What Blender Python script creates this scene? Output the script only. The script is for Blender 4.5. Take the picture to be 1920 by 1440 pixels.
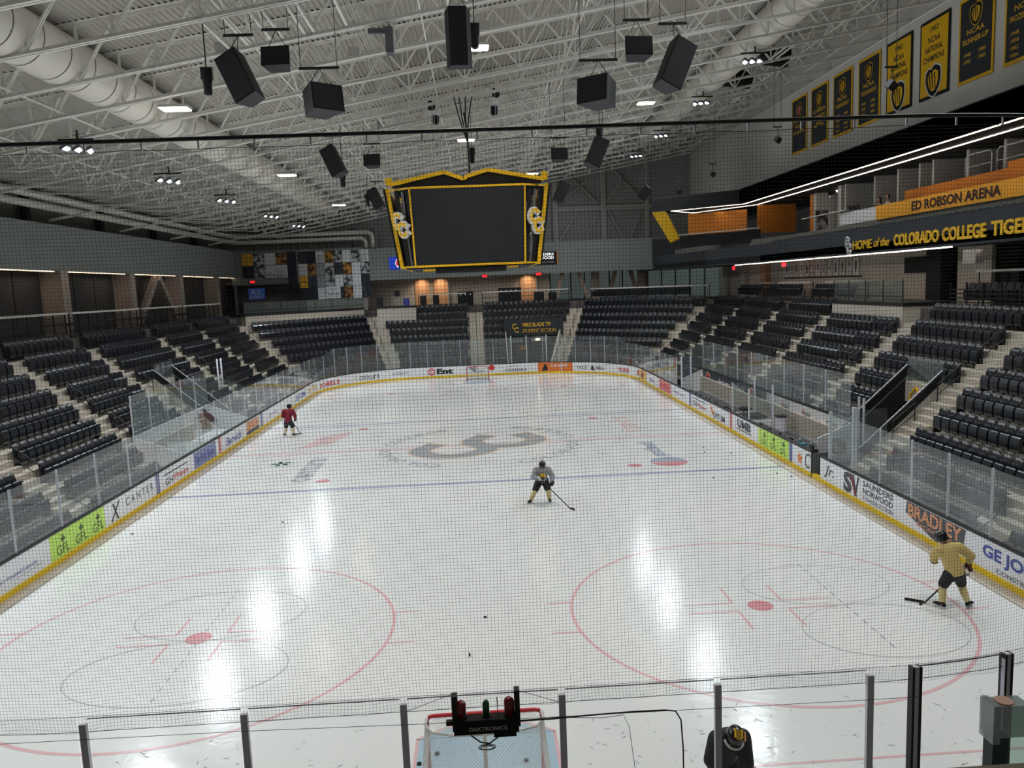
import bpy, math, random
from mathutils import Vector, Matrix
random.seed(7)
PI = math.pi
sc = bpy.context.scene
COL = sc.collection
for o in list(bpy.data.objects):
    bpy.data.objects.remove(o)

# ------------------------------------------------------------------ camera
CAM = Vector((0.1733, -38.7199, 7.9294))
_yaw, _pit, _rol = 0.0415, 0.1259, -0.0405
_f = Vector((math.sin(_yaw)*math.cos(_pit), math.cos(_yaw)*math.cos(_pit), -math.sin(_pit)))
_r = Vector((math.cos(_yaw), -math.sin(_yaw), 0)); _u = _r.cross(_f)
_r2 = math.cos(_rol)*_r + math.sin(_rol)*_u
_u2 = -math.sin(_rol)*_r + math.cos(_rol)*_u
cd = bpy.data.cameras.new('camera'); cam = bpy.data.objects.new('camera', cd); COL.objects.link(cam)
M = Matrix((( _r2.x, _u2.x, -_f.x, CAM.x), (_r2.y, _u2.y, -_f.y, CAM.y), (_r2.z, _u2.z, -_f.z, CAM.z), (0, 0, 0, 1)))
cam.matrix_world = M
cd.sensor_width = 36; cd.lens = 1453.6/1920*36; cd.clip_end = 300; cd.clip_start = .05
sc.camera = cam

# ------------------------------------------------------------------ world, exposure, large lights
w = bpy.data.worlds.new('world'); sc.world = w; w.use_nodes = True
w.node_tree.nodes['Background'].inputs[0].default_value = (.5, .55, .6, 1)
w.node_tree.nodes['Background'].inputs[1].default_value = .02
vs = sc.view_settings
vs.view_transform = 'Standard'; vs.look = 'None'; vs.gamma = 1; vs.use_curve_mapping = False
vs.exposure = 0.28
P_BLUE, P_BAY = 380.0, 210.0
def area(name, loc, size, power, col, target=None, spread=110, sy=None):
    l = bpy.data.lights.new(name, 'AREA'); l.energy = power; l.size = size; l.color = col
    l.shape = 'RECTANGLE'; l.size_y = sy or size
    l.spread = math.radians(spread)
    o = bpy.data.objects.new(name, l); COL.objects.link(o); o.location = loc
    d = (Vector(target)-Vector(loc)) if target else Vector((0, 0, -1))
    o.rotation_euler = d.to_track_quat('-Z', 'Y').to_euler()
    o['label'] = 'lamp'; return o
RS = .1667
def chz(x): return 16.86 + RS*x          # underside of roof truss bottom chord
BLUE_Y = [-24.9, -15.8, -6.7, 2.4, 11.6, 22.3, 31.6]
BLUE = [(s*15.1, y) for s in (-1, 1) for y in BLUE_Y]
BAYS = [(-10.6, -25.5), (0, -25.5), (10.8, -25.5), (-10.6, -8.5), (.55, -8.5), (10.8, -8.5), (-10.6, 8.6), (0, 9.2), (10.9, 9.2), (-10.5, 25.5), (5.6, 31), (10.6, 25.5)]
for i, (x, y) in enumerate(BLUE):
    area('lamp_blue', (x*.99, y, chz(x)-.75), 1.1, P_BLUE, (.86, .95, 1), (x*.5, y, 0), 160, .45)
for i, (x, y) in enumerate(BAYS):
    area('lamp_bay', (x, y, chz(x)-.32), .9, P_BAY, (1, .9, .78), None, 120, .6)

# ------------------------------------------------------------------ materials
def lin(c): return tuple(((v/255)/12.92 if v/255 <= .04045 else ((v/255+.055)/1.055)**2.4) for v in c)+(1,)
MATS = {}
def mat(name, rgb, rough=.6, metal=0, spec=.5, noise=0, nscale=5, emit=None, es=0, coat=0, bump=0, bscale=60):
    if name in MATS: return MATS[name]
    m = bpy.data.materials.new(name); m.use_nodes = True; nt = m.node_tree; b = nt.nodes['Principled BSDF']
    c = lin(rgb); b.inputs['Base Color'].default_value = c
    b.inputs['Roughness'].default_value = rough; b.inputs['Metallic'].default_value = metal
    b.inputs['Specular IOR Level'].default_value = spec; b.inputs['Coat Weight'].default_value = coat
    if noise or bump:
        tc = nt.nodes.new('ShaderNodeTexCoord')
    if noise:
        n = nt.nodes.new('ShaderNodeTexNoise'); n.inputs['Scale'].default_value = nscale; n.inputs['Detail'].default_value = 5
        nt.links.new(tc.outputs['Object'], n.inputs['Vector'])
        mr = nt.nodes.new('ShaderNodeMapRange'); mr.inputs[3].default_value = 1-noise; mr.inputs[4].default_value = 1+noise
        nt.links.new(n.outputs['Fac'], mr.inputs[0])
        mx = nt.nodes.new('ShaderNodeVectorMath'); mx.operation = 'SCALE'; mx.inputs[0].default_value = c[:3]
        nt.links.new(mr.outputs[0], mx.inputs['Scale']); nt.links.new(mx.outputs[0], b.inputs['Base Color'])
    if bump:
        n2 = nt.nodes.new('ShaderNodeTexNoise'); n2.inputs['Scale'].default_value = bscale
        nt.links.new(tc.outputs['Object'], n2.inputs['Vector'])
        bp = nt.nodes.new('ShaderNodeBump'); bp.inputs['Strength'].default_value = bump; bp.inputs['Distance'].default_value = .01
        nt.links.new(n2.outputs['Fac'], bp.inputs['Height']); nt.links.new(bp.outputs[0], b.inputs['Normal'])
    if emit:
        b.inputs['Emission Color'].default_value = lin(emit); b.inputs['Emission Strength'].default_value = es
    MATS[name] = m; return m

def ice_mat(name, rgb, blend=None):
    m = bpy.data.materials.new(name); m.use_nodes = True; nt = m.node_tree; b = nt.nodes['Principled BSDF']
    tc = nt.nodes.new('ShaderNodeTexCoord'); geo = nt.nodes.new('ShaderNodeNewGeometry')
    n = nt.nodes.new('ShaderNodeTexNoise'); n.inputs['Scale'].default_value = .35; n.inputs['Detail'].default_value = 6
    mp = nt.nodes.new('ShaderNodeMapping'); mp.inputs['Scale'].default_value = (1, .35, 1)
    nt.links.new(geo.outputs['Position'], mp.inputs[0]); nt.links.new(mp.outputs[0], n.inputs['Vector'])
    cr = nt.nodes.new('ShaderNodeMapRange'); cr.inputs[3].default_value = .93; cr.inputs[4].default_value = 1.04
    nt.links.new(n.outputs['Fac'], cr.inputs[0])
    mx = nt.nodes.new('ShaderNodeVectorMath'); mx.operation = 'SCALE'; mx.inputs[0].default_value = lin(rgb)[:3]
    nt.links.new(cr.outputs[0], mx.inputs['Scale']); nt.links.new(mx.outputs[0], b.inputs['Base Color'])
    # skate scratches give varying gloss and a fine relief
    n2 = nt.nodes.new('ShaderNodeTexNoise'); n2.inputs['Scale'].default_value = 3.2; n2.inputs['Detail'].default_value = 8; n2.inputs['Distortion'].default_value = 1.5
    nt.links.new(geo.outputs['Position'], n2.inputs['Vector'])
    r2 = nt.nodes.new('ShaderNodeMapRange'); r2.inputs[3].default_value = .09; r2.inputs[4].default_value = .24
    nt.links.new(n2.outputs['Fac'], r2.inputs[0]); nt.links.new(r2.outputs[0], b.inputs['Roughness'])
    bp = nt.nodes.new('ShaderNodeBump'); bp.inputs['Strength'].default_value = .12; bp.inputs['Distance'].default_value = .02
    nt.links.new(n2.outputs['Fac'], bp.inputs['Height']); nt.links.new(bp.outputs[0], b.inputs['Normal'])
    b.inputs['Specular IOR Level'].default_value = .5
    MATS[name] = m; return m
ICE = ice_mat('ice', (226, 229, 231))
ICE_BLUE = ice_mat('ice_blue', (172, 178, 204)); ICE_RED = ice_mat('ice_red', (224, 184, 190)); ICE_PINK = ice_mat('ice_pink', (226, 200, 204))
ICE_CREASE = ice_mat('ice_crease', (170, 196, 214)); ICE_GREY = ice_mat('ice_grey', (150, 158, 165)); ICE_ORANGE = ice_mat('ice_orange', (222, 202, 184))
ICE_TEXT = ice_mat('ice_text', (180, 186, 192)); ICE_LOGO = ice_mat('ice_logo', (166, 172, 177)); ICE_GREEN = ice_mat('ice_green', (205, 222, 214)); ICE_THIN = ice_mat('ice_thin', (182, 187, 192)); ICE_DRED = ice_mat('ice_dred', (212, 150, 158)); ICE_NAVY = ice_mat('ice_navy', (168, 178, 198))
ICE_MARK = ice_mat('ice_mark', (200, 205, 208))

WHITE = mat('white_board', (236, 238, 244), .35, noise=.02)
YEL = mat('kick_yellow', (240, 204, 30), .4)
CAPB = mat('cap_black', (38, 38, 42), .45)
CONC = mat('concrete', (186, 178, 166), .85, noise=.14, nscale=2.2, bump=.3, bscale=25)
CONCD = mat('concrete_dark', (120, 112, 102), .85, noise=.1, nscale=2)
SEAT = mat('seat_black', (19, 22, 31), .27, spec=.6)
SEAT2 = mat('seat_frame', (24, 25, 28), .5)
BLK = mat('black_steel', (22, 22, 25), .5)
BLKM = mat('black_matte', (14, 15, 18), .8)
SPK = mat('speaker_black', (14, 14, 17), .75, bump=.2)
SPKB = mat('speaker_grille', (52, 55, 62), .7)
STEELW = mat('roof_steel', (244, 243, 238), .55, noise=.04)
DECK = mat('roof_deck', (186, 183, 176), .6, noise=.05)
DUCT = mat('duct_paint', (240, 237, 228), .5, noise=.03)
SEAM = mat('duct_seam', (92, 88, 82), .6)
WALLG = mat('wall_grey', (136, 141, 138), .85, noise=.03, nscale=.7)
WALLR = mat('wall_right_paint', (214, 211, 206), .85, noise=.03, nscale=.7)
WALLD = mat('wall_dark', (150, 150, 148), .85)
NAVY = mat('fascia_black', (36, 41, 48), .6)
TAUPE = mat('pilaster', (176, 160, 148), .8, noise=.04)
SHADE = mat('roller_shade', (58, 56, 56), .8, noise=.08, nscale=8)
ALU = mat('aluminium', (226, 224, 240), .4)
ALUL = mat('aluminium_light', (210, 211, 218), .4, metal=.1)
GOLD = mat('gold', (240, 188, 10), .5); GOLDD = mat('gold_panel', (244, 170, 44), .6, noise=.04); GOLDL = mat('gold_letters', (226, 178, 40), .45)
ORG = mat('orange_panel', (214, 126, 30), .6, noise=.04)
SCRN = mat('led_screen', (30, 34, 38), .45, noise=.05, nscale=40)
REDP = mat('red_paint', (196, 40, 52), .4); REDS = mat('red_stripe', (206, 92, 98), .4); BLUS = mat('blue_stripe', (92, 104, 160), .4)
TXT = mat('print_dark', (72, 74, 84), .5); TXTB = mat('print_black', (26, 28, 36), .5); TXTR = mat('print_red', (208, 62, 62), .5); TXTW = mat('print_white', (226, 226, 228), .5)
TXTBL = mat('print_blue', (72, 88, 168), .5); TXTG = mat('print_greygreen', (112, 150, 128), .5); TXTO = mat('print_orange', (226, 132, 62), .5); TXTM = mat('print_maroon', (128, 52, 58), .5)
GREENP = mat('green_ad', (196, 238, 104), .4); ORGAD = mat('orange_ad', (226, 118, 52), .4); PURP = mat('periwinkle_ad', (132, 142, 186), .4); TANAD = mat('tan_ad', (206, 166, 146), .4); YELAD = mat('yellow_ad', (226, 196, 96), .4); PINKAD = mat('pink_ad', (224, 120, 126), .4); SLATE = mat('slate_ad', (82, 84, 92), .5); NAVYAD = mat('navy_ad', (52, 58, 74), .5); PEACH = mat('print_peach', (226, 158, 116), .5); MAUVE = mat('print_mauve', (150, 96, 98), .5)
EW = mat('lamp_cool', (255, 255, 255), emit=(225, 242, 255), es=40); EWARM = mat('lamp_warm', (255, 255, 255), emit=(255, 240, 214), es=16)
ESTRIP = mat('strip_light', (255, 255, 255), emit=(255, 238, 216), es=3.2); ESTRIPD = mat('strip_light_dim', (255, 255, 255), emit=(255, 222, 186), es=1.6)
EGLASSW = mat('window_glow', (40, 60, 62), .2, emit=(140, 155, 152), es=.14); EEXIT = mat('exit_sign', (200, 20, 30), emit=(255, 40, 50), es=1.6)
EBLU = mat('sign_blue', (20, 50, 170), emit=(30, 70, 190), es=.5); ESCRW = mat('sign_white', (230, 230, 235), emit=(235, 235, 240), es=.9); ERED = mat('sign_red', (200, 40, 50), emit=(210, 45, 60), es=.5)
EBUD = mat('sign_bud', (30, 70, 150), emit=(50, 90, 170), es=.12)
SKIN = mat('skin', (206, 160, 136), .55)
STRAND = mat('net_cord', (34, 36, 40), .8); ROPE = mat('rope', (62, 62, 74), .8); NETW = mat('goal_cord', (222, 224, 224), .7)
CREAM = mat('cream_wall', (190, 180, 168), .8, noise=.04); CREAMD = mat('taupe_wall', (150, 142, 135), .8, noise=.04); PEACHW = mat('lit_alcove', (196, 150, 112), .8)
GREYP = mat('light_grey_paint', (200, 197, 192), .7); FLOORC = mat('concourse_floor', (84, 80, 76), .7)

def glass_mat(name, tint=(232, 240, 238), base=.035, grazing=1.0, milk=.0):
    m = bpy.data.materials.new(name); m.use_nodes = True; nt = m.node_tree
    for n in list(nt.nodes): nt.nodes.remove(n)
    out = nt.nodes.new('ShaderNodeOutputMaterial'); tr = nt.nodes.new('ShaderNodeBsdfTransparent'); gl = nt.nodes.new('ShaderNodeBsdfGlossy')
    tr.inputs[0].default_value = lin(tint); gl.inputs['Roughness'].default_value = .03; gl.inputs[0].default_value = (.95, .97, 1, 1)
    lw = nt.nodes.new('ShaderNodeLayerWeight'); lw.inputs[0].default_value = .5
    pw = nt.nodes.new('ShaderNodeMath'); pw.operation = 'POWER'; pw.inputs[1].default_value = 4.5; nt.links.new(lw.outputs['Facing'], pw.inputs[0])
    ma = nt.nodes.new('ShaderNodeMath'); ma.operation = 'MULTIPLY_ADD'; ma.inputs[1].default_value = grazing; ma.inputs[2].default_value = base; ma.use_clamp = True
    nt.links.new(pw.outputs[0], ma.inputs[0])
    mx = nt.nodes.new('ShaderNodeMixShader'); nt.links.new(ma.outputs[0], mx.inputs[0]); nt.links.new(tr.outputs[0], mx.inputs[1]); nt.links.new(gl.outputs[0], mx.inputs[2])
    last = mx
    if milk:
        df = nt.nodes.new('ShaderNodeBsdfDiffuse'); df.inputs[0].default_value = (.72, .75, .78, 1)
        m2 = nt.nodes.new('ShaderNodeMixShader'); m2.inputs[0].default_value = milk
        nt.links.new(mx.outputs[0], m2.inputs[1]); nt.links.new(df.outputs[0], m2.inputs[2]); last = m2
    nt.links.new(last.outputs[0], out.inputs[0]); MATS[name] = m; return m
GLASS = glass_mat('rink_glass', (226, 236, 236), .08, 1.0, .07)
GLASSN = glass_mat('near_glass', (246, 248, 248), .03, .8, .01)
GLASSG = glass_mat('green_glass', (190, 214, 204), .08, 1.0, .08)

# ------------------------------------------------------------------ mesh helpers
class MB:
    def __init__(s): s.v = []; s.f = []
    def add(s, vs_, fs):
        b = len(s.v); s.v += [tuple(p) for p in vs_]; s.f += [tuple(b+i for i in f) for f in fs]; return s
    def box(s, x0, x1, y0, y1, z0, z1):
        return s.add([(x0,y0,z0),(x1,y0,z0),(x1,y1,z0),(x0,y1,z0),(x0,y0,z1),(x1,y0,z1),(x1,y1,z1),(x0,y1,z1)],
                     [(0,3,2,1),(4,5,6,7),(0,1,5,4),(1,2,6,5),(2,3,7,6),(3,0,4,7)])
    def cbox(s, c, d, m=None):
        p = [Vector((sx*d[0]/2, sy*d[1]/2, sz*d[2]/2)) for sz in (-1,1) for sx, sy in ((-1,-1),(1,-1),(1,1),(-1,1))]
        if m is not None: p = [m @ q for q in p]
        return s.add([q+Vector(c) for q in p], [(0,3,2,1),(4,5,6,7),(0,1,5,4),(1,2,6,5),(2,3,7,6),(3,0,4,7)])
    def bar(s, p0, p1, wd, h, up=(0,0,1)):
        p0 = Vector(p0); p1 = Vector(p1); d = (p1-p0).normalized(); u = Vector(up)
        if abs(d.dot(u)) > .98: u = Vector((0,1,0))
        x = d.cross(u).normalized(); u2 = x.cross(d)
        r = []
        for p in (p0, p1):
            for a, b in ((-1,-1),(1,-1),(1,1),(-1,1)): r.append(p+x*a*wd/2+u2*b*h/2)
        return s.add(r, [(0,3,2,1),(4,5,6,7),(0,1,5,4),(1,2,6,5),(2,3,7,6),(3,0,4,7)])
    def tube(s, pts, r, n=8, r1=None, cap=True, closed=False):
        pts = [Vector(p) for p in pts]; rs = r if isinstance(r, (list, tuple)) else [r+(((r1 if r1 is not None else r)-r)*i/max(1, len(pts)-1)) for i in range(len(pts))]
        rings = []; u = None
        for i, p in enumerate(pts):
            a = pts[max(0, i-1)]; b = pts[min(len(pts)-1, i+1)]; d = (b-a)
            if d.length < 1e-9: d = Vector((0,0,1))
            d.normalize()
            if u is None: u = d.orthogonal().normalized()
            else:
                u = u-d*u.dot(d)
                u = u.normalized() if u.length > 1e-6 else d.orthogonal().normalized()
            x = d.cross(u)
            rings.append([p+(u*math.cos(2*PI*k/n)+x*math.sin(2*PI*k/n))*rs[i] for k in range(n)])
        fs = []
        for i in range(len(pts)-1):
            for k in range(n):
                fs.append((i*n+k, i*n+(k+1)%n, (i+1)*n+(k+1)%n, (i+1)*n+k))
        if cap: fs.append(tuple(range(n-1,-1,-1))); fs.append(tuple((len(pts)-1)*n+k for k in range(n)))
        return s.add([q for R in rings for q in R], fs)
    def lathe(s, c, prof, n=16, axis=None):
        m = Matrix.Identity(3) if axis is None else Vector((0,0,1)).rotation_difference(Vector(axis)).to_matrix()
        vs_ = []; fs = []
        for r, z in prof:
            for k in range(n): vs_.append(Vector(c)+m @ Vector((r*math.cos(2*PI*k/n), r*math.sin(2*PI*k/n), z)))
        for i in range(len(prof)-1):
            for k in range(n): fs.append((i*n+k, i*n+(k+1)%n, (i+1)*n+(k+1)%n, (i+1)*n+k))
        fs.append(tuple(range(n-1,-1,-1))); fs.append(tuple((len(prof)-1)*n+k for k in range(n)))
        return s.add(vs_, fs)
    def sphere(s, c, r, n=12, sc_=(1,1,1)):
        prof = [(max(1e-3, math.sin(PI*i/8)), -math.cos(PI*i/8)) for i in range(9)]
        vs_ = []; fs = []
        for a, z in prof:
            for k in range(n): vs_.append((c[0]+r*sc_[0]*a*math.cos(2*PI*k/n), c[1]+r*sc_[1]*a*math.sin(2*PI*k/n), c[2]+r*sc_[2]*z))
        for i in range(8):
            for k in range(n): fs.append((i*n+k, i*n+(k+1)%n, (i+1)*n+(k+1)%n, (i+1)*n+k))
        return s.add(vs_, fs)
    def prism(s, poly, o, ax, ay, n, t):
        """polygon (2-D) laid out on plane o + x*ax + y*ay, extruded by t along n"""
        o = Vector(o); ax = Vector(ax); ay = Vector(ay); n = Vector(n); k = len(poly)
        a = [o+ax*x+ay*y for x, y in poly]; b = [p+n*t for p in a]
        return s.add(a+b, [tuple(range(k-1,-1,-1)), tuple(range(k, 2*k))]+[(i, (i+1)%k, k+(i+1)%k, k+i) for i in range(k)])
    def quad(s, a, b, c, d): return s.add([a,b,c,d], [(0,1,2,3)])
    def mesh(s, name):
        m = bpy.data.meshes.new(name); m.from_pydata(s.v, [], s.f); m.update(); return m

def tagp(o, label=None, cat=None, group=None, kind=None):
    if label: o['label'] = label
    if cat: o['category'] = cat
    if group: o['group'] = group
    if kind: o['kind'] = kind
    return o
def thing(name, label, cat, loc=(0,0,0), rz=0, group=None):
    o = bpy.data.objects.new(name, None); COL.objects.link(o); o.location = loc; o.rotation_euler = (0,0,rz); o.empty_display_size = .2
    return tagp(o, label, cat, group)
def struct(name, mb, m, kind='structure'):
    return tagp(solo0(name, mb, m), kind=kind)
def wloc(o):
    p = Vector((0,0,0))
    while o is not None: p += o.location; o = o.parent
    return p
def shade(me, smooth):
    if smooth: me.polygons.foreach_set('use_smooth', [True]*len(me.polygons))
def solo0(name, mb, m, smooth=False):
    xs = [v[0] for v in mb.v]; ys = [v[1] for v in mb.v]; zs = [v[2] for v in mb.v]
    c = ((min(xs)+max(xs))/2, (min(ys)+max(ys))/2, min(zs))
    mb.v = [(a-c[0], b-c[1], d-c[2]) for a, b, d in mb.v]
    me = mb.mesh(name); me.materials.append(m); shade(me, smooth)
    o = bpy.data.objects.new(name, me); COL.objects.link(o); o.location = c; return o
def solo(name, mb, m, label, cat, group=None, smooth=False, kind=None):
    return tagp(solo0(name, mb, m, smooth), label, cat, group, kind)
def part(name, mb, m, parent, label=None, local=False, smooth=False, kind=None):
    """parent must be unrotated unless local=True; vertices are world coordinates"""
    if not local:
        c = wloc(parent); mb.v = [(a-c[0], b-c[1], d-c[2]) for a, b, d in mb.v]
    me = mb.mesh(name); me.materials.append(m); shade(me, smooth)
    o = bpy.data.objects.new(name, me); COL.objects.link(o); o.parent = parent
    if label: o['label'] = label
    if kind: o['kind'] = kind
    return o
def partm(name, me, parent, loc=(0,0,0), rot=(0,0,0), scale=(1,1,1)):
    o = bpy.data.objects.new(name, me); COL.objects.link(o); o.parent = parent; o.location = loc; o.rotation_euler = rot; o.scale = scale; return o
def copy_tree(o, parent=None):
    c = o.copy(); COL.objects.link(c); c.parent = parent
    for ch in list(o.children): copy_tree(ch, c)
    return c

_tc = {}
def text_geo(body, bold=0, shear=0, ext=0):
    k = (body, bold, shear, ext)
    if k in _tc: return _tc[k]
    cu = bpy.data.curves.new('t', 'FONT'); cu.body = body; cu.offset = bold; cu.shear = shear; cu.extrude = ext; cu.resolution_u = 3
    o = bpy.data.objects.new('t', cu); COL.objects.link(o)
    dg = bpy.context.evaluated_depsgraph_get(); me = bpy.data.meshes.new_from_object(o.evaluated_get(dg))
    vs_ = [tuple(v.co) for v in me.vertices]; fs = [tuple(p.vertices) for p in me.polygons]
    bpy.data.objects.remove(o); bpy.data.meshes.remove(me); bpy.data.curves.remove(cu)
    x0 = min(v[0] for v in vs_); x1 = max(v[0] for v in vs_); y0 = min(v[1] for v in vs_); y1 = max(v[1] for v in vs_)
    vs_ = [((v[0]-x0)/(x1-x0), (v[1]-y0)/(y1-y0), v[2]) for v in vs_]
    _tc[k] = (vs_, fs); return _tc[k]
def text(mb, body, o, ax, ay, wd, h, bold=.015, shear=0, depth=0, n=None):
    """lay text with lower-left corner o, width wd along ax, height h along ay"""
    vs_, fs = text_geo(body, bold, shear, 1 if depth else 0)
    o = Vector(o); ax = Vector(ax).normalized(); ay = Vector(ay).normalized(); n = Vector(n).normalized() if n is not None else ax.cross(ay)
    return mb.add([o+ax*wd*v[0]+ay*h*v[1]+n*(depth*(v[2]+1)/2 if depth else 0) for v in vs_], fs)
def arcpoly(cx, cy, r0, r1, a0, a1, n=20, sx=1, sy=1):
    a = [(cx+sx*r1*math.cos(a0+(a1-a0)*i/n), cy+sy*r1*math.sin(a0+(a1-a0)*i/n)) for i in range(n+1)]
    b = [(cx+sx*r0*math.cos(a1+(a0-a1)*i/n), cy+sy*r0*math.sin(a1+(a0-a1)*i/n)) for i in range(n+1)]
    return a+b
def strip_prism(mb, cx, cy, r0, r1, a0, a1, o, ax, ay, nn, t, n=20, sx=1, sy=1):
    for i in range(n):
        b0 = a0+(a1-a0)*i/n; b1 = a0+(a1-a0)*(i+1)/n
        mb.prism([(cx+sx*r0*math.cos(b0), cy+sy*r0*math.sin(b0)), (cx+sx*r1*math.cos(b0), cy+sy*r1*math.sin(b0)), (cx+sx*r1*math.cos(b1), cy+sy*r1*math.sin(b1)), (cx+sx*r0*math.cos(b1), cy+sy*r0*math.sin(b1))], o, ax, ay, nn, t)
def cc_logo(mb, o, ax, ay, nn, s, t, grow=0, top=True, low=True):
    """two interlocking serif Cs; about 1.3 s wide and 1.7 s high around o"""
    for k_, (on, cx, cy) in enumerate(((top, -.2*s, .28*s), (low, .16*s, -.28*s))):
        if not on: continue
        oo = Vector(o)+Vector(nn)*(.0006*k_ if t < .02 else .004*k_)
        r0 = .25*s-grow; r1 = .47*s+grow
        a0 = math.radians(40)-grow/(.37*s); n = 26
        out = [(cx+.8*r1*math.cos(a0+(2*PI-2*a0)*i/n), cy+r1*math.sin(a0+(2*PI-2*a0)*i/n)) for i in range(n+1)]
        inn = [(cx+.8*r0*math.cos(a0+(2*PI-2*a0)*i/n), cy+r0*math.sin(a0+(2*PI-2*a0)*i/n)) for i in range(n+1)]
        for P in (out, inn):           # flared serif ends
            pass
        out[0] = (out[0][0]+.1*s+grow, out[0][1]); out[-1] = (out[-1][0]+.1*s+grow, out[-1][1])
        inn[0] = (inn[0][0]+.1*s+grow, inn[0][1]-.08*s); inn[-1] = (inn[-1][0]+.1*s+grow, inn[-1][1]+.08*s)
        for i in range(n):
            mb.prism([inn[i], out[i], out[i+1], inn[i+1]], oo, ax, ay, nn, t)
def disc(mb, c, r, z=0, n=28, sx=1, sy=1):
    return mb.add([(c[0]+sx*r*math.cos(2*PI*i/n), c[1]+sy*r*math.sin(2*PI*i/n), z) for i in range(n)], [tuple(range(n))])
def ring2(mb, c, r0, r1, z, a0=0, a1=2*PI, n=64, sx=1, sy=1):
    for i in range(n):
        b0 = a0+(a1-a0)*i/n; b1 = a0+(a1-a0)*(i+1)/n
        mb.quad((c[0]+sx*r0*math.cos(b0), c[1]+sy*r0*math.sin(b0), z), (c[0]+sx*r1*math.cos(b0), c[1]+sy*r1*math.sin(b0), z), (c[0]+sx*r1*math.cos(b1), c[1]+sy*r1*math.sin(b1), z), (c[0]+sx*r0*math.cos(b1), c[1]+sy*r0*math.sin(b1), z))
ORD = ['zeroth','first','second','third','fourth','fifth','sixth','seventh','eighth','ninth','tenth','eleventh','twelfth','13th','14th','15th','16th','17th','18th','19th','20th','21st','22nd','23rd','24th','25th','26th','27th','28th','29th','30th']

# ------------------------------------------------------------------ ice
HX, HY, RC = 12.95, 30.48, 8.53
def ringpts(off=0, n=24):
    """closed outline of the rink, counter-clockwise from (+HX, -(HY-RC))"""
    pts = []
    for cx, cy, a in ((HX-RC, HY-RC, 0), (-(HX-RC), HY-RC, 90), (-(HX-RC), -(HY-RC), 180), (HX-RC, -(HY-RC), 270)):
        for i in range(n+1):
            t = math.radians(a+90*i/n); pts.append((cx+(RC+off)*math.cos(t), cy+(RC+off)*math.sin(t)))
    return pts
mb = MB(); pp = ringpts(.02); k = len(pp)
mb.add([(x, y, 0) for x, y in pp], [tuple(range(k))]); mb.add([(x, y, -.03) for x, y in pp], [tuple(range(k-1,-1,-1))])
icef = struct('floor_ice', mb, ICE)
_ic = wloc(icef)
def mark(name, mb, m, label=None): return part(name, mb, m, icef, label)
def hline(y, wd, m, name, z=.002, x0=-HX, x1=HX):
    b = MB(); b.quad((x0, y-wd/2, z), (x1, y-wd/2, z), (x1, y+wd/2, z), (x0, y+wd/2, z)); return mark(name, b, m)
hline(7.62, .3, ICE_BLUE, 'blue_line'); hline(-7.62, .3, ICE_BLUE, 'blue_line'); hline(0, .3, ICE_PINK, 'centre_line')
xg = HX-RC+math.sqrt(RC**2-(27.13-21.95)**2)
hline(27.13, .06, ICE_RED, 'goal_line', x0=-xg, x1=xg); hline(-27.13, .06, ICE_RED, 'goal_line', x0=-xg, x1=xg)
for cx in (-6.71, 6.71):
    for cy in (-21.03, 21.03):
        b = MB(); ring2(b, (cx, cy), 4.52, 4.6, .003, n=96); mark('faceoff_circle', b, ICE_RED)
        b = MB(); disc(b, (cx, cy), .305, .004); mark('faceoff_dot', b, ICE_DRED)
        b = MB()
        for sx in (-1, 1):
            for sy in (-1, 1):
                x = cx+sx*.61; y = cy+sy*.24
                b.quad((x, y-.03, .0035), (x+sx*1.2, y-.03, .0035), (x+sx*1.2, y+.03, .0035), (x, y+.03, .0035))
                b.quad((x-.03, y, .0037), (x+.03, y, .0037), (x+.03, y+sy*.95, .0037), (x-.03, y+sy*.95, .0037))
                x2 = cx+sx*4.5; y2 = cy+sy*.84
                b.quad((x2, y2-.03, .0035), (x2+sx*.64, y2-.03, .0035), (x2+sx*.64, y2+.03, .0035), (x2, y2+.03, .0035))
        mark('faceoff_hash_marks', b, ICE_RED)
for cx, cy in ((-6.71, -6.1), (6.71, -6.1), (-6.71, 6.1), (6.71, 6.1)):
    b = MB(); disc(b, (cx, cy), .305, .004); mark('faceoff_dot', b, ICE_DRED)
for s in (-1, 1):
    b = MB(); y = s*27.13
    pl_ = [(-1.22, 0), (1.22, 0), (1.22, 1.37)]+[(1.83*math.cos(math.radians(a)), 1.83*math.sin(math.radians(a))) for a in range(48, 133, 6)]+[(-1.22, 1.37)]
    b.add([(px_, y-s*py_, .0025) for px_, py_ in pl_], [tuple(range(len(pl_)))]); mark('goal_crease', b, ICE_CREASE)
    b = MB(); q = [(-1.22, 0), (-1.22, 1.37)]+[(1.83*math.cos(math.radians(a)), 1.83*math.sin(math.radians(a))) for a in range(132, 47, -6)]+[(1.22, 1.37), (1.22, 0)]
    for i in range(len(q)-1):
        a0 = Vector((q[i][0], y-s*q[i][1], .0035)); a1 = Vector((q[i+1][0], y-s*q[i+1][1], .0035)); d = (a1-a0).normalized(); nn = Vector((-d.y, d.x, 0))*.028
        b.quad(a0-nn, a1-nn, a1+nn, a0+nn)
    mark('crease_line', b, ICE_RED)
b = MB(); ring2(b, (-HX, 0), 3.02, 3.07, .003, -PI/2, PI/2, 40); mark('referee_crease', b, ICE_PINK)
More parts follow.
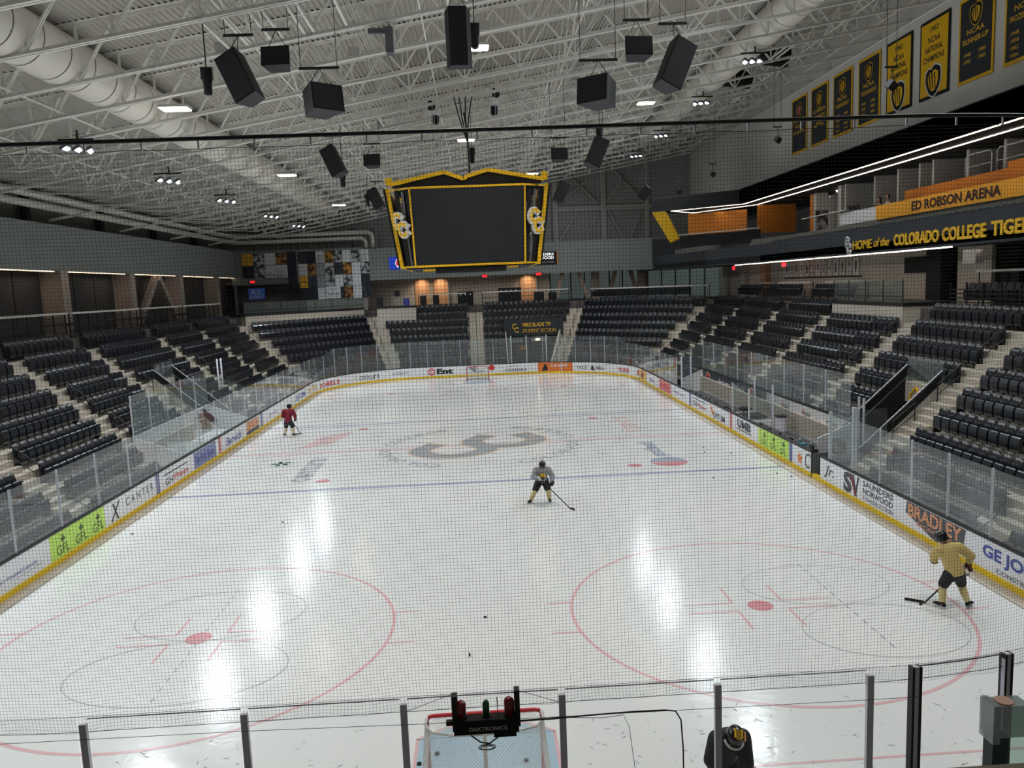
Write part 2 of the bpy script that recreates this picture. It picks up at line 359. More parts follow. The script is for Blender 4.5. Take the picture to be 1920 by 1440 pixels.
# centre logo: two big Cs read from the penalty-box side, up is -X, reading towards +Y
b = MB(); cc_logo(b, (0, 0, .002), (0, 1.2, 0), (-1.12, 0, 0), (0, 0, 1), 4.1, .0003, .13); mark('centre_logo_outline', b, ICE_ORANGE)
b = MB(); cc_logo(b, (0, 0, .0045), (0, 1.2, 0), (-1.12, 0, 0), (0, 0, 1), 4.1, .0003, 0); mark('centre_logo', b, ICE_LOGO)
b = MB(); ring2(b, (0, 0), 4.22, 4.26, .003, n=90); ring2(b, (0, 0), 5.2, 5.23, .003, n=90); mark('centre_circle', b, ICE_MARK)
def arctext(b, s, r, a_mid, span, h, z, flip=False):
    n = len(s)
    for i, ch in enumerate(s):
        if ch == ' ': continue
        a = a_mid+(span*(.5-(i+.5)/n) if not flip else span*((i+.5)/n-.5))
        up = Vector((math.cos(a), math.sin(a), 0))*(1 if not flip else -1)
        rt = Vector((math.sin(a), -math.cos(a), 0))*(1 if not flip else -1)
        wch = abs(span)*r/n*.8*(.45 if ch == 'I' else 1); c = Vector((math.cos(a), math.sin(a), 0))*r
        text(b, ch, c-rt*wch/2-up*h/2+Vector((0, 0, z)), rt, up, wch, h, .03)
b = MB(); arctext(b, 'COLORADO COLLEGE', 4.75, PI, 2.4, .62, .005); arctext(b, 'COLORADO COLLEGE', 4.75, 0, 2.4, .62, .005, True); mark('circle_lettering', b, ICE_TEXT)
# ads painted in the neutral zone
def icetext(s, x, y, L, H, m, name='ice_ad', flip=1):
    b = MB(); text(b, s, (x, y, .004), (0, flip, 0), (-flip, 0, 0), L, H, .03); return mark(name, b, m)
icetext('centura', -7.3, -6.1, 4.6, 1.05, ICE_TEXT)
b = MB()
for k_ in range(5): a = k_*2*PI/5; disc(b, (-9.4+.35*math.cos(a), -2.3+.35*math.sin(a)), .3, .004, 12)
mark('ice_ad_flower', b, ICE_GREEN)
b = MB()
for k_ in range(4):
    x = -9.5+k_*.42; y = .9+.35*k_
    b.quad((x, y, .004), (x+.3, y, .004), (x+.75, y+1.5, .004), (x+.4, y+1.5, .004)); b.quad((x+.4, y+1.5, .004), (x+.75, y+1.5, .004), (x+1.1, y+3.4, .004), (x+.7, y+3.4, .004))
mark('ice_ad_wing', b, ICE_PINK)
icetext('SCHEELS', 7.9, 6.3, 4.8, .8, ICE_PINK, flip=-1)
b = MB(); ring2(b, (8.3, -5.75), .0, .8, .004, PI, 2*PI, 24); mark('ice_ad_disc_red', b, ICE_DRED)
b = MB(); ring2(b, (8.3, -5.65), .0, .8, .004, 0, PI, 24); mark('ice_ad_disc_blue', b, ICE_NAVY)
icetext('pepsi', 7.75, -1.4, 3.2, .95, ICE_NAVY, flip=-1)
# thin grey ellipses drawn on the ice around the near spots and the dashed centre lines
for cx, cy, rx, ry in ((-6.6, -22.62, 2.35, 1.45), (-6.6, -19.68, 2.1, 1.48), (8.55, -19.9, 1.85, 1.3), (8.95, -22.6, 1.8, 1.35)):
    b = MB(); ring2(b, (cx, cy), .988, 1.0, .0045, n=80, sx=rx, sy=ry); mark('thin_ellipse', b, ICE_THIN)
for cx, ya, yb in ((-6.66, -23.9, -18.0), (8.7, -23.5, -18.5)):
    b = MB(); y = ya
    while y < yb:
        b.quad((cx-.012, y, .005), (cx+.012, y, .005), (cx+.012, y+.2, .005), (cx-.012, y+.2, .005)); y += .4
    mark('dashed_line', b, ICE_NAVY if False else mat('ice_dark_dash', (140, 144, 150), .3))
# skate cuts near the glass (stuff)
b = MB()
for i in range(420):
    x = random.uniform(-7, 10); y = random.uniform(-29.6, -25.2); a = random.uniform(0, PI); l = random.uniform(.015, .06); t = random.uniform(.003, .008)
    d = Vector((math.cos(a), math.sin(a), 0)); n_ = Vector((-d.y, d.x, 0)); c = Vector((x, y, .0055))
    b.quad(c-d*l-n_*t, c+d*l-n_*t, c+d*l+n_*t, c-d*l+n_*t)
part('ice_chips', b, mat('chip', (150, 154, 158), .6), icef, kind='stuff')

# ------------------------------------------------------------------ dasher boards and glass
def arc_seg(cx, cy, a0, a1, n):  # ice-side points along arc (radius RC)
    return [(cx+RC*math.cos(math.radians(a0+(a1-a0)*i/n)), cy+RC*math.sin(math.radians(a0+(a1-a0)*i/n)), math.radians(a0+(a1-a0)*i/n)) for i in range(n+1)]
def offs(path, d, z0, z1, d1, mb):
    """solid strip along a path of (x,y,outward angle) from offset d to d1"""
    for i in range(len(path)-1):
        (x0, y0, a0), (x1, y1, a1) = path[i], path[i+1]
        q = []
        for z in (z0, z1):
            for (x, y, a), o_ in (((x0, y0, a0), d), ((x1, y1, a1), d), ((x1, y1, a1), d1), ((x0, y0, a0), d1)):
                q.append((x+math.cos(a)*o_, y+math.sin(a)*o_, z))
        mb.add(q, [(0,3,2,1),(4,5,6,7),(0,1,5,4),(1,2,6,5),(2,3,7,6),(3,0,4,7)])
    return mb
def board(path, label, bg=None, content=None, stripe=None, group=None, cap=True):
    cx = sum(p[0] for p in path)/len(path); cy = sum(p[1] for p in path)/len(path)
    t = thing('dasher_board', label, 'rink board', (cx, cy, 0), 0, group)
    part('panel', offs(path, .0, .03, 1.0, .07, MB()), bg or WHITE, t)
    part('kick_plate', offs(path, -.012, 0.0, .2, .0, MB()), YEL, t, 'yellow kick plate')
    if cap: part('cap_rail', offs(path, -.015, 1.0, 1.055, .16, MB()), CAPB, t, 'black cap rail')
    if content:
        for nm, m, fn in content:
            b = MB(); fn(b); part(nm, b, m, t)
    return t
def sidepath(s, y0, y1): return [(s*HX, y0, 0 if s > 0 else PI), (s*HX, y1, 0 if s > 0 else PI)]
# text frames: left wall is read walking towards +Y; right wall towards -Y
def LF(y, z, d=.006): return (-HX+d, y, z), (0, 1, 0), (0, 0, 1)
def RF(y, z, d=.006): return (HX-d, y, z), (0, -1, 0), (0, 0, 1)
def T(frame, s, y, z, wd, h, bold=.015, shear=0):
    o, ax, ay = frame(y, z); return lambda b: text(b, s, o, ax, ay, wd, h, bold, shear)
def rect(frame, y, z, wd, h, d=.003):
    o, ax, ay = frame(y, z, d)
    def fn(b):
        o_ = Vector(o); a = Vector(ax)*wd; c = Vector(ay)*h; b.quad(o_, o_+a, o_+a+c, o_+c)
    return fn
def poly(frame, pts, d=.005):
    def fn(b):
        o, ax, ay = frame(0, 0, d); sgn = Vector(ax).y
        b.add([(o[0], p[0], p[1]) for p in pts], [tuple(range(len(pts)))])
    return fn
def plant(frame, y, z, s):
    """three-leaf sprig"""
    def fn(b):
        o, ax, ay = frame(y, z, .007); o = Vector(o); ax = Vector(ax); ay = Vector(ay)
        for a, l, wv in ((90, .26, .07), (40, .2, .06), (140, .2, .06)):
            d = ax*math.cos(math.radians(a))+ay*math.sin(math.radians(a)); n = ax*math.sin(math.radians(a))-ay*math.cos(math.radians(a))
            b.add([o, o+d*l*s*.5+n*wv*s, o+d*l*s, o+d*l*s*.5-n*wv*s], [(0,1,2,3)])
        b.quad(o-ax*.012*s-ay*.15*s, o+ax*.012*s-ay*.15*s, o+ax*.012*s, o-ax*.012*s)
    return fn
GD = mat('print_darkgreen', (84, 104, 62), .5)
L_ADS = [
 (-21.95, -19.0, 'plain white rink board at the near end of the left side', None, None),
 (-19.0, -15.6, 'white rink board with thin blue children hospital lettering', None, [('lettering', TXTBL, T(LF, "Children's Hospital Colorado", -18.7, .45, 2.4, .16, .0)), ('underline', MATS['print_greygreen'], rect(LF, -17.4, .4, 1.4, .015))]),
 (-15.6, -12.15, 'lime green rink board ad with three leaf sprigs, left side', GREENP, [('lettering', GD, (lambda b: [T(LF, 'GFL', -15.25+i*1.12, .28, .72, .3, .0)(b) for i in range(3)])), ('leaf_sprig', GD, (lambda b: [plant(LF, -14.85+i*1.12, .66, .9)(b) for i in range(3)]))]),
 (-12.15, -7.8, 'white rink board with wide spaced black capitals after swirling initial', None, [('lettering', TXT, T(LF, 'C A N T E R', -10.5, .5, 2.4, .3, .0)), ('initial', TXT, T(LF, 'X', -11.75, .25, .8, .62, .01, .3))]),
 (-7.8, -7.45, 'blue stripe on the left boards at the near blue line', BLUS, [('lettering', TXTW, (lambda b: text(b, 'PENTAGON', (-HX+.006, -7.55, .28), (0, 0, 1), (0, -1, 0), .6, .14, .0)))]),
 (-7.45, -3.75, 'white rink board with grey bar and grey and red lettering, left side', None, [('bar', SLATE, rect(LF, -7.0, .74, 2.6, .06)), ('lettering', TXT, T(LF, 'GH', -6.9, .3, .8, .3)), ('lettering', TXTR, T(LF, 'Phipps', -5.95, .3, 1.6, .3))]),
 (-3.75, -.35, 'periwinkle blue rink board left of the red centre stripe', None, [('ad_ground', PURP, rect(LF, -3.6, .22, 3.0, .75)), ('lettering', TXTBL, T(LF, 'Bechtel Bees', -3.4, .4, 2.5, .4))]),
 (-.15, .15, 'red centre stripe on the left boards', REDS, None),
 (-.35, -.15, 'narrow white board before the left red stripe', None, None),
 (.15, 4.3, 'white rink board with blue script lettering, left side', None, [('lettering', TXTBL, T(LF, 'Berwick', 1.0, .35, 2.6, .42, .01, .2))]),
 (4.3, 7.45, 'rink board with orange and grey square ad, left side', None, [('ad_ground', TANAD, rect(LF, 4.55, .42, 2.5, .55)), ('ad_foot', SLATE, rect(LF, 4.55, .22, 2.5, .2)), ('lettering', TXTO, T(LF, 'BISON', 4.8, .5, 2.0, .36, .02))]),
 (7.45, 7.8, 'blue stripe on the left boards at the far blue line', BLUS, None),
 (7.8, 12.2, 'white rink board with faint blue swirl near maroon player', None, [('lettering', TXTBL, T(LF, 'Sportly', 9.2, .45, 2.0, .25, .0, .3))]),
 (12.2, 15.8, 'plain white rink board beyond the maroon player', None, None),
 (15.8, 20.2, 'white rink board with blue block lettering near the left corner', None, [('lettering', TXTBL, T(LF, 'ELCOM', 16.6, .4, 2.9, .38, .02))]),
 (20.2, 21.95, 'narrow white rink board at the start of the far left corner', None, [('lettering', YELAD, T(LF, 'YBW', 20.5, .35, 1.2, .4, .02))]),
]
for y0, y1, lab, bg, ct in L_ADS: board(sidepath(-1, y0, y1), lab, bg, ct)
def star(y, z, r):
    def fn(b):
        pts = [(HX-.006, y-(r if i % 2 == 0 else r*.45)*math.sin(PI*i/5)*1.0, z+(r if i % 2 == 0 else r*.45)*math.cos(PI*i/5)) for i in range(10)]
        b.add(pts, [tuple(range(10))])
    return fn
R_ADS = [
 (21.95, 19.5, 'white rink board with yellow patch, far right', None, [('ad_ground', YELAD, rect(RF, 21.8, .22, 2.0, .76)), ('lettering', TXTR, T(RF, 'M', 21.8, .3, .9, .6, .03))]),
 (19.5, 16.0, 'plain white rink board on the far right side', None, [('lettering', TXTBL, T(RF, 'dpix', 18.8, .4, 1.8, .28))]),
 (16.0, 12.1, 'rink board with red ad, far right side', None, [('ad_ground', PINKAD, rect(RF, 15.75, .24, 3.4, .74)), ('lettering', TXTR, T(RF, 'Arby', 15.3, .38, 2.4, .42, .03))]),
 (12.1, 7.8, 'white rink board beside the visiting bench', None, [('lettering', TXTBL, T(RF, 'mercury', 11.6, .45, 2.6, .22, .0, .2))]),
 (7.8, 7.45, 'blue stripe on the right boards at the far blue line', BLUS, None),
 (7.45, 3.8, 'white rink board with grey bar and pale lettering, right side', None, [('bar', SLATE, rect(RF, 7.0, .8, 2.6, .05)), ('lettering', TXT, T(RF, 'GH', 7.0, .38, .9, .3)), ('lettering', TXTR, T(RF, 'Phipps', 6.0, .36, 1.6, .28))]),
 (3.8, .35, 'white rink board with orange ribbon mark beside red stripe', None, [('ribbon', TXTO, (lambda b: [rect(RF, 3.5-.1*i, .72-.1*i, .35, .11)(b) for i in range(4)])), ('lettering', TXT, T(RF, 'OPTUM', 3.0, .28, 2.0, .34))]),
 (.35, .15, 'narrow white board before the right red stripe', None, None),
 (.15, -.15, 'red centre stripe on the right boards', REDS, None),
 (-.15, -3.9, 'white rink board with bold grey initials above a bar', None, [('lettering', TXT, T(RF, 'UMB', -1.0, .48, 1.9, .42, .05)), ('bar', TXT, rect(RF, -.9, .38, 2.1, .05))]),
 (-3.9, -7.45, 'lime green rink board ad with three leaf sprigs, right side', GREENP, [('lettering', GD, (lambda b: [T(RF, 'GFL', -4.3-i*1.08, .3, .7, .26, .0)(b) for i in range(3)])), ('leaf_sprig', GD, (lambda b: [plant(RF, -4.7-i*1.08, .68, .9)(b) for i in range(3)]))]),
 (-7.45, -7.8, 'blue stripe on the right boards at the near blue line', BLUS, [('lettering', TXTW, (lambda b: text(b, 'PENTAGON', (HX-.006, -7.55, .28), (0, 0, 1), (0, 1, 0), .6, .14, .0)))]),
 (-7.8, -9.6, 'white rink board with orange star before the open gate', None, [('star', TXTO, star(-8.55, .55, .3)), ('lettering', TXT, T(RF, 'C', -9.05, .3, .5, .62, .0, .2))]),
 (-10.42, -12.1, 'white rink board with grey script after the open gate', None, [('lettering', TXT, T(RF, 'Jr.', -10.75, .34, .8, .5, .01, .3))]),
 (-12.1, -16.2, 'white rink board with large S monogram and stacked capitals', None, [('monogram', TXT, T(RF, 'S', -12.3, .24, .62, .72, .05)), ('monogram', TXT, T(RF, 'V', -12.95, .24, .5, .72, .03)), ('slash', TXTM, (lambda b: b.add([(HX-.009, -12.75, .96), (HX-.009, -12.92, .96), (HX-.009, -13.3, .24), (HX-.009, -13.14, .24)], [(0,1,2,3)]))), ('lettering', TXT, T(RF, 'SAUNDERS', -13.7, .74, 1.9, .2, .02)), ('lettering', TXT, T(RF, 'NORWOOD', -13.7, .48, 1.9, .2, .02)), ('lettering', TXT, T(RF, 'CONSTRUCTION', -13.7, .27, 1.9, .14, .0))]),
 (-16.2, -19.5, 'white rink board with slate badge and peach capitals', None, [('badge', SLATE, poly(RF, [(-16.4, .98), (-16.32, .62), (-17.6, .27), (-17.9, .2), (-18.2, .27), (-19.15, .5), (-19.25, .97)])), ('lettering', PEACH, T(lambda y, z, d=.01: RF(y, z, .012), 'BRADLEY', -16.48, .55, 2.6, .4, .03)), ('lettering', PEACH, T(lambda y, z, d=.01: RF(y, z, .012), 'EXCAVATING', -16.95, .38, 1.75, .12, .02))]),
 (-19.5, -21.95, 'white rink board with large blue block lettering', None, [('lettering', TXTBL, T(RF, 'GE JOHNSON', -19.95, .45, 3.6, .42, .035)), ('lettering', TXT, T(RF, 'CONSTRUCTION', -20.5, .26, 2.0, .12, .0))]),
]
for y0, y1, lab, bg, ct in R_ADS: board(sidepath(1, y0, y1), lab, bg, ct)
# open gate leaf and its posts
t = thing('gate_door', 'dark open bench gate beside the star ad on the right', 'gate', (HX+.3, -10.0, 0))
part('door_leaf', MB().box(HX+.02, HX+.9, -9.72, -9.64, .05, 1.0), mat('gate_grey', (96, 98, 104), .5), t)
part('hinge_post', MB().box(HX-.01, HX+.08, -9.68, -9.6, 0, 1.3), BLK, t)
part('sill', MB().box(HX-.01, HX+.16, -10.42, -9.6, 0, .2), YEL, t, 'yellow sill')
part('pad', MB().box(HX+.02, HX+.3, -9.64, -9.6, .25, .95), BLKM, t)
# far end boards
FF = lambda x, z, d=.006: ((x, HY-d, z), (1, 0, 0), (0, 0, 1))
def endpath(x0, x1): return [(x0, HY, PI/2), (x1, HY, PI/2)]
def leafmark(x, z):
    def fn(b):
        for a in range(0, 360, 60):
            c = Vector((x, HY-.006, z)); d = Vector((math.cos(math.radians(a)), 0, math.sin(math.radians(a)))); n = Vector((-d.z, 0, d.x))
            b.add([c, c+d*.15+n*.05, c+d*.28, c+d*.15-n*.05], [(0,1,2,3)])
    return fn
F_ADS = [
 (-4.42, -1.1, 'white end board with red round mark and black lettering', None, [('emblem', TXTR, (lambda b: strip_prism(b, 0, 0, .24, .33, 0, 2*PI, (-4.1, HY-.004, .58), (1,0,0), (0,0,1), (0,-1,0), .004))), ('emblem', TXTR, (lambda b: [b.quad((-4.28, HY-.006, zz), (-3.94, HY-.006, zz), (-3.94, HY-.006, zz+.06), (-4.28, HY-.006, zz+.06)) for zz in (.42, .55, .68)])), ('lettering', TXTB, T(FF, 'Ent', -3.65, .34, 1.45, .5, .05))]),
 (-1.1, 1.9, 'white end board behind far goal with angular logo and red disc', None, [('emblem', TXT, (lambda b: [b.add([(-.8+.2*i, HY-.006, .85), (-.68+.2*i, HY-.006, .85), (-.3+.05*i, HY-.006, .5), (-.3+.05*i, HY-.006, .38)], [(0,1,2,3)]) for i in range(4)])), ('lettering', TXT, T(FF, 'OLSON', -.25, .36, .85, .2)), ('disc', TXTR, (lambda b: b.add([(1.28+.28*math.cos(2*PI*i/20), HY-.006, .72+.26*math.sin(2*PI*i/20)) for i in range(20)], [tuple(range(20))])))]),
 (1.9, 4.42, 'white end board with wide capitals under maroon wave', None, [('lettering', TXT, T(FF, 'CORDERA', 2.45, .3, 2.0, .26)), ('wave', TXTM, (lambda b: [b.add([(2.9+.3*i, HY-.006, .72), (3.05+.3*i, HY-.006, .86-.06*abs(i-1)), (3.2+.3*i, HY-.006, .72), (3.05+.3*i, HY-.006, .8-.06*abs(i-1))], [(0,1,2,3)]) for i in range(3)]))]),
]
for x0, x1, lab, bg, ct in F_ADS: board(endpath(x0, x1), lab, bg, ct)
# corner boards; helper to place print along an arc
def arcframe(cx, cy, a):
    """frame on the ice side of the arc at angle a (deg), reading clockwise as seen from the ice"""
    ar = math.radians(a)
    return lambda u, z, d=.01: ((cx+(RC-d)*math.cos(ar)+u*math.sin(ar), cy+(RC-d)*math.sin(ar)-u*math.cos(ar), z), (math.sin(ar), -math.cos(ar), 0), (0, 0, 1))
def arcletters(cx, cy, a_mid, s, wd, z, h, bold=.02):
    """letters bent round the arc; a_mid in degrees; reading clockwise seen from above (left to right seen from the ice)"""
    def fn(b):
        n = len(s); da = math.degrees(wd/RC)
        for i, ch in enumerate(s):
            if ch == ' ': continue
            a = math.radians(a_mid+da*(.5-(i+.5)/n)); rt = Vector((math.sin(a), -math.cos(a), 0)); lw = wd/n*.84
            c = Vector((cx+(RC-.012)*math.cos(a), cy+(RC-.012)*math.sin(a), z)); text(b, ch, c-rt*lw/2, rt, (0, 0, 1), lw, h, bold)
    return fn
def arcrect(cx, cy, a0, a1, z0, z1, d=.006):
    def fn(b):
        n = 6
        for i in range(n):
            p = [math.radians(a0+(a1-a0)*(i+k)/n) for k in (0, 1)]
            q = [(cx+(RC-d)*math.cos(a), cy+(RC-d)*math.sin(a)) for a in p]
            b.quad((*q[0], z0), (*q[1], z0), (*q[1], z1), (*q[0], z1))
    return fn
CXL, CXR, CYF, CYN = -(HX-RC), HX-RC, HY-RC, -(HY-RC)
def dega(x, cx, cy): return math.degrees(math.acos(max(-1, min(1, (x-cx)/RC))))
far_left = [
 (180, 168, 'white corner board with pale yellow initials, far left', [('lettering', YELAD, arcletters(CXL, CYF, 175, 'YBW', 1.2, .32, .5))]),
 (168, 145, 'white curved board with red block lettering, far left corner', [('lettering', TXTR, arcletters(CXL, CYF, 156.8, 'SCHEELS', 2.9, .36, .36, .04))]),
 (145, 117, 'white curved board with green flower and grey lettering', [('lettering', TXT, arcletters(CXL, CYF, 126, 'centura', 2.0, .36, .36, .0)), ('flower', TXTG, (lambda b: [(lambda o, ax: b.add([Vector(o), Vector(o)+Vector(ax)*.16*math.cos(k*PI/3)+Vector((0,0,.16*math.sin(k*PI/3))), Vector(o)+Vector(ax)*.3*math.cos(k*PI/3+.25)+Vector((0,0,.3*math.sin(k*PI/3+.25)))], [(0,1,2)]))(*arcframe(CXL, CYF, 136)(0, .58)[:2]) for k in range(6)]))]),
 (117, 90, 'white curved board with thin grey capitals, far left of goal', [('lettering', TXT, arcletters(CXL, CYF, 106.7, 'GONZALES', 1.45, .5, .2, .0)), ('slash', TXT, (lambda b: (lambda o, ax: b.add([Vector(o), Vector(o)+Vector(ax)*.06, Vector(o)+Vector(ax)*.4+Vector((0,0,-.4))], [(0,1,2)]))(*arcframe(CXL, CYF, 107.5)(0, .72)[:2])))]),
]
for a0, a1, lab, ct in far_left: board(arc_seg(CXL, CYF, a0, a1, 5), lab, None, ct)
far_right = [
 (90, 62, 'orange curved board ad with white capitals, far right', [('ad_ground', ORGAD, arcrect(CXR, CYF, 83.5, 61.8, .21, .99)), ('lettering', TXTW, arcletters(CXR, CYF, 70.4, 'TUCANOS', 1.65, .55, .32, .02)), ('bird', TXTB, (lambda b: (lambda o, ax: b.add([Vector(o)+Vector(ax)*x+Vector((0,0,z)) for x, z in ((-.28,0),(.2,0),(.28,.2),(.1,.55),(-.05,.6),(-.12,.3))], [tuple(range(6))]))(*arcframe(CXR, CYF, 79)(0, .25, .014)[:2])))]),
 (62, 34, 'white curved board with black capitals either side of bell', [('lettering', TXTB, arcletters(CXR, CYF, 56, 'TACO', 1.1, .42, .26, .02)), ('lettering', TXTB, arcletters(CXR, CYF, 42.8, 'BELL', .95, .42, .26, .02)), ('bell', TXT, (lambda b: (lambda o, ax: b.add([Vector(o)+Vector(ax)*x+Vector((0,0,z)) for x, z in ((-.2,.05),(.22,0),(.17,.2),(.1,.38),(-.05,.45),(-.15,.35))], [tuple(range(6))]))(*arcframe(CXR, CYF, 48.5)(0, .3, .014)[:2])))]),
 (34, 13, 'white curved board with red capitals, far right corner', [('lettering', TXTR, arcletters(CXR, CYF, 23, 'NUNN', 1.6, .42, .34, .03)), ('lettering', TXT, arcletters(CXR, CYF, 23, 'CONSTRUCTION', 1.5, .3, .08, .0))]),
 (13, 0, 'white curved board with red M and yellow patch', [('ad_ground', YELAD, arcrect(CXR, CYF, 2.5, .2, .22, .98)), ('lettering', TXTR, arcletters(CXR, CYF, 5, 'M', .6, .3, .6, .03))]),
]
for a0, a1, lab, ct in far_right: board(arc_seg(CXR, CYF, a0, a1, 6), lab, None, ct)
for k_ in range(4):
    board(arc_seg(CXR, CYN, -22.5*k_, -22.5*(k_+1), 4), 'curved white rink board, %s from right in the near corner' % ORD[k_+1])
for k_ in range(4):
    board(arc_seg(CXL, CYN, 180+22.5*k_, 180+22.5*(k_+1), 4), 'curved white rink board, %s from left in the near corner' % ORD[k_+1])
for k_ in range(4):
    x0 = -4.42+2.21*k_; board([(x0, -HY, -PI/2), (x0+2.21, -HY, -PI/2)], 'white near end board, %s behind the near goal from left' % ORD[k_+1])

def pane(path, z0, z1, label, m=GLASS, post=True, postm=ALUL, pz=None, pw=.05, group=None, z1b=None, alld=.05):
    cx = sum(p[0] for p in path)/len(path); cy = sum(p[1] for p in path)/len(path)
    t = thing('rink_glass', label, 'glass panel', (cx, cy, z0), 0, group)
    b = MB()
    n = len(path)-1
    for i in range(n):
        (x0, y0, a0), (x1, y1, a1) = path[i], path[i+1]; d = alld
        za = z1+((z1b-z1)*i/n if z1b is not None else 0); zb = z1+((z1b-z1)*(i+1)/n if z1b is not None else 0)
        p = [(x0+math.cos(a0)*d, y0+math.sin(a0)*d), (x1+math.cos(a1)*d, y1+math.sin(a1)*d)]
        q = [(x0+math.cos(a0)*(d+.012), y0+math.sin(a0)*(d+.012)), (x1+math.cos(a1)*(d+.012), y1+math.sin(a1)*(d+.012))]
        b.add([(*p[0], z0), (*p[1], z0), (*p[1], zb), (*p[0], za)], [(0,1,2,3)])
        _ = q
    part('pane', b, m, t)
    if post:
        x, y, a = path[0]; ca, sa = math.cos(a), math.sin(a); tx, ty = -sa, ca
        R = Matrix(((tx, ca, 0), (ty, sa, 0), (0, 0, 1)))
        part('post', MB().cbox((x+ca*(alld+.03), y+sa*(alld+.03), (z0+(pz or z1))/2), (pw, .05, (pz or z1)-z0), R), postm, t)
    return t
# left side glass
def side_glass(s, ys, lab):
    for i in range(len(ys)-1):
        pane(sidepath(s, ys[i], ys[i+1]), 1.055, 2.87, lab % ORD[i+1])
side_glass(-1, [-21.95+2.43*i for i in range(7)], '%s glass pane from the near corner along the left boards')
side_glass(-1, [-4.94+1.22*i*2 for i in range(6)], '%s glass pane from the penalty box along the left boards')
side_glass(-1, [7.26+1.63*i for i in range(10)], '%s glass pane past the penalty boxes toward far left corner')
pane(sidepath(-1, -7.37, -4.94), 1.055, 2.87, 'glass pane just before the left penalty box')
side_glass(1, [-21.95+1.83*i for i in range(7)], '%s glass pane from the near corner along the right boards')
side_glass(1, [11.1+1.55*i for i in range(8)], '%s glass pane beyond the right benches toward the far corner')
# far corners: low glass rises to the higher end glass
for s, cx in ((-1, CXL), (1, CXR)):
    sd = 'left' if s < 0 else 'right'
    for k_ in range(9):
        a0 = (180-10*k_) if s < 0 else 10*k_; a1 = a0-10 if s < 0 else a0+10
        zz = 2.87 if k_ < 2 else 3.35
        pth = arc_seg(cx, CYF, a0, a1, 2)
        if k_ == 2: pane(pth, 1.055, 2.87, 'sloping-top glass pane in far %s corner' % sd, z1b=3.35)
        else: pane(pth, 1.055, zz, '%s curved glass pane of the far %s corner' % (ORD[k_+1], sd))
for i in range(6):
    x0 = -4.42+i*8.84/6; pane(endpath(x0, x0+8.84/6), 1.055, 3.35, '%s end glass pane from left behind the far goal' % ORD[i+1])
# near end glass: tall clear panes
npx = [-4.33, -2.59, -.84, .93, 2.7, 4.46]
def nearpath(x0, x1): return [(x0, -HY, -PI/2), (x1, -HY, -PI/2)]
def nearpane(path, label, pz=3.42, **k): return pane(path, 1.055, 3.42, label, GLASSN, pw=.075, postm=ALU, pz=pz-.05, **k)
nl = ['far left', 'second from left', 'left of the goal light', 'right of the goal light', 'beside the stooping skater', 'before the black posts']
for i in range(5):
    t = nearpane(nearpath(npx[i], npx[i+1]), 'tall clear glass pane behind near goal, %s' % nl[i+1])
    part('top_edge', MB().box(npx[i]+.04, npx[i+1]-.04, -HY-.062, -HY-.05, 3.41, 3.42), mat('glass_edge', (150, 148, 166), .3), t)
def ar(cx, a0, a1, n=4): return arc_seg(cx, CYN, a0, a1, n)
t = nearpane([(4.46, -HY, -PI/2)]+[p for p in ar(CXR, -89.6, -86.1, 2)][1:], 'narrow glass pane between aluminium and black posts')
t = pane(ar(CXR, -86.1, -78.2), 1.055, 3.42, 'wide glass gate pane between the two black posts', GLASSN, post=False)
part('top_edge', offs([(x, y, a) for x, y, a in ar(CXR, -86.1, -78.2)], .05, 3.41, 3.425, .062, MB()), MATS['glass_edge'], t)
nearpane(ar(CXR, -78.2, -67), 'curved glass pane right of the second black post')
nearpane(ar(CXR, -67, -55), 'curved glass pane at right end of near corner')
nearpane(ar(CXL, 257, 270), 'curved glass pane at left edge of the near end')
nearpane(ar(CXL, 244, 257), 'curved glass pane beyond the left edge, near corner')
for nm, a in (('left', -86.05), ('right', -78.0)):
    ra = math.radians(a); x = CXR+(RC+.06)*math.cos(ra); y = CYN+(RC+.06)*math.sin(ra)
    R = Matrix.Rotation(ra+PI/2, 3, 'Z')
    t = thing('gate_post', '%s black and steel post of the glass gate' % nm, 'post', (x, y, 1.05))
    part('steel_core', MB().cbox((x, y, 2.235), (.06, .07, 2.37), R), ALU, t)
    for k_, dx in enumerate((-.045, .045)):
        d = R @ Vector((dx, 0, 0)); part('black_cover', MB().cbox((x+d.x, y+d.y, 2.235), (.028, .09, 2.37), R), BLK, t)

# ------------------------------------------------------------------ stands
DR, RZ = .84, .675
def fl(i): return 5.45-RZ*i
def V1(d): return 10.3+.414*d, 37.93+d        # corner between end and 45-degree run
def V2(d): return 20.4+d, 27.83+.414*d        # corner between 45-degree run and side
YN = -31.0
def runpath(d):
    """left side near end, round the far end, to the right side near end"""
    a, b = V1(d); c, e = V2(d)
    return [(-c, YN), (-c, e), (-a, b), (a, b), (c, e), (c, YN)]
def ribbon(mb, d0, d1, z0, z1, segs=None):
    A, B = runpath(d0), runpath(d1)
    for i in range(5):
        if segs is not None and i not in segs: continue
        q = [(*A[i], z0), (*A[i+1], z0), (*B[i+1], z0), (*B[i], z0), (*A[i], z1), (*A[i+1], z1), (*B[i+1], z1), (*B[i], z1)]
        mb.add(q, [(0,3,2,1),(4,5,6,7),(0,1,5,4),(1,2,6,5),(2,3,7,6),(3,0,4,7)])
SN = ['left side', 'far left corner', 'far end', 'far right corner', 'right side']
stand = tagp(bpy.data.objects.new('seating_stand', None), kind='structure'); COL.objects.link(stand)
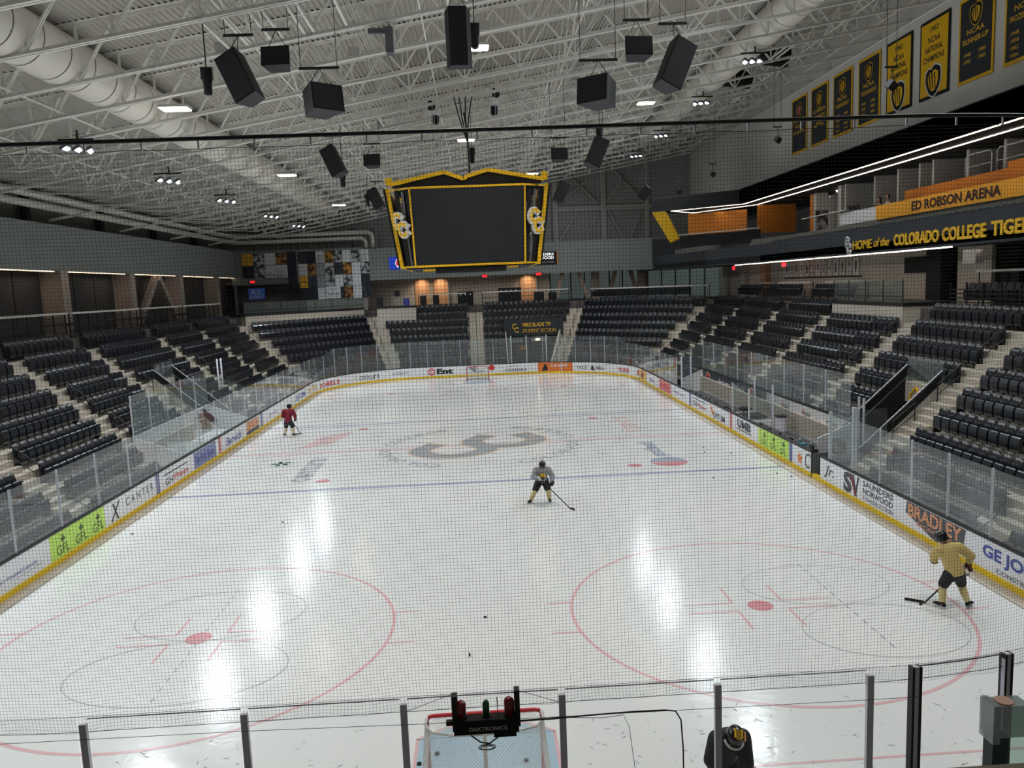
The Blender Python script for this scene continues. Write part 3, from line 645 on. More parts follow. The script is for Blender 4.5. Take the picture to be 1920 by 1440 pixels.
def cuts(i, sg):
    """openings along a straight run, (from, to) in y (sides) or x (end)"""
    if sg == 4: return ([(-10.38, 12.7)] if i >= 7 else [(-10.38, -7.92)] if i >= 4 else [])
    if sg == 0: return ([(-4.3, 7.12)] if i >= 7 else [(4.48, 7.12)] if i >= 4 else [])
    if sg == 2: return ([(2.8, 8.3-.33*(i-3))] if i >= 3 else [])
    return []
for i in range(9):
    for sg in range(5):
        b = MB(); d0, d1 = -.32-DR*i, .53-DR*i; z0, z1 = fl(i)-RZ-.15, fl(i); ct = cuts(i, sg)
        if not ct: ribbon(b, d0, d1, z0, z1, (sg,)); part('tread', b, CONC, stand); continue
        A, B = runpath(d0), runpath(d1); ax_ = 0 if sg == 2 else 1
        lo_, hi_ = sorted((A[sg][ax_], A[sg+1][ax_])); (c0, c1), = ct
        for q0, q1 in ((lo_, c0), (c1, hi_)):
            def pt(Pp, v, end):
                if abs(v-lo_) < 1e-6 or abs(v-hi_) < 1e-6:   # mitred end
                    k_ = sg if abs(A[sg][ax_]-v) < 1e-6 else sg+1; return Pp[k_]
                return (v, Pp[sg][1]) if sg == 2 else (Pp[sg][0], v)
            b = MB(); q = [pt(A, q0, 0), pt(A, q1, 1), pt(B, q1, 1), pt(B, q0, 0)]
            b.add([(*p, z0) for p in q]+[(*p, z1) for p in q], [(0,3,2,1),(4,5,6,7),(0,1,5,4),(1,2,6,5),(2,3,7,6),(3,0,4,7)]); part('tread', b, CONC, stand)
b = MB(); ribbon(b, -.32-DR*9+.02, -.32-DR*8-.02, -.2, .03); part('walkway', b, CONC, stand)
b = MB(); ribbon(b, .53, 6.5, 5.4, 6.1); part('concourse_slab', b, FLOORC, stand)
mb = MB(); mb.box(-40, 40, -44, 60, -.6, -.35); struct('floor', mb, CONCD)

# sections: side, start/end functions of row, allowed rows
def seat_spots():
    out = []
    def straight(side, name, y0, y1, rows, f=lambda i: (0, 0)):
        for i in rows:
            a = y0+f(i)[0]; c = y1+f(i)[1]; n = int((c-a+.1)/.5)
            if n <= 0: continue
            pad = (c-a-n*.5)/2
            for k_ in range(n):
                y = a+pad+.25+.5*k_
                if side == 'R': out.append((20.92-DR*i, y, fl(i), PI/2, name, i, k_, n))
                elif side == 'L': out.append((-(20.92-DR*i), y, fl(i), -PI/2, name, i, k_, n))
                else: out.append((y, 38.45-DR*i, fl(i), PI, name, i, k_, n))
    R9 = range(9)
    straight('L', 'left stand section nearest the camera', -26.5, -19.6, R9)
    straight('L', 'left stand second section', -18.4, -12.2, R9)
    straight('L', 'left stand third section', -11.0, -4.7, R9)
    straight('L', 'left stand fourth section', -3.6, 1.95, range(7))
    straight('L', 'left stand section over the tunnel', 3.3, 10.8, range(4))
    straight('L', 'left stand section beyond the tunnel', 7.5, 10.8, range(4, 9))
    straight('L', 'left stand sixth section', 12.3, 18.4, R9)
    straight('L', 'left stand last section', 19.7, 27.5, R9, lambda i: (0, -.35*i))
    straight('R', 'right stand section nearest the camera', -26.5, -19.4, R9)
    straight('R', 'right stand second section', -18.2, -11.9, R9)
    straight('R', 'right stand section above the tunnel', -10.7, -4.5, range(4))
    straight('R', 'right stand section beside the tunnel', -7.6, -4.5, range(4, 7))
    straight('R', 'right stand fourth section', -3.15, 3.95, range(1, 7))
    straight('R', 'right stand fifth section', 5.2, 11.35, range(7))
    straight('R', 'right stand sixth section', 12.6, 19.2, R9)
    straight('R', 'right stand last section', 20.1, 27.5, R9, lambda i: (.1*i, -.3*i))
    straight('E', 'far end section left of centre', -5.55, -.62, range(2), lambda i: (-.4*i, 0))
    straight('E', 'far end section left of centre', -9.35, -.62, range(2, 9), lambda i: (.33*i, 0))
    straight('E', 'far end section right of centre', .78, 9.6, range(3), lambda i: (0, -.33*i))
    straight('E', 'far end section beside the student tunnel', .78, 2.75, range(3, 9))
    for s, nm, rows in ((-1, 'far left corner section', range(1, 9)), (1, 'far right corner section', R9)):
        for i in rows:
            d = .52-DR*i; x1, y1 = V1(d); x2, y2 = V2(d); p1 = Vector((x1, y1)); p2 = Vector((x2, y2)); L = (p2-p1).length; u = (p2-p1)/L
            a = .75; c = L-.95; n = int((c-a)/.5)
            for k_ in range(n):
                p = p1+u*(a+.25+.5*k_); out.append((s*p.x, p.y, fl(i), s*PI*.75, nm, i, k_, n))
    return out
SP = seat_spots()
def vis(p):
    d = Vector(p)-CAM; z = d.dot(_f)
    if z < 1: return None
    x = 960+1453.6*d.dot(_r2)/z; y = 720-1453.6*d.dot(_u2)/z
    return z if (-25 < x < 1945 and -20 < y < 1460) else None
vsp = []
for s_ in SP:
    z = vis((s_[0], s_[1], s_[2]+.5))
    if z: vsp.append((z, s_))
vsp.sort(key=lambda t: t[0])
near = [s_ for z, s_ in vsp[:300]]; rest = [s_ for z, s_ in vsp[300:]]
# seat parts, local: row riser at y=0, faces +y, x is along the row
def seat_pan_mb():
    b = MB(); prof = [(.40, .20), (.435, .30), (.43, .55), (.40, .66), (.36, .69), (.30, .66), (.29, .30), (.33, .20)]
    n = len(prof)
    L = [(-.205, y, z) for y, z in prof]; Rr = [(.205, y, z) for y, z in prof]
    return b.add(L+Rr, [tuple(range(n)), tuple(range(2*n-1, n-1, -1))]+[(i, n+i, n+(i+1) % n, (i+1) % n) for i in range(n)])
def seat_back_mb():
    b = MB(); cols = [(-.225, .03, .86), (-.2, .005, .925), (-.1, -.02, .96), (0, -.028, .965), (.1, -.02, .96), (.2, .005, .925), (.225, .03, .86)]
    v = []
    for x, dy, zt in cols:
        v += [(x, .27+dy, .42), (x, .20+dy, .72), (x, .155+dy, zt), (x, .115+dy, zt-.012), (x, .15+dy, .70), (x, .215+dy, .42)]
    f = []
    for i in range(len(cols)-1):
        for k_ in range(6): f.append((i*6+k_, i*6+(k_+1) % 6, (i+1)*6+(k_+1) % 6, (i+1)*6+k_))
    f += [tuple(range(5, -1, -1)), tuple((len(cols)-1)*6+k_ for k_ in range(6))]
    return b.add(v, f)
def arm_mb(x=-.25):
    return MB().box(x-.022, x+.022, .16, .44, .60, .635).box(x-.018, x+.018, .2, .27, .12, .6)
def brk_mb(): return MB().box(-.04, .04, .0, .3, .16, .24).box(-.02, .02, .0, .06, .05, .24)
ME = {k_: fn().mesh(k_) for k_, fn in (('seat_pan', seat_pan_mb), ('backrest', seat_back_mb), ('armrest', arm_mb), ('bracket', brk_mb))}
shade(ME['backrest'], True)
ME['seat_pan'].materials.append(SEAT); ME['backrest'].materials.append(SEAT); ME['armrest'].materials.append(SEAT2); ME['bracket'].materials.append(SEAT2)
cup = arm_mb(.25).mesh('armrest_end'); cup.materials.append(SEAT2)
for x, y, z, rz, nm, row, k_, n in near:
    side = 'left' if x < 0 else 'right'
    t = thing('arena_seat', 'black folding seat, %s from near aisle, %s row up, %s' % (ORD[k_+1], ORD[9-row], nm), 'seat', (x, y, z), rz, 'folding seats of the lower stands')
    for p in ('seat_pan', 'backrest', 'armrest', 'bracket'): partm(p, ME[p], t)
    if (k_ == n-1 and rz < 0) or (k_ == 0 and rz > 0): partm('armrest', cup, t)
def low_seat(b, x, y, z, rz, tip=True):
    c, s_ = math.cos(rz), math.sin(rz)
    def P(v): return (x+v[0]*c-v[1]*s_, y+v[0]*s_+v[1]*c, z+v[2])
    for src in (SPAN, SBACK):
        b.add([P(v) for v in src.v], src.f)
SPAN = MB(); pr = [(.42, .20), (.43, .62), (.36, .69), (.29, .64), (.31, .20)]; n_ = len(pr)
SPAN.add([(-.205, y, z) for y, z in pr]+[(.205, y, z) for y, z in pr], [tuple(range(n_)), tuple(range(2*n_-1, n_-1, -1))]+[(i, n_+i, n_+(i+1) % n_, (i+1) % n_) for i in range(n_)])
SBACK = MB(); cl = [(-.225, .03, .87), (-.17, 0, .94), (0, -.028, .965), (.17, 0, .94), (.225, .03, .87)]; v_ = []
for x, dy, zt in cl: v_ += [(x, .27+dy, .42), (x, .155+dy, zt), (x, .115+dy, zt-.01), (x, .215+dy, .42)]
SBACK.add(v_, [(i*4+k_, i*4+(k_+1) % 4, (i+1)*4+(k_+1) % 4, (i+1)*4+k_) for i in range(4) for k_ in range(4)]+[(3, 2, 1, 0), (16, 17, 18, 19)])
b = MB()
for x, y, z, rz, nm, row, k_, n in rest: low_seat(b, x, y, z, rz)
# seats on the concourse rail, far right corner and right side
for i in range(22):
    p1 = Vector(V1(1.9)); p2 = Vector(V2(1.9)); u = (p2-p1).normalized(); p = p1+u*(1.5+.5*i); low_seat(b, p.x, p.y, 6.35, .75*PI)
for y0, n in ((20.4, 10), (13.0, 12), (5.6, 11), (-9.6, 10), (-16.5, 10)):
    for i in range(n): low_seat(b, 22.3, y0+.5*i, 6.3, PI/2)
solo('arena_seats', b, SEAT, 'black folding seats filling the farther rows all round the rink', 'seats', 'folding seats of the lower stands', kind='stuff')

# aisles: stairs with half steps, and handrails
CUTAIS = ('grey concrete right stairs past the tunnel', 'grey concrete right stairs by the raised platform', 'grey concrete right stairs, fifth from the camera', 'grey concrete left stairs, third from the camera', 'grey concrete left stairs beside the tunnel')
def stairs(label, P0, dirv, wv, rows=range(9), ext=0):
    """P0(i): point at the riser of row i on the aisle centre line; dirv outward unit; wv half width vector"""
    t = thing('aisle_stairs', label, 'stairs', (*P0(8), 0)); b = MB()
    for i in rows:
        if i == 8 or (i >= 6 and label in CUTAIS): continue
        z0 = fl(i+1); c = Vector((*P0(i+1), 0)); d = Vector((*dirv, 0)); w_ = Vector((*wv, 0))
        for k_, (a0, h) in enumerate(((-.56, .225), (-.28, .45))):
            q = [c+d*a0-w_, c+d*a0+w_, c+d*.01+w_, c+d*.01-w_]
            b.add([(p.x, p.y, z0) for p in q]+[(p.x, p.y, z0+h) for p in q], [(4,5,6,7),(0,1,5,4),(1,2,6,5),(2,3,7,6),(3,0,4,7),(0,3,2,1)])
    part('step', b, CONC, t); return t
def rail(t, P0, dirv, wo, i0, i1):
    """handrail from row i0 (upper) to i1 (lower) at lateral offset wo"""
    d = Vector((*dirv, 0)); o = Vector((*wo, 0))
    a = Vector((*P0(i0), fl(i0)))+o-d*.35; c = Vector((*P0(i1), fl(i1)))+o-d*.35
    b = MB(); up = Vector((0, 0, .92)); md = Vector((0, 0, .5))
    b.tube([a, a+up], .022, 6); b.tube([c, c+up], .022, 6); b.tube([a+up, c+up], .022, 6); b.tube([a+md, c+md], .018, 6)
    b.tube([a+up, a+up+d*.12-Vector((0,0,.04))], .022, 6)
    part('handrail', b, BLK, t, 'black handrail')
AIS = [('L', y, nm) for y, nm in ((-19.0, 'left stairs nearest the camera'), (-11.6, 'left stairs, second from the camera'), (-4.15, 'left stairs, third from the camera'), (2.62, 'left stairs beside the tunnel'), (11.55, 'left stairs past the tunnel'), (19.05, 'left stairs nearest the far corner'))]
AIS += [('R', y, nm) for y, nm in ((-18.8, 'right stairs nearest the camera'), (-11.3, 'right stairs beside the tunnel'), (-3.82, 'right stairs past the tunnel'), (4.58, 'right stairs by the raised platform'), (11.98, 'right stairs, fifth from the camera'), (19.6, 'right stairs nearest the far corner'))]
for sd, y, nm in AIS:
    s = -1 if sd == 'L' else 1
    P0 = (lambda i, s=s, y=y: (s*(20.92-DR*i), y))
    t = stairs('grey concrete %s' % nm, P0, (s, 0), (0, .58))
    for a, c in ((1, 2), (3, 4), (5, 6), (7, 8)) if sd == 'R' else ((3, 4), (5, 6), (7, 8)):
        if a == 7 and 'grey concrete '+nm in CUTAIS: continue
        rail(t, P0, (s, 0), (0, .5 if sd == 'R' else .5), a, c)
P0 = lambda i: (.09, 38.45-DR*i)
t = stairs('grey concrete stairs at the centre of the far end', P0, (0, 1), (.66, 0)); 
for a, c in ((0, 2), (3, 5), (6, 8)): rail(t, P0, (0, 1), (0, 0), a, c)
for s in (-1, 1):
    nmx = 'left' if s < 0 else 'right'
    d1 = Vector((math.sin(PI/8)*s, math.cos(PI/8))); P0 = (lambda i, s=s: ((V1(.52-DR*i)[0]*s), V1(.52-DR*i)[1]))
    t = stairs('slanting concrete stairs in the far end, %s of centre' % nmx, P0, d1, (.75*math.cos(PI/8), -.75*math.sin(PI/8)*s))
    for a, c in ((0, 1), (2, 3), (4, 5), (6, 7)): rail(t, P0, d1, (0, 0), a, c)
    d1 = Vector((math.cos(PI/8)*s, math.sin(PI/8))); P0 = (lambda i, s=s: ((V2(.52-DR*i)[0]*s), V2(.52-DR*i)[1]))
    t = stairs('slanting concrete stairs in the far %s corner' % nmx, P0, d1, (.75*math.sin(PI/8)*s, -.75*math.cos(PI/8)))
    for a, c in ((2, 3), (5, 6)): rail(t, P0, d1, (0, 0), a, c)
# raised platforms with pale concrete walls
def platform(label, polyp, zb=3.9, zt=6.25, edge=True):
    t = thing('raised_platform', label, 'platform', (polyp[0][0], polyp[0][1], zb)); n = len(polyp)
    part('wall', MB().add([(x, y, zb) for x, y in polyp]+[(x, y, zt) for x, y in polyp], [tuple(range(n-1,-1,-1)), tuple(range(n, 2*n))]+[(i, (i+1) % n, n+(i+1) % n, n+i) for i in range(n)]), CONC, t)
    g = Vector((sum(p[0] for p in polyp)/n, sum(p[1] for p in polyp)/n)); q = [g+(Vector(p)-g)*1.012 for p in polyp]
    part('edge_trim', MB().add([(p.x, p.y, zt-.02) for p in q]+[(p.x, p.y, zt+.16) for p in q], [tuple(range(n-1,-1,-1)), tuple(range(n, 2*n))]+[(i, (i+1) % n, n+(i+1) % n, n+i) for i in range(n)]), BLK, t, 'black edge trim'); return t
platform('pale concrete platform over the right stand, black edge', [(20.05, 4.0), (20.05, -3.2), (22.6, -3.2), (22.6, 4.0)])
a = Vector(V1(-.32)); c = Vector(V2(-.32)); u = (c-a).normalized(); a2 = a+u*.75; c2 = c-u*.9; nn = Vector((u.y, -u.x))*-2.6
a3, c3 = a2+nn, c2+nn
platform('long pale concrete platform above far left corner seats', [(-a2.x, a2.y), (-c2.x, c2.y), (-c3.x, c3.y), (-a3.x, a3.y)][::-1])
platform('pale concrete platform above far end seats, left of centre', [(-9.4, 36.85), (-5.7, 36.85), (-5.7, 39.4), (-9.4, 39.4)], 4.4)

# tunnels through the stands
def tunnel(label, s, y0, y1, sign=False):
    t = thing('stand_tunnel', label, 'tunnel', (s*15.3, (y0+y1)/2, .03))
    X = lambda v: s*v
    for y in (y0, y1):
        yy = y+(.06 if y == y1 else -.06); pr_ = [(13.5, 0), (18.0, 0), (18.0, 3.5), (17.65, 3.62), (14.6, .85), (13.5, .3)]; n = len(pr_)
        b = MB(); b.add([(X(a), y, z) for a, z in pr_]+[(X(a), yy, z) for a, z in pr_], [tuple(range(n)), tuple(range(2*n-1, n-1, -1))]+[(i, (i+1) % n, n+(i+1) % n, n+i) for i in range(n)]); part('side_wall', b, CONC, t)
        yl = y+(.03 if y == y0 else -.03)
        part('side_lining', MB().add([(X(a), yl, z) for a, z in [(13.6, .06), (17.6, .06), (17.6, 3.55), (14.6, .84), (13.6, .3)]], [(0,1,2,3,4)]), BLKM, t)
        part('rail_cap', MB().bar((X(14.5), y, 1.2), (X(17.65), y, 4.02), .14, .09), BLK, t)
        part('rail_panel', MB().add([(X(14.5), y, .8), (X(17.65), y, 3.6), (X(17.65), y, 4.0), (X(14.5), y, 1.18)], [(0,1,2,3)]), BLKM, t)
        part('grab_bar', MB().tube([(X(14.5), y, 1.28), (X(17.65), y, 4.1)], .025, 6), ALU, t)
    part('dark_mouth', MB().box(min(X(17.62), X(17.8)), max(X(17.62), X(17.8)), y0, y1, 0, 3.42), BLKM, t)
    part('floor_mat', MB().box(min(X(13.4), X(17.6)), max(X(13.4), X(17.6)), y0, y1, .0, .06), BLKM, t)
    part('guard_glass', MB().quad((X(17.68), y0, 3.5), (X(17.68), y1, 3.5), (X(17.68), y1, 4.42), (X(17.68), y0, 4.42)), GLASSG, t)
    if sign:
        b = MB(); yc = (y0+y1)/2+.2
        pts = [(-.5, -.5), (-.5, .35), (-.15, .7), (.1, .45), (.3, .6), (.55, .35), (.55, .1), (.2, .12), (.2, -.5)]
        for i in range(len(pts)):
            p, q = pts[i], pts[(i+1) % len(pts)]; b.bar((X(17.55), yc-p[0]*1.1, 2.55+p[1]), (X(17.55), yc-q[0]*1.1, 2.55+q[1]), .07, .07, (1, 0, 0))
        part('wall_emblem', b, GOLD, t, 'gold outline emblem')
    return t
tunnel('black lined players tunnel cut through the right stand', 1, -10.35, -7.95, True)
tunnel('black lined tunnel through the left stand behind penalty box', -1, 4.5, 7.1)
# student section tunnel at the far end
t = thing('student_tunnel', 'dark tunnel in the far end under gold lettered sign', 'tunnel', (5.5, 34, .03))
b = MB(); b.add([(2.78, 35.75, 0), (2.78, 31.2, 0), (2.78, 31.2, .7), (2.78, 35.75, 4.5), (2.86, 35.75, 0), (2.86, 31.2, 0), (2.86, 31.2, .7), (2.86, 35.75, 4.5)], [(0,3,2,1), (4,5,6,7), (1,2,6,5), (2,3,7,6)])
b.add([(8.3, 35.75, 0), (6.6, 31.2, 0), (6.6, 31.2, .7), (8.3, 35.75, 4.5), (8.42, 35.75, 0), (6.75, 31.2, 0), (6.75, 31.2, .7), (8.42, 35.75, 4.5)], [(0,1,2,3), (4,7,6,5), (1,5,6,2), (2,6,7,3)])
part('side_wall', b, CONC, t)
part('sign_panel', MB().box(2.7, 8.3, 34.7, 34.85, 3.2, 4.75), NAVY, t)
part('back_wall', MB().box(2.86, 8.3, 35.7, 35.8, 0, 4.6), mat('tunnel_wall', (44, 44, 46), .7), t)
part('soffit', MB().box(2.86, 8.1, 34.85, 35.7, 3.2, 3.3), BLKM, t)
part('floor_mat', MB().box(2.86, 8.1, 31.2, 35.7, .04, .06), BLKM, t)
b = MB(); text(b, "MIKE SLADE '79", (4.4, 34.69, 4.03), (1,0,0), (0,0,1), 2.7, .38, .03); part('lettering', b, GOLDL, t)
b = MB(); text(b, "STUDENT SECTION", (4.4, 34.69, 3.45), (1,0,0), (0,0,1), 3.2, .36, .0); part('lettering', b, GOLDL, t)
b = MB(); cc_logo(b, (3.8, 34.695, 3.93), (1,0,0), (0,0,1), (0,-1,0), .62, .01, -.02); part('emblem', b, GOLDL, t)
for x, y in ((3.15, 31.6), (4.55, 31.6), (6.35, 31.6)): part('white_post', MB().box(x-.05, x+.05, y, y+.08, .03, 3.4), TXTW, t)
b = MB().box(3.3, 4.5, 35.6, 35.68, 2.55, 2.85).box(5.3, 6.8, 35.6, 35.68, 2.6, 2.85); part('header_sign', b, GREYP, t)
part('wall_lamp', MB().sphere((5.9, 35.5, 2.75), .09, 8), EWARM, t)
part('notice', MB().box(4.1, 4.8, 35.62, 35.7, 1.8, 2.2), ORG, t)
# black gap filling rows removed for the student tunnel
# ------------------------------------------------------------------ benches (right) and penalty boxes (left)
GW = mat('bench_white', (232, 232, 234), .4, noise=.02)
t = thing('bench_enclosure', 'white walled team benches with black capped back wall', 'bench area', (15.2, 2, 0))
part('back_wall', MB().box(15.2, 15.28, -8.4, 12.6, 0, 1.88), GW, t)
part('wall_cap', MB().box(15.15, 15.32, -8.4, 12.6, 1.88, 1.95), BLK, t); part('bench_floor', MB().box(13.05, 15.2, -11.0, 12.6, .03, .06), CONCD, t)
b = MB()
for y in (12.6, -8.4): b.add([(15.2, y, 0), (13.75, y, 0), (13.75, y, 1.3), (15.2, y, 1.88), (15.2, y+.06, 0), (13.75, y+.06, 0), (13.75, y+.06, 1.3), (15.2, y+.06, 1.88)], [(0,1,2,3),(7,6,5,4),(1,5,6,2),(2,6,7,3)])
part('end_wall', b, GW, t)
b = MB()
for i in range(2): b.lathe((13.9+.45*i, 12.59, 1.2), [(.035, 0), (.035, .01)], 10, (0, -1, 0))
part('wall_socket', b, BLK, t)
part('sloped_cap', MB().bar((13.7, 12.63, 1.33), (15.2, 12.63, 1.92), .1, .05), BLK, t)
part('ad_ground', MB().box(15.17, 15.2, -.3, 12.45, .95, 1.86), NAVYAD, t)
part('white_section', MB().box(15.15, 15.2, -8.3, .9, .2, 1.86), GW, t)
b = MB(); text(b, "Jersey Mike's", (15.16, 9.3, 1.2), (0,-1,0), (0,0,1), 5.0, .46, .02, .25); part('lettering', b, TXTW, t)
for y in (11.3, 3.2):
    b = MB(); strip_prism(b, 0, 0, .0, .42, 0, 2*PI, (15.165, y, 1.4), (0,-1,0), (0,0,1), (-1,0,0), .005, 24, 1.25, 1); part('roundel', b, TXTR, t)
    b = MB(); strip_prism(b, 0, 0, .37, .41, 0, 2*PI, (15.158, y, 1.4), (0,-1,0), (0,0,1), (-1,0,0), .005, 24, 1.25, 1); part('roundel_ring', b, TXTW, t)
    b = MB(); text(b, "SUBS", (15.155, y+.36, 1.26), (0,-1,0), (0,0,1), .72, .26, .02); part('roundel_lettering', b, NAVYAD, t)
for y in (-1.5, -4.0, -6.65):
    b = MB(); text(b, "O'NEIL", (15.14, y+.5, 1.35), (0,-1,0), (0,0,1), 1.05, .24, .0); part('lettering', b, TXTB, t)
    b = MB().box(15.13, 15.145, y+.24, y+.27, 1.2, 1.72); part('red_bar', b, TXTR, t)
    b = MB(); text(b, "CONSTRUCTION", (15.14, y-.7, 1.38), (0,-1,0), (0,0,1), .8, .07, .0); part('small_lettering', b, MAUVE, t)
bys = [12.6-2.3*i for i in range(10)]
for i in range(9):
    tt = thing('rink_glass', '%s tall glass pane from the far end behind the benches' % ORD[i+1], 'glass panel', (15.24, bys[i]-1.15, 1.95))
    part('pane', MB().quad((15.24, bys[i], 1.95), (15.24, bys[i+1], 1.95), (15.24, bys[i+1], 3.78), (15.24, bys[i], 3.78)), GLASS, tt)
    part('post', MB().box(15.22, 15.27, bys[i]-.025, bys[i]+.025, 1.95, 3.78), ALUL, tt)
tt = thing('rink_glass', 'glass return pane closing the far end of the benches', 'glass panel', (14.4, 12.65, 1.3)); part('pane', MB().quad((13.1, 12.65, 1.1), (15.2, 12.65, 1.9), (15.2, 12.65, 3.7), (13.1, 12.65, 2.87)), GLASS, tt)
for nm, y, m2 in (('far', .15, GLASS), ('near', -2.3, GLASS)):
    tt = thing('bench_divider', '%s glass divider between the two team benches' % nm, 'glass panel', (14, y, .05))
    part('pane', MB().quad((13.05, y, 1.0), (15.1, y, 1.0), (15.1, y, 2.9), (13.05, y, 2.5)), m2, tt)
    part('base_panel', MB().box(13.05, 14.3, y-.03, y+.03, .05, 1.02), GW, tt); part('post', MB().box(13.05, 13.12, y-.04, y+.04, .9, 2.55), ALUL, tt); part('post', MB().box(14.2, 14.27, y-.04, y+.04, .9, 2.7), ALU, tt)
tt = thing('bench_divider', 'tall glass panel closing the near end of the benches', 'glass panel', (14, -11.0, .05))
part('pane', MB().quad((13.05, -11.0, 1.05), (15.2, -11.0, 1.05), (15.2, -11.0, 2.9), (13.05, -11.0, 2.75)), GLASS, tt)
part('post', MB().box(13.02, 13.1, -11.05, -10.95, .98, 2.85), ALUL, tt); part('post', MB().box(13.9, 14.05, -11.05, -10.9, .2, 2.95), ALUL, tt)
def shelf(lab, y0, y1, holes):
    t = thing('bottle_shelf', lab, 'shelf', (13.3, (y0+y1)/2, .8))
    part('shelf_top', MB().box(13.0, 13.42, y0, y1, .98, 1.03), mat('shelf_grey', (66, 68, 74), .5), t); part('shelf_front', MB().box(13.36, 13.42, y0, y1, .72, .98), MATS['shelf_grey'], t)
    for k_, y in enumerate(holes): part('bottle_holder', MB().lathe((13.2, y, 1.03), [(.06, 0), (.06, .05), (.045, .05)], 10), BLKM, t)
shelf('long dark bottle shelf of the far bench', 2.0, 8.9, [8.2, 7.2, 6.2, 5.1, 4.5, 3.2]); shelf('long dark bottle shelf of the near bench', -9.2, -2.9, [-3.6, -4.7, -5.9, -7.0, -7.2])
for lab, y0, y1 in (('far', 3, 11.5), ('near', -8.2, -2.6)):
    t = thing('player_bench', 'long dark wooden bench seat, %s team bench' % lab, 'bench', (14.5, (y0+y1)/2, .05))
    part('seat_board', MB().box(14.3, 14.75, y0, y1, .45, .52), mat('bench_dark', (70, 70, 74), .6), t)
    for k_ in range(4): yy = y0+.3+(y1-y0-.6)*k_/3; part('leg', MB().box(14.35, 14.7, yy-.03, yy+.03, .05, .45), BLK, t)
def bottle(x, y, z, lab, m1, m2):
    t = thing('water_bottle', lab, 'bottle', (x, y, z)); part('body', MB().lathe((x, y, z), [(.035, 0), (.04, .02), (.04, .15), (.03, .18)], 10), m1, t, smooth=True); part('cap', MB().lathe((x, y, z+.18), [(.032, 0), (.032, .03), (.012, .05)], 10), m2, t)
TEAL = mat('teal', (52, 132, 142), .4); GRN = mat('bottle_green', (40, 92, 78), .4)
bottle(13.2, -7.95, 1.03, 'white topped teal bottle on the near bench shelf', TEAL, TXTW); bottle(13.2, -8.95, 1.03, 'white topped green bottle nearest the open gate', GRN, TXTW); bottle(13.15, -3.3, 1.03, 'white bottle at the far end of near bench shelf', TXTW, BLK)
solo('towel', MB().box(13.08, 13.3, -8.45, -8.1, 1.03, 1.09), TEAL, 'folded teal towel on the near bench shelf', 'towel')
t = thing('equipment_bag', 'black bag with tan piping at near end of benches', 'bag', (13.9, -9.9, .6))
b = MB(); R = Matrix.Rotation(.3, 3, 'Z')
b.prism([(-.3, 0), (.3, 0), (.34, .2), (.28, .48), (.15, .55), (-.2, .55), (-.3, .45)], (13.7, -9.9, 1.0), (0, -1, 0), (0, 0, 1), (1, 0, 0), .35); part('body', b, BLKM, t)
part('piping', MB().tube([(13.69, -9.7, 1.1), (13.69, -9.78, 1.4), (13.69, -10.1, 1.48), (13.69, -10.15, 1.15)], .014, 5), PEACH, t)
part('stand_box', MB().box(13.55, 14.3, -10.3, -9.5, .05, 1.0), MATS['gate_grey'], t, 'grey box under the bag')
t = thing('camera_table', 'low white counter with black top between the benches', 'table', (13.5, -1.2, .05)); part('front', MB().box(13.1, 14.0, -2.2, -.9, .05, 1.1), GW, t); part('top', MB().box(13.08, 14.05, -2.25, -.85, 1.1, 1.14), BLK, t)
t = thing('stool', 'black padded stool between the team benches', 'stool', (13.6, -.35, .05)); part('cushion', MB().lathe((13.6, -.35, 1.2), [(.3, 0), (.34, .05), (.3, .12)], 14), BLKM, t)
for a in range(4): part('leg', MB().tube([(13.6+.2*math.cos(a*PI/2+.7), -.35+.2*math.sin(a*PI/2+.7), .05), (13.6+.15*math.cos(a*PI/2+.7), -.35+.15*math.sin(a*PI/2+.7), 1.2)], .02, 6), BLK, t)
t = thing('bin', 'grey steel waste bin behind near bench divider', 'bin', (14.4, -2.9, .05)); part('body', MB().lathe((14.4, -2.9, .05), [(.24, 0), (.26, 1.2)], 14), ALU, t); part('rim', MB().lathe((14.4, -2.9, 1.25), [(.3, 0), (.3, .05)], 14), BLK, t)
t = thing('glass_door_post', 'pair of tall aluminium posts at the right tunnel mouth', 'post', (14.2, -10.9, .05))
for y in (-9.35, -9.75): part('post', MB().tube([(14.9, y-.1, .05), (14.9, y-.1, 3.1)], .05, 8), ALUL, t)
t = thing('glass_door', 'open glass door past the far bench', 'door', (13.3, 9.9, 1.05)); part('pane', MB().quad((13.05, 9.9, .3), (14.0, 10.5, .3), (14.0, 10.5, 3.0), (13.05, 9.9, 3.0)), GLASS, t)
for x, y in ((13.05, 9.9), (13.75, 10.3)): part('post', MB().box(x-.04, x+.04, y-.04, y+.04, .1, 3.05), ALU, t)
# penalty boxes, left
t = thing('penalty_box', 'white walled penalty boxes behind the left boards', 'penalty box', (-14.2, 2, 0))
part('back_wall', MB().box(-15.28, -15.2, -4.2, 5.5, 0, 1.9), GW, t); part('wall_cap', MB().box(-15.32, -15.16, -4.2, 5.5, 1.9, 1.96), ALUL, t)
b = MB()
for y in (-4.2, 5.5): b.add([(-15.2, y, 0), (-13.1, y, 0), (-13.1, y, 1.1), (-15.2, y, 1.9), (-15.2, y+.06, 0), (-13.1, y+.06, 0), (-13.1, y+.06, 1.1), (-15.2, y+.06, 1.9)], [(0,1,2,3),(7,6,5,4),(1,5,6,2),(2,6,7,3)])
part('end_wall', b, GW, t); part('floor', MB().box(-15.2, -13.1, -4.2, 5.5, .03, .08), GREYP, t)
for y in (-1.2, 2.4): part('divider_wall', MB().box(-15.2, -13.1, y, y+.06, .03, 1.05), GW, t)
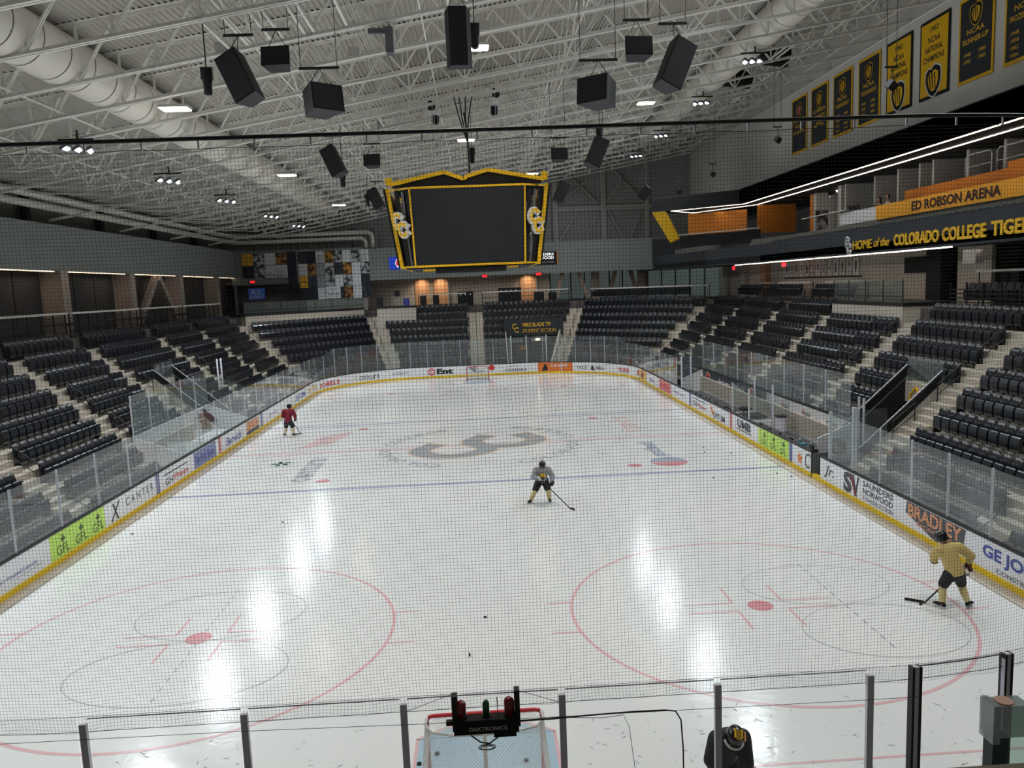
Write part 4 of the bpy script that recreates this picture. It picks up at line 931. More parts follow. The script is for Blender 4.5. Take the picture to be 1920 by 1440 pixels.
b = MB(); strip_prism(b, 0, 0, 0, .62, 0, 2*PI, (-15.19, 3.6, 1.15), (0,1,0), (0,0,1), (1,0,0), .006, 24); part('roundel', b, mat('faded_pink', (186, 160, 170), .5), t)
part('bench_board', MB().box(-14.95, -14.5, -3.8, 5.1, .42, .5), GREYP, t)
pys = [-4.2+1.94*i for i in range(6)]
for i in range(5):
    tt = thing('rink_glass', '%s tall glass pane from the near end behind penalty boxes' % ORD[i+1], 'glass panel', (-15.24, pys[i]+.97, 1.96))
    part('pane', MB().quad((-15.24, pys[i], 1.96), (-15.24, pys[i+1], 1.96), (-15.24, pys[i+1], 3.8), (-15.24, pys[i], 3.8)), GLASS, tt)
    part('post', MB().box(-15.27, -15.22, pys[i]-.03, pys[i]+.03, 1.96, 3.8), ALUL, tt)
for nm, y in (('near', -4.17), ('far', 5.53)):
    tt = thing('rink_glass', 'sloping glass return at the %s end of penalty boxes' % nm, 'glass panel', (-14.2, y, 1.1)); part('pane', MB().quad((-13.05, y, 1.1), (-15.2, y, 1.9), (-15.2, y, 3.8), (-13.05, y, 2.87)), GLASS, tt)
t = thing('score_table', 'small white timekeeper table in the left box', 'table', (-13.6, .6, .05)); part('table_top', MB().box(-14.0, -13.15, -.9, 2.1, 1.0, 1.05), TXTW, t); part('leg', MB().box(-13.9, -13.8, -.8, -.7, .05, 1.0), ALU, t); part('leg', MB().box(-13.9, -13.8, 1.9, 2.0, .05, 1.0), ALU, t)
b = MB().box(-13.9, -13.6, -.6, .3, 1.05, 1.1); solo('papers', b, TXTW, 'scatter of white papers on timekeeper table', 'papers')
for x, y, nm in ((-15.9, 9.5, 'far'), (-15.9, 10.2, 'near')):
    solo('glass_support_post', MB().tube([(x, y, 1.2), (x, y, 4.2)], .05, 8), ALU, 'slim %s aluminium post beyond the penalty boxes' % nm, 'post', smooth=True)

# ------------------------------------------------------------------ building shell
FX = -24.0
mb = MB().box(FX-.35, FX, -42, 41.4, 9.85, 12.5); mb.box(-26.3, FX-.35, -42, 41.4, 12.0, 12.2); wl = struct('wall_left', mb, WALLG)
mb = MB().box(-26.6, -26.3, -42, 46, 6.1, 14.6); struct('wall_left_upper', mb, mat('wall_upper_left', (150, 150, 148), .85))
mb = MB().box(-25.45, -25.25, -42, 41.4, 6.1, 9.9); struct('trim_1', mb, mat('shade_back', (34, 33, 34), .8))
for k_ in range(-3, 4):
    y1 = 9.05+9.15*k_; n = ['nearest the camera', 'second', 'third', 'fourth', 'fifth', 'sixth', 'seventh'][k_+3]
    solo('pilaster', MB().box(-25.25, -24.0, y1-.85, y1, 6.1, 9.85), TAUPE, 'taupe pilaster under the left wall, %s along from near end' % n, 'pilaster', 'taupe pilasters of the left wall')
    # roof column above the ledge
    c = thing('roof_column', 'dark steel roof column on the left ledge, %s from near end' % n, 'column', (-25.9, y1-.35, 12.2), 0, 'dark columns on the left ledge')
    part('web', MB().box(-26.1, -25.7, y1-.37, y1-.33, 12.2, 14.3), BLK, c); part('flange', MB().box(-26.12, -26.08, y1-.55, y1-.15, 12.2, 14.3), BLK, c); part('flange', MB().box(-25.72, -25.68, y1-.55, y1-.15, 12.2, 14.3), BLK, c)
    for j in range(3):
        a = y1+.1+2.73*j; solo('roller_shade', MB().box(-25.24, -25.18, a, a+2.62, 6.1, 9.8), SHADE, 'dark roller shade, %s in the bay after pilaster %s' % (ORD[j+1], n), 'blind', 'dark roller shades of the left wall')
    for a, c2 in ((y1+.35, y1+4.1), (y1+4.2, y1+7.9)):
        solo('strip_lamp', MB().box(-24.2, -24.12, a, c2, 9.79, 9.84), ESTRIPD, 'thin warm light strip under left wall, %s bay, %s half' % (n, 'near' if a < y1+1 else 'far'), 'light')
for a, c2, nm in (((-24.3, 22.35, 9.6), (-24.3, 18.75, 6.2), 'near'), ((-24.3, 23.0, 9.6), (-24.3, 25.9, 6.2), 'far')):
    solo('brace', MB().bar(a, c2, .45, .4, (1, 0, 0)), TAUPE, '%s leg of the taupe V brace on the left wall' % nm, 'brace')
# pipes along the left ledge that turn along the far wall
for z, x, xe in ((14.25, -24.35, -10.2), (13.65, -24.2, -10.9)):
    p = [(x, -42, z), (x, 41.6, z-.25), (x+.25, 42.4, z-.27), (x+1.0, 42.9, z-.27)]+[(xe-.5, 42.95, z-.25), (xe-.12, 42.95, z-.4), (xe, 42.95, z-.75), (xe, 42.95, 12.4)]
    solo('air_pipe', MB().tube(p, .21, 12), DUCT, '%s pale round pipe along left ledge turning across far wall' % ('upper' if z > 14 else 'lower'), 'pipe', smooth=True)
# left concourse rail with drink counter and slatted panel
def slat_rail(label, p0, p1, z0=6.1, zc=7.42, n=9, counter=True):
    t = thing('concourse_rail', label, 'railing', (*p0, z0)); a = Vector((*p0, 0)); c = Vector((*p1, 0)); d = c-a
    if counter: part('drink_counter', MB().bar(a+Vector((0,0,zc)), c+Vector((0,0,zc)), .34, .1), GREYP, t, 'pale counter top')
    m_ = max(2, round(d.length/1.1))
    for k_ in range(m_+1): p = a+d*k_/m_; part('post', MB().box(p.x-.03, p.x+.03, p.y-.03, p.y+.03, z0, zc-.03), BLK, t)
    for k_ in range(n): part('rail_slat', MB().bar(a+Vector((0,0,z0+.12+(zc-.25-z0)*k_/n)), c+Vector((0,0,z0+.12+(zc-.25-z0)*k_/n)), .025, .05), BLK, t)
    return t
for nm, a, c in (('nearest the camera', -22, -12.4), ('second', -11.6, -4.3), ('third', -3.6, 3.3), ('fourth', 3.7, 12.0), ('fifth', 12.6, 19.2), ('sixth', 19.7, 27.9)):
    slat_rail('black slatted rail with pale counter, left concourse, %s' % nm, (-21.5, a), (-21.5, c))
mb = MB().box(-22.4, -22.3, -22, 27, 6.1, 7.0); solo('stool_row', MB().box(-22.5, -22.1, -22, 27, 6.75, 6.85), BLK, 'long dark ledge behind the left concourse rail', 'ledge')
# far wall
mb = MB().box(-24.35, 18.5, 41.4, 41.75, 9.05, 12.25); mb.box(-24.35, -11, 41.45, 41.75, 9.0, 12.4); mb.box(-24.35, 19, 41.75, 44.6, 12.1, 12.25); wf = struct('wall_far', mb, WALLG)
mb = MB().box(-27, 24, 44.5, 44.8, 12.2, 23); struct('wall_far_upper', mb, mat('wall_upper', (150, 150, 148), .85, noise=.03))
mb = MB().box(-25, 8.2, 45, 45.3, 6.1, 9.3); mb.box(17.8, 24, 45, 45.3, 6.1, 9.3); struct('wall_far_concourse', mb, CREAM)
mb = MB().box(-25, 24, 41.5, 45, 9.2, 9.3); struct('ceiling_concourse', mb, CREAMD)
# wall steel on the upper far wall
t = thing('wall_bracing', 'grey steel bracing frame on the upper far wall', 'steel frame', (13, 44.3, 12.25)); SW = mat('wall_steel', (168, 167, 163), .7)
for x in (8.9, 14.0, 18.6): part('column', MB().box(x-.25, x+.25, 44.1, 44.5, 12.25, 20.8), SW, t)
for z in (15.7,): part('beam', MB().box(8.9, 19.4, 44.15, 44.5, z-.25, z+.25), SW, t)
for a, c in (((9.2, 12.4), (11.2, 15.4)), ((13.4, 15.4), (12.0, 12.4)), ((14.5, 15.4), (16.0, 12.4)), ((18.0, 15.4), (16.8, 12.4)), ((9.2, 16.2), (12.8, 19.0)), ((10.2, 19.4), (13.4, 16.2)), ((14.4, 16.3), (17.0, 19.6)), ((14.8, 20.0), (18.2, 16.2))):
    part('diagonal', MB().bar((a[0], 44.25, a[1]), (c[0], 44.25, c[1]), .2, .16), SW, t)
t = thing('wall_bracing', 'steel studs above the photo mural on far wall', 'steel frame', (-17, 44.3, 12.4))
for x in [-22.5, -20.2, -19.4, -18.6, -17.9, -16.8, -15.7, -14.9, -12.2, -10.0, -2, 4]: part('stud', MB().box(x-.07, x+.07, 44.2, 44.45, 12.3, 14.6 if x < -9 else 18), SW, t)
part('diagonal', MB().bar((-14.6, 44.3, 12.4), (-13.5, 44.3, 14.4), .15, .12), SW, t)
# windows of the far concourse
t = bpy.data.objects.new('window_1', None); COL.objects.link(t); tagp(t, kind='structure'); t.location = (13, 45, 6.1)
xs = [8.2, 10.4, 11.9, 13.2, 14.6, 16.0, 17.8]
for i in range(6):
    part('pane', MB().box(xs[i]+.06, xs[i+1]-.06, 45.0, 45.05, 6.3, 9.1), EGLASSW, t); part('mullion', MB().box(xs[i]-.06, xs[i]+.06, 44.9, 45.1, 6.1, 9.2), BLK, t)
for x0, x1 in ((9.5, 8.7), (11.2, 12.2), (15.2, 14.4), (16.8, 17.6)): part('brace', MB().bar((x0, 44.6, 9.1), (x1, 44.6, 6.3), .35, .4), TAUPE, t)
solo('pilaster', MB().box(12.6, 13.4, 44.3, 44.9, 6.1, 9.2), TAUPE, 'taupe pilaster between the far concourse windows', 'pilaster')
solo('pilaster', MB().box(17.6, 18.3, 44.3, 44.9, 6.1, 9.2), TAUPE, 'taupe pilaster at right end of far concourse windows', 'pilaster')
# lit alcoves, doors, bins and screens on the far concourse
for x0, x1, lab in ((-6.3, -4.75, 'left of two warm lit alcoves on the far concourse'), (-4.3, -2.8, 'right of two warm lit alcoves on the far concourse'), (4.9, 6.6, 'warm lit doorway under the exit sign, far concourse')):
    t = thing('alcove', lab, 'doorway', ((x0+x1)/2, 44.9, 6.1)); part('back', MB().box(x0, x1, 44.9, 44.98, 6.1, 8.95), PEACHW, t); part('jamb', MB().box(x1, x1+.12, 44.6, 44.98, 6.1, 9.0), CREAM, t)
    area('lamp_alcove', ((x0+x1)/2, 44.2, 9.05), .5, 16, (1, .78, .55), ((x0+x1)/2, 44.9, 7), 120)
for x, wd, z0, z1, m_, lab in ((-.9, 1.6, 6.6, 7.55, BLKM, 'black recycling bin bank behind the centre stairs'), (3.6, 2.3, 6.6, 7.75, BLKM, 'wide black recycling bin bank right of the centre stairs'), (6.6, 1.0, 6.4, 7.2, BLKM, 'black bin under the right doorway, far concourse'), (8.0, .8, 6.4, 7.1, BLKM, 'small black bin before the far windows'), (-9.6, .6, 6.1, 7.3, BLK, 'dark doorway cabinet at left of far concourse'), (-6.9, .6, 6.3, 7.1, TXTBL, 'blue bin left of the lit alcoves'), (-5.2, .6, 6.3, 7.3, BLK, 'dark bin in the left alcove'), (-3.9, .6, 6.3, 7.3, BLK, 'dark bin in the right alcove')):
    t = thing('bin_bank', lab, 'bin', (x, 40.9, z0)); part('body', MB().box(x-wd/2, x+wd/2, 40.6, 41.2, 6.1, z1), m_, t)
    if wd > 1.5:
        for k_ in range(int(wd/.5)): part('recycling_mark', MB().lathe((x-wd/2+.3+.5*k_, 40.59, z1-.3), [(.09, 0), (.09, .01)], 10, (0, -1, 0)), GREYP, t)
solo('notice', MB().box(-8.45, -7.95, 44.93, 45.0, 7.3, 7.9), NAVYAD, 'small navy wall notice left of the alcoves', 'notice')
for x, lab in ((1.15, 'red lit exit sign above the far centre stairs'), (6.7, 'red lit exit sign over the right doorway, far concourse')):
    t = thing('exit_sign', lab, 'sign', (x, 41.35, 8.85)); part('housing', MB().box(x-.3, x+.3, 41.3, 41.38, 8.85, 9.2), TXTR, t); b = MB(); text(b, 'EXIT', (x-.24, 41.29, 8.93), (1,0,0), (0,0,1), .48, .2, .03); part('lettering', b, EEXIT, t)
t = thing('exit_sign', 'red lit exit sign under the photo mural', 'sign', (-22.2, 41.2, 9.2)); part('housing', MB().box(-22.5, -21.95, 41.2, 41.28, 9.2, 9.5), TXTR, t); b = MB(); text(b, 'EXIT', (-22.45, 41.19, 9.26), (1,0,0), (0,0,1), .45, .2, .03); part('lettering', b, EEXIT, t)
# end concourse rails
def tube_rail(label, p0, p1, counter=True, z0=6.1, zc=7.4, nbar=2, glass=False):
    t = thing('concourse_rail', label, 'railing', (*p0, z0)); a = Vector((*p0, 0)); c = Vector((*p1, 0)); d = c-a; m_ = max(1, round(d.length/1.8))
    if counter: part('drink_counter', MB().bar(a+Vector((0,0,zc)), c+Vector((0,0,zc)), .34, .1), GREYP, t, 'pale counter top')
    for k_ in range(m_+1): p = a+d*k_/m_; part('post', MB().tube([(p.x, p.y, z0), (p.x, p.y, zc)], .03, 6), BLK, t)
    for k_ in range(nbar): part('rail_bar', MB().bar(a+Vector((0,0,z0+.3+.5*k_)), c+Vector((0,0,z0+.3+.5*k_)), .03, .04), BLK, t)
    if glass: part('glass_panel', MB().quad(a+Vector((0,0,z0+.1)), c+Vector((0,0,z0+.1)), c+Vector((0,0,zc-.05)), a+Vector((0,0,zc-.05))), GLASSG, t)
    return t
tube_rail('black tube rail with pale counter, far end left of stairs', (-5.5, 38.8), (-.8, 38.8)); tube_rail('black tube rail with pale counter, far end right of stairs', (.8, 38.8), (9.4, 38.8))
a = V1(.95); c = V2(.95); u = (Vector(c)-Vector(a)).normalized()
tube_rail('black rail with long pale counter over the far right corner', tuple(Vector(a)+u*1.2), tuple(Vector(c)-u*1.0), zc=7.3, nbar=1)
tube_rail('glass rail on the platform over far left corner', (-c3.x, c3.y), (-a3.x, a3.y), counter=False, z0=6.4, zc=7.45, nbar=0, glass=True) if False else None
pa = Vector(V1(-.2)); pb = Vector(V2(-.2)); pu = (pb-pa).normalized()
tube_rail('glass rail on the platform over far left corner', (-(pb-pu*.9).x, (pb-pu*.9).y), (-(pa+pu*.8).x, (pa+pu*.8).y), counter=False, z0=6.4, zc=7.45, nbar=1, glass=True)
tube_rail('glass rail on the right stand platform', (20.1, 3.9), (20.1, -3.1), counter=False, z0=6.4, zc=7.5, nbar=1, glass=True)
for nm, y0, y1 in (('beside the far corner', 20.4, 25.2), ('second from the far corner', 13.0, 18.6), ('third from the far corner', 5.6, 10.8)):
    tube_rail('right concourse rail with pale counter, %s' % nm, (22.9, y0), (22.9, y1), z0=6.1, zc=7.35); 
for nm, y0, y1 in (('past the platform', -11.2, -4.4), ('nearest the camera', -19, -11.9)):
    slat_rail('black rail on right concourse, %s' % nm, (21.6, y0), (21.6, y1), zc=7.3, n=5, counter=False); tube_rail('pale drink counter behind seats, right concourse, %s' % nm, (22.9, y0), (22.9, y1), zc=7.75, nbar=0)
slat_rail('black slatted rail, right concourse between fifth and sixth sections', (21.4, 5.2), (21.4, 12.0), zc=7.0, n=5, counter=False); slat_rail('black slatted rail, right concourse far section', (21.4, 12.5), (21.4, 19.2), zc=7.0, n=5, counter=False)
# photo mural: grid of panels at the left end of the far wall
t = thing('photo_mural', 'checkerboard mural of grey, gold and black panels, far wall', 'mural', (-17, 41.35, 7.4))
MG = [mat('mural_grey', (222, 223, 224), .7), mat('mural_mid', (150, 151, 154), .7), mat('mural_dark', (48, 50, 58), .7), mat('mural_gold', (232, 170, 50), .7), mat('mural_navy', (30, 33, 48), .7), mat('mural_brown', (120, 84, 48), .7)]
def photo(name, a, b_, sc_=6):
    m = bpy.data.materials.new(name); m.use_nodes = True; nt = m.node_tree; bs = nt.nodes['Principled BSDF']; bs.inputs['Roughness'].default_value = .7
    tc = nt.nodes.new('ShaderNodeTexCoord'); n = nt.nodes.new('ShaderNodeTexNoise'); n.inputs['Scale'].default_value = sc_/2.4; n.inputs['Detail'].default_value = 3; cr = nt.nodes.new('ShaderNodeValToRGB')
    cr.color_ramp.elements[0].color = lin(a); cr.color_ramp.elements[1].color = lin(b_); cr.color_ramp.elements[0].position = .42; cr.color_ramp.elements[1].position = .6
    nt.links.new(tc.outputs['Object'], n.inputs['Vector']); nt.links.new(n.outputs['Fac'], cr.inputs[0]); nt.links.new(cr.outputs[0], bs.inputs['Base Color']); return m
PH = [photo('photo_grey', (50, 52, 56), (200, 200, 202)), photo('photo_brown', (50, 34, 26), (190, 130, 60)), photo('photo_dark', (16, 18, 26), (70, 74, 90)), photo('photo_gold', (60, 40, 20), (210, 150, 50))]
gx = [-23.3, -22.1, -20.9, -19.8, -18.6]
L1 = [[3, 'g', 'w', 'p3'], ['n', 'p2', 'w', 'w']]
def pan(x0, x1, z0, z1, m_): part('mural_panel', MB().box(x0+.02, x1-.02, 41.3+random.uniform(0, .03), 41.4, z0+.02, z1-.02), m_, t)
cw = 1.13
rows = [('goGwp3', 0)]
colsL = [-23.2+cw*i for i in range(5)]
for (i, j, m_) in [(0,0,MG[3]), (1,0,PH[0]), (2,0,MG[0]), (3,0,PH[1]), (0,1,MG[4]), (1,1,PH[0]), (2,1,MG[0]), (3,1,MG[0])]: pan(colsL[i], colsL[i+1], 12.2-1.25*(j+1), 12.2-1.25*j, m_)
pan(-18.7, -17.75, 8.6, 12.3, MG[4])
grid = ['2 n w o 0 w 0 w', 'w 1 m 0 c 3 w 0', 'g 2 m 0 w 0 w n', 'x x w 0 c 1 w 2']
key = {'w': MG[0], 'm': MG[1], 'g': MG[3], 'n': MG[4], '0': PH[0], '1': PH[1], '2': PH[2], '3': PH[3], 'o': PH[3], 'c': MG[2], 'x': MG[4]}
for j, r_ in enumerate(grid):
    for i, ch in enumerate(r_.split()): pan(-17.6+.89*i, -16.71+.89*i, 12.2-1.22*(j+1), 12.2-1.22*j, key[ch])
for (x, z) in ((-20.4, 9.9), (-14.0, 10.4), (-13.2, 7.9), (-17.2, 9.0)):
    b = MB(); b.bar((x-.5, 41.28, z), (x, 41.28, z+.25), .03, .12, (0,1,0)); b.bar((x, 41.28, z+.25), (x+.5, 41.28, z+.05), .03, .12, (0,1,0)); part('arrow_stripe', b, MG[4], t)
for (x, z) in ((-19.4, 10.1), (-15.4, 11.3), (-11.0, 11.4), (-14.9, 7.9)):
    b = MB()
    for i in range(5):
        for j in range(5): b.box(x-.28+.13*i, x-.2+.13*i, 41.27, 41.3, z-.3+.16*j, z-.22+.16*j)
    part('dot_grid', b, MG[1], t, kind='stuff')
t = thing('bar_kiosk', 'dark bar counter with blue lit beer sign, far left corner', 'kiosk', (-21, 40.6, 6.1)); part('canopy', MB().box(-23.6, -18.2, 40.5, 41.3, 8.7, 9.0), BLKM, t); part('counter', MB().box(-23.6, -17, 40.3, 41.2, 6.1, 7.3), NAVY, t)
part('sign_ground', MB().box(-22.5, -20.9, 40.42, 40.5, 7.6, 8.7), EBUD, t); b = MB(); text(b, 'BUD', (-22.2, 40.41, 8.15), (1,0,0), (0,0,1), 1.0, .4, .03); text(b, 'LIGHT', (-22.35, 40.41, 7.68), (1,0,0), (0,0,1), 1.35, .38, .03); part('lettering', b, TXTW, t)
t = thing('bar_sign', 'white square sign with wing mark under the mural', 'sign', (-14.2, 41.2, 7.4)); part('board', MB().box(-14.9, -13.5, 41.15, 41.25, 7.4, 8.6), MG[0], t); b = MB(); text(b, 'SWEETWATER', (-14.75, 41.14, 7.7), (1,0,0), (0,0,1), 1.1, .2, .02); b.bar((-14.5, 41.14, 8.45), (-14.2, 41.14, 8.2), .02, .07, (0,1,0)); b.bar((-14.2, 41.14, 8.2), (-13.9, 41.14, 8.45), .02, .07, (0,1,0)); part('lettering', b, MG[2], t)
solo('bar_counter', MB().box(-17.4, -10.8, 41.2, 41.35, 6.1, 7.3), CREAMD, 'plain taupe counter front below the mural', 'counter')
# screens on the far fascia
t = thing('wall_screen', 'blue lit wall screen with round soft-drink emblem', 'screen', (-7.6, 41.3, 10.0)); part('display', MB().box(-8.45, -6.2, 41.28, 41.4, 10.05, 11.3), EBLU, t)
b = MB(); b.add([(-7.35+.5*math.cos(2*PI*i/28), 41.27, 10.68+.5*math.sin(2*PI*i/28)) for i in range(28)], [tuple(range(28))]); part('white_disc', b, ESCRW, t)
b = MB(); b.add([(-7.35+.44*math.cos(math.radians(a)), 41.26, 10.68+.44*math.sin(math.radians(a))) for a in range(15, 226, 10)], [tuple(range(22))]); part('red_segment', b, ERED, t)
b = MB(); b.add([(-7.35+.44*math.cos(math.radians(a)), 41.26, 10.68+.44*math.sin(math.radians(a))) for a in range(250, 351, 10)], [tuple(range(11))]); part('blue_segment', b, EBLU, t)
t = thing('wall_screen', 'black lit wall screen with white builder lettering', 'screen', (7.3, 41.3, 10.0)); part('display', MB().box(5.8, 8.6, 41.3, 41.4, 9.95, 11.25), BLKM, t); part('frame', MB().box(8.6, 8.7, 41.28, 41.4, 9.95, 11.25), ORG, t)
b = MB(); text(b, 'SAUNDERS', (5.95, 41.29, 10.85), (1,0,0), (0,0,1), 2.35, .28, .03); text(b, 'NORWOOD', (5.95, 41.29, 10.48), (1,0,0), (0,0,1), 2.35, .3, .03); part('lettering', b, ESCRW, t); b = MB(); text(b, 'CONSTRUCTION', (5.95, 41.29, 10.1), (1,0,0), (0,0,1), 2.35, .2, .0); part('lettering', b, GREYP, t)

# right wall, banners
WX = 23.4
mb = MB().box(WX, WX+.3, -42, 46, 13.6, 22.6); wr = struct('wall_right', mb, WALLR)
mb = MB().box(-28, 30, -42.3, -42, -.5, 24); struct('wall_back', mb, WALLD)
mb = MB().box(-28, -27.6, -42, 46, -.5, 16); struct('wall_left_outer', mb, WALLD); mb = MB().box(28, 28.4, -42, 46, -.5, 24); struct('wall_right_outer', mb, WALLD)
solo('wall_rail', MB().tube([(WX-.1, -40, chz(WX)-.15), (WX-.1, 44, chz(WX)-.15)], .05, 6), STEELW, 'thin pale pipe along the top of right wall', 'pipe')
bann = [(17.72, 'dark banner with red and white trophy shield, farthest', 'd', ['ALL-TIME','MOST','POINTS'], 0), (14.52, 'dark banner reading all-american awards', 'd', ['ALL-AMERICAN','AWARDS','62'], 1), (11.25, 'dark tournament banner with two long columns of years', 'd', ['NCAA','TOURNAMENT'], 5), (8.0, 'dark tournament banner with two short columns of years', 'd', ['NCAA','TOURNAMENT'], 3),
        (4.8, 'gold champions banner, the farther of two', 'g', ['1950','NCAA','NATIONAL','CHAMPIONS'], 0), (1.57, 'gold champions banner, the nearer of two', 'g', ['1957','NCAA','NATIONAL','CHAMPIONS'], 0), (-1.65, 'dark runner-up banner with three years', 'd', ['NCAA','RUNNER-UP'], 2), (-4.85, 'dark banner with one column of years, nearest', 'd', ['NCAA','FROZEN FOUR'], 5)]
for y0, lab, kind, words, yrs in bann:
    wd = 2.5; zt, zb = 20.2, 16.4; t = thing('wall_banner', lab, 'banner', (WX-.06, y0-wd/2, zb))
    g = kind == 'g'
    part('border', MB().box(WX-.07, WX-.04, y0-wd, y0, zb, zt), BLKM if g else GOLD, t); part('field', MB().box(WX-.085, WX-.07, y0-wd+.13, y0-.13, zb+.15, zt-.15), GOLD if g else NAVY, t)
    fm = TXTB if g else GOLDL
    def BT(s, zz, ww, hh, yy=None, bold=.02):
        b = MB(); text(b, s, (WX-.09, (y0-wd/2+ww/2) if yy is None else yy, zz), (0,-1,0), (0,0,1), ww, hh, bold); part('lettering', b, fm, t)
    if g:
        BT(words[0], 19.55, .75, .26); BT(words[1], 19.05, 1.0, .3); BT(words[2], 18.6, 1.5, .3); BT(words[3], 18.15, 1.75, .3)
    else:
        z_ = 18.5
        for w_ in words: BT(w_, z_, min(1.8, .24*len(w_)+.3), .24); z_ -= .4
        for j in range(yrs):
            BT('19%02d' % (48+2*j), 17.55-.3*j, .5, .16, y0-.45)
            if yrs != 5 or y0 > 0: BT('19%02d' % (80+3*j), 17.55-.3*j, .5, .16, y0-1.5)
    zc = 17.2 if g else 19.3; s_ = .95 if g else .62
    def shield(k_, m_, off, nm):
        b = MB(); pts = [(-.72, .6), (-.45, .85), (-.2, .75), (.1, 1.0), (.4, .92), (.7, .7), (.74, .1), (.6, -.5), (.3, -.9), (0, -1.05), (-.35, -.85), (-.62, -.4), (-.76, .1)]
        b.add([(WX-off, y0-wd/2-p[0]*s_*k_, zc+p[1]*s_*k_*.85) for p in pts], [tuple(range(len(pts)))]); part(nm, b, m_, t)
    shield(1, TXTW if g else GOLDL, .092, 'shield_rim'); shield(.9, BLKM, .096, 'shield_ground'); shield(.62, GOLD if y0 < 17 else PINKAD, .1, 'shield_centre')
    b = MB()
    for i in range(3): b.add([(WX-.104, y0-wd/2+(.42-.24*i)*s_, zc+.4*s_), (WX-.104, y0-wd/2+(.3-.24*i)*s_, zc+.4*s_), (WX-.104, y0-wd/2+(.16-.2*i)*s_, zc-.42*s_), (WX-.104, y0-wd/2+(.22-.2*i)*s_, zc-.42*s_)], [(0,1,2,3)])
    part('shield_stripes', b, BLKM, t)

# ------------------------------------------------------------------ right balcony, suites and soffits
LB = [(20.4, -42), (20.4, 16.0), (19.0, 24.0), (17.35, 35.5)]       # lower balcony front
UB = [(20.5, -42), (20.5, 20.7), (14.9, 25.4)]                      # upper fascia
def wallpath(pts, z0, z1, th, mb, side=1):
    for i in range(len(pts)-1):
        a = Vector(pts[i]); c = Vector(pts[i+1]); d = (c-a).normalized(); n = Vector((d.y, -d.x))*th*side
        q = [a, c, c+n, a+n]; mb.add([(p.x, p.y, z0) for p in q]+[(p.x, p.y, z1) for p in q], [(0,3,2,1),(4,5,6,7),(0,1,5,4),(1,2,6,5),(2,3,7,6),(3,0,4,7)])
    return mb
def shift(pts, d):
    out = []
    for i, p in enumerate(pts):
        a = Vector(pts[max(0, i-1)]); c = Vector(pts[min(len(pts)-1, i+1)]); t_ = (c-a).normalized(); out.append((p[0]+t_.y*d, p[1]-t_.x*d))
    return out
struct('wall_balcony_front', wallpath(LB, 8.85, 10.15, .3, MB()), NAVY)
mb = MB(); B2 = shift(LB, 8)
for i in range(3): mb.add([(*LB[i], 8.95), (*LB[i+1], 8.95), (*B2[i+1], 8.95), (*B2[i], 8.95), (*LB[i], 9.35), (*LB[i+1], 9.35), (*B2[i+1], 9.35), (*B2[i], 9.35)], [(0,3,2,1),(4,5,6,7),(0,1,5,4),(1,2,6,5),(2,3,7,6),(3,0,4,7)])
struct('floor_balcony', mb, BLKM)
struct('trim_4', wallpath([(p[0], p[1]) for p in shift(LB, 2.1)], 10.15, 10.72, .12, MB()), mat('parapet_grey', (112, 110, 104), .8))
t = thing('name_band', 'long gold panel band with brown arena lettering, right balcony', 'sign', (22.4, -10, 10.7)); part('panel', MB().box(22.4, 22.6, -40, 3.9, 10.72, 11.48), GOLDD, t)
b = MB(); text(b, 'ED ROBSON ARENA', (22.38, .35, 10.88), (0,-1,0), (0,0,1), 6.75, .46, .03); part('lettering', b, mat('brown_letters', (52, 26, 30), .6), t)
solo('upper_parapet', MB().box(23.0, 23.2, -6.0, 2.1, 11.4, 12.05), ORG, 'orange setback parapet above the gold name band', 'parapet'); solo('upper_parapet', MB().box(22.9, 23.1, -40, -6.0, 11.5, 12.3), ORG, 'taller orange parapet nearest the camera', 'parapet')
t = thing('balcony_lettering', 'raised gold team lettering on the black balcony front', 'sign', (20.3, -5, 9.0))
def BL(s, y, z, wd, h, m_=GOLDL, bold=.03, shear=0):
    b = MB(); text(b, s, (20.39, y, z), (0,-1,0), (0,0,1), wd, h, bold, shear, .05, (-1,0,0)); part('lettering', b, m_, t)
BL('HOME', 2.35, 9.1, 2.0, .46, bold=.012); BL('of the', .15, 9.14, 1.45, .42, bold=.004, shear=.3); BL('COLORADO', -1.75, 9.08, 3.65, .56, bold=.03); BL('COLLEGE', -5.65, 9.08, 2.9, .58, bold=.03); BL('TIGERS', -8.85, 9.1, 2.6, .58, bold=.03)
b = MB(); cc_logo(b, (20.39, 2.85, 9.35), (0,-1,0), (0,0,1), (-1,0,0), .62, .07, .03); part('emblem_rim', b, TXTW, t); b = MB(); cc_logo(b, (20.31, 2.85, 9.35), (0,-1,0), (0,0,1), (-1,0,0), .62, .02, -.03); part('emblem', b, mat('emblem_grey', (110, 108, 100), .6), t)
# balcony seats (dark, far), glass fronts
b = MB()
for i in range(60):
    y = 15.5-.52*i
    for x, z in ((21.35, 9.38), (22.1, 9.38)): low_seat(b, x, y, z, PI/2)
solo('balcony_seats', b, mat('seat_upper', (22, 24, 30), .6), 'rows of dark seats on the right balcony', 'seats', kind='stuff')
struct('ceiling_balcony', wallpath(UB, 13.42, 14.5, .3, MB()), NAVY)
mb = MB(); U2 = [(29, -42), (29, 20.7), (25, 33)]
for i in range(2): mb.add([(*UB[i], 13.42), (*UB[i+1], 13.42), (*U2[i+1], 13.42), (*U2[i], 13.42), (*UB[i], 14.45), (*UB[i+1], 14.45), (*U2[i+1], 14.45), (*U2[i], 14.45)], [(0,3,2,1),(4,5,6,7),(0,1,5,4),(1,2,6,5),(2,3,7,6),(3,0,4,7)])
struct('ceiling_suites', mb, BLKM)
LIN1 = [(20.85, -14), (20.85, 20.5), (16.2, 24.4)]; LIN2 = [(22.2, -14), (22.2, 21.6), (18.7, 27.0)]
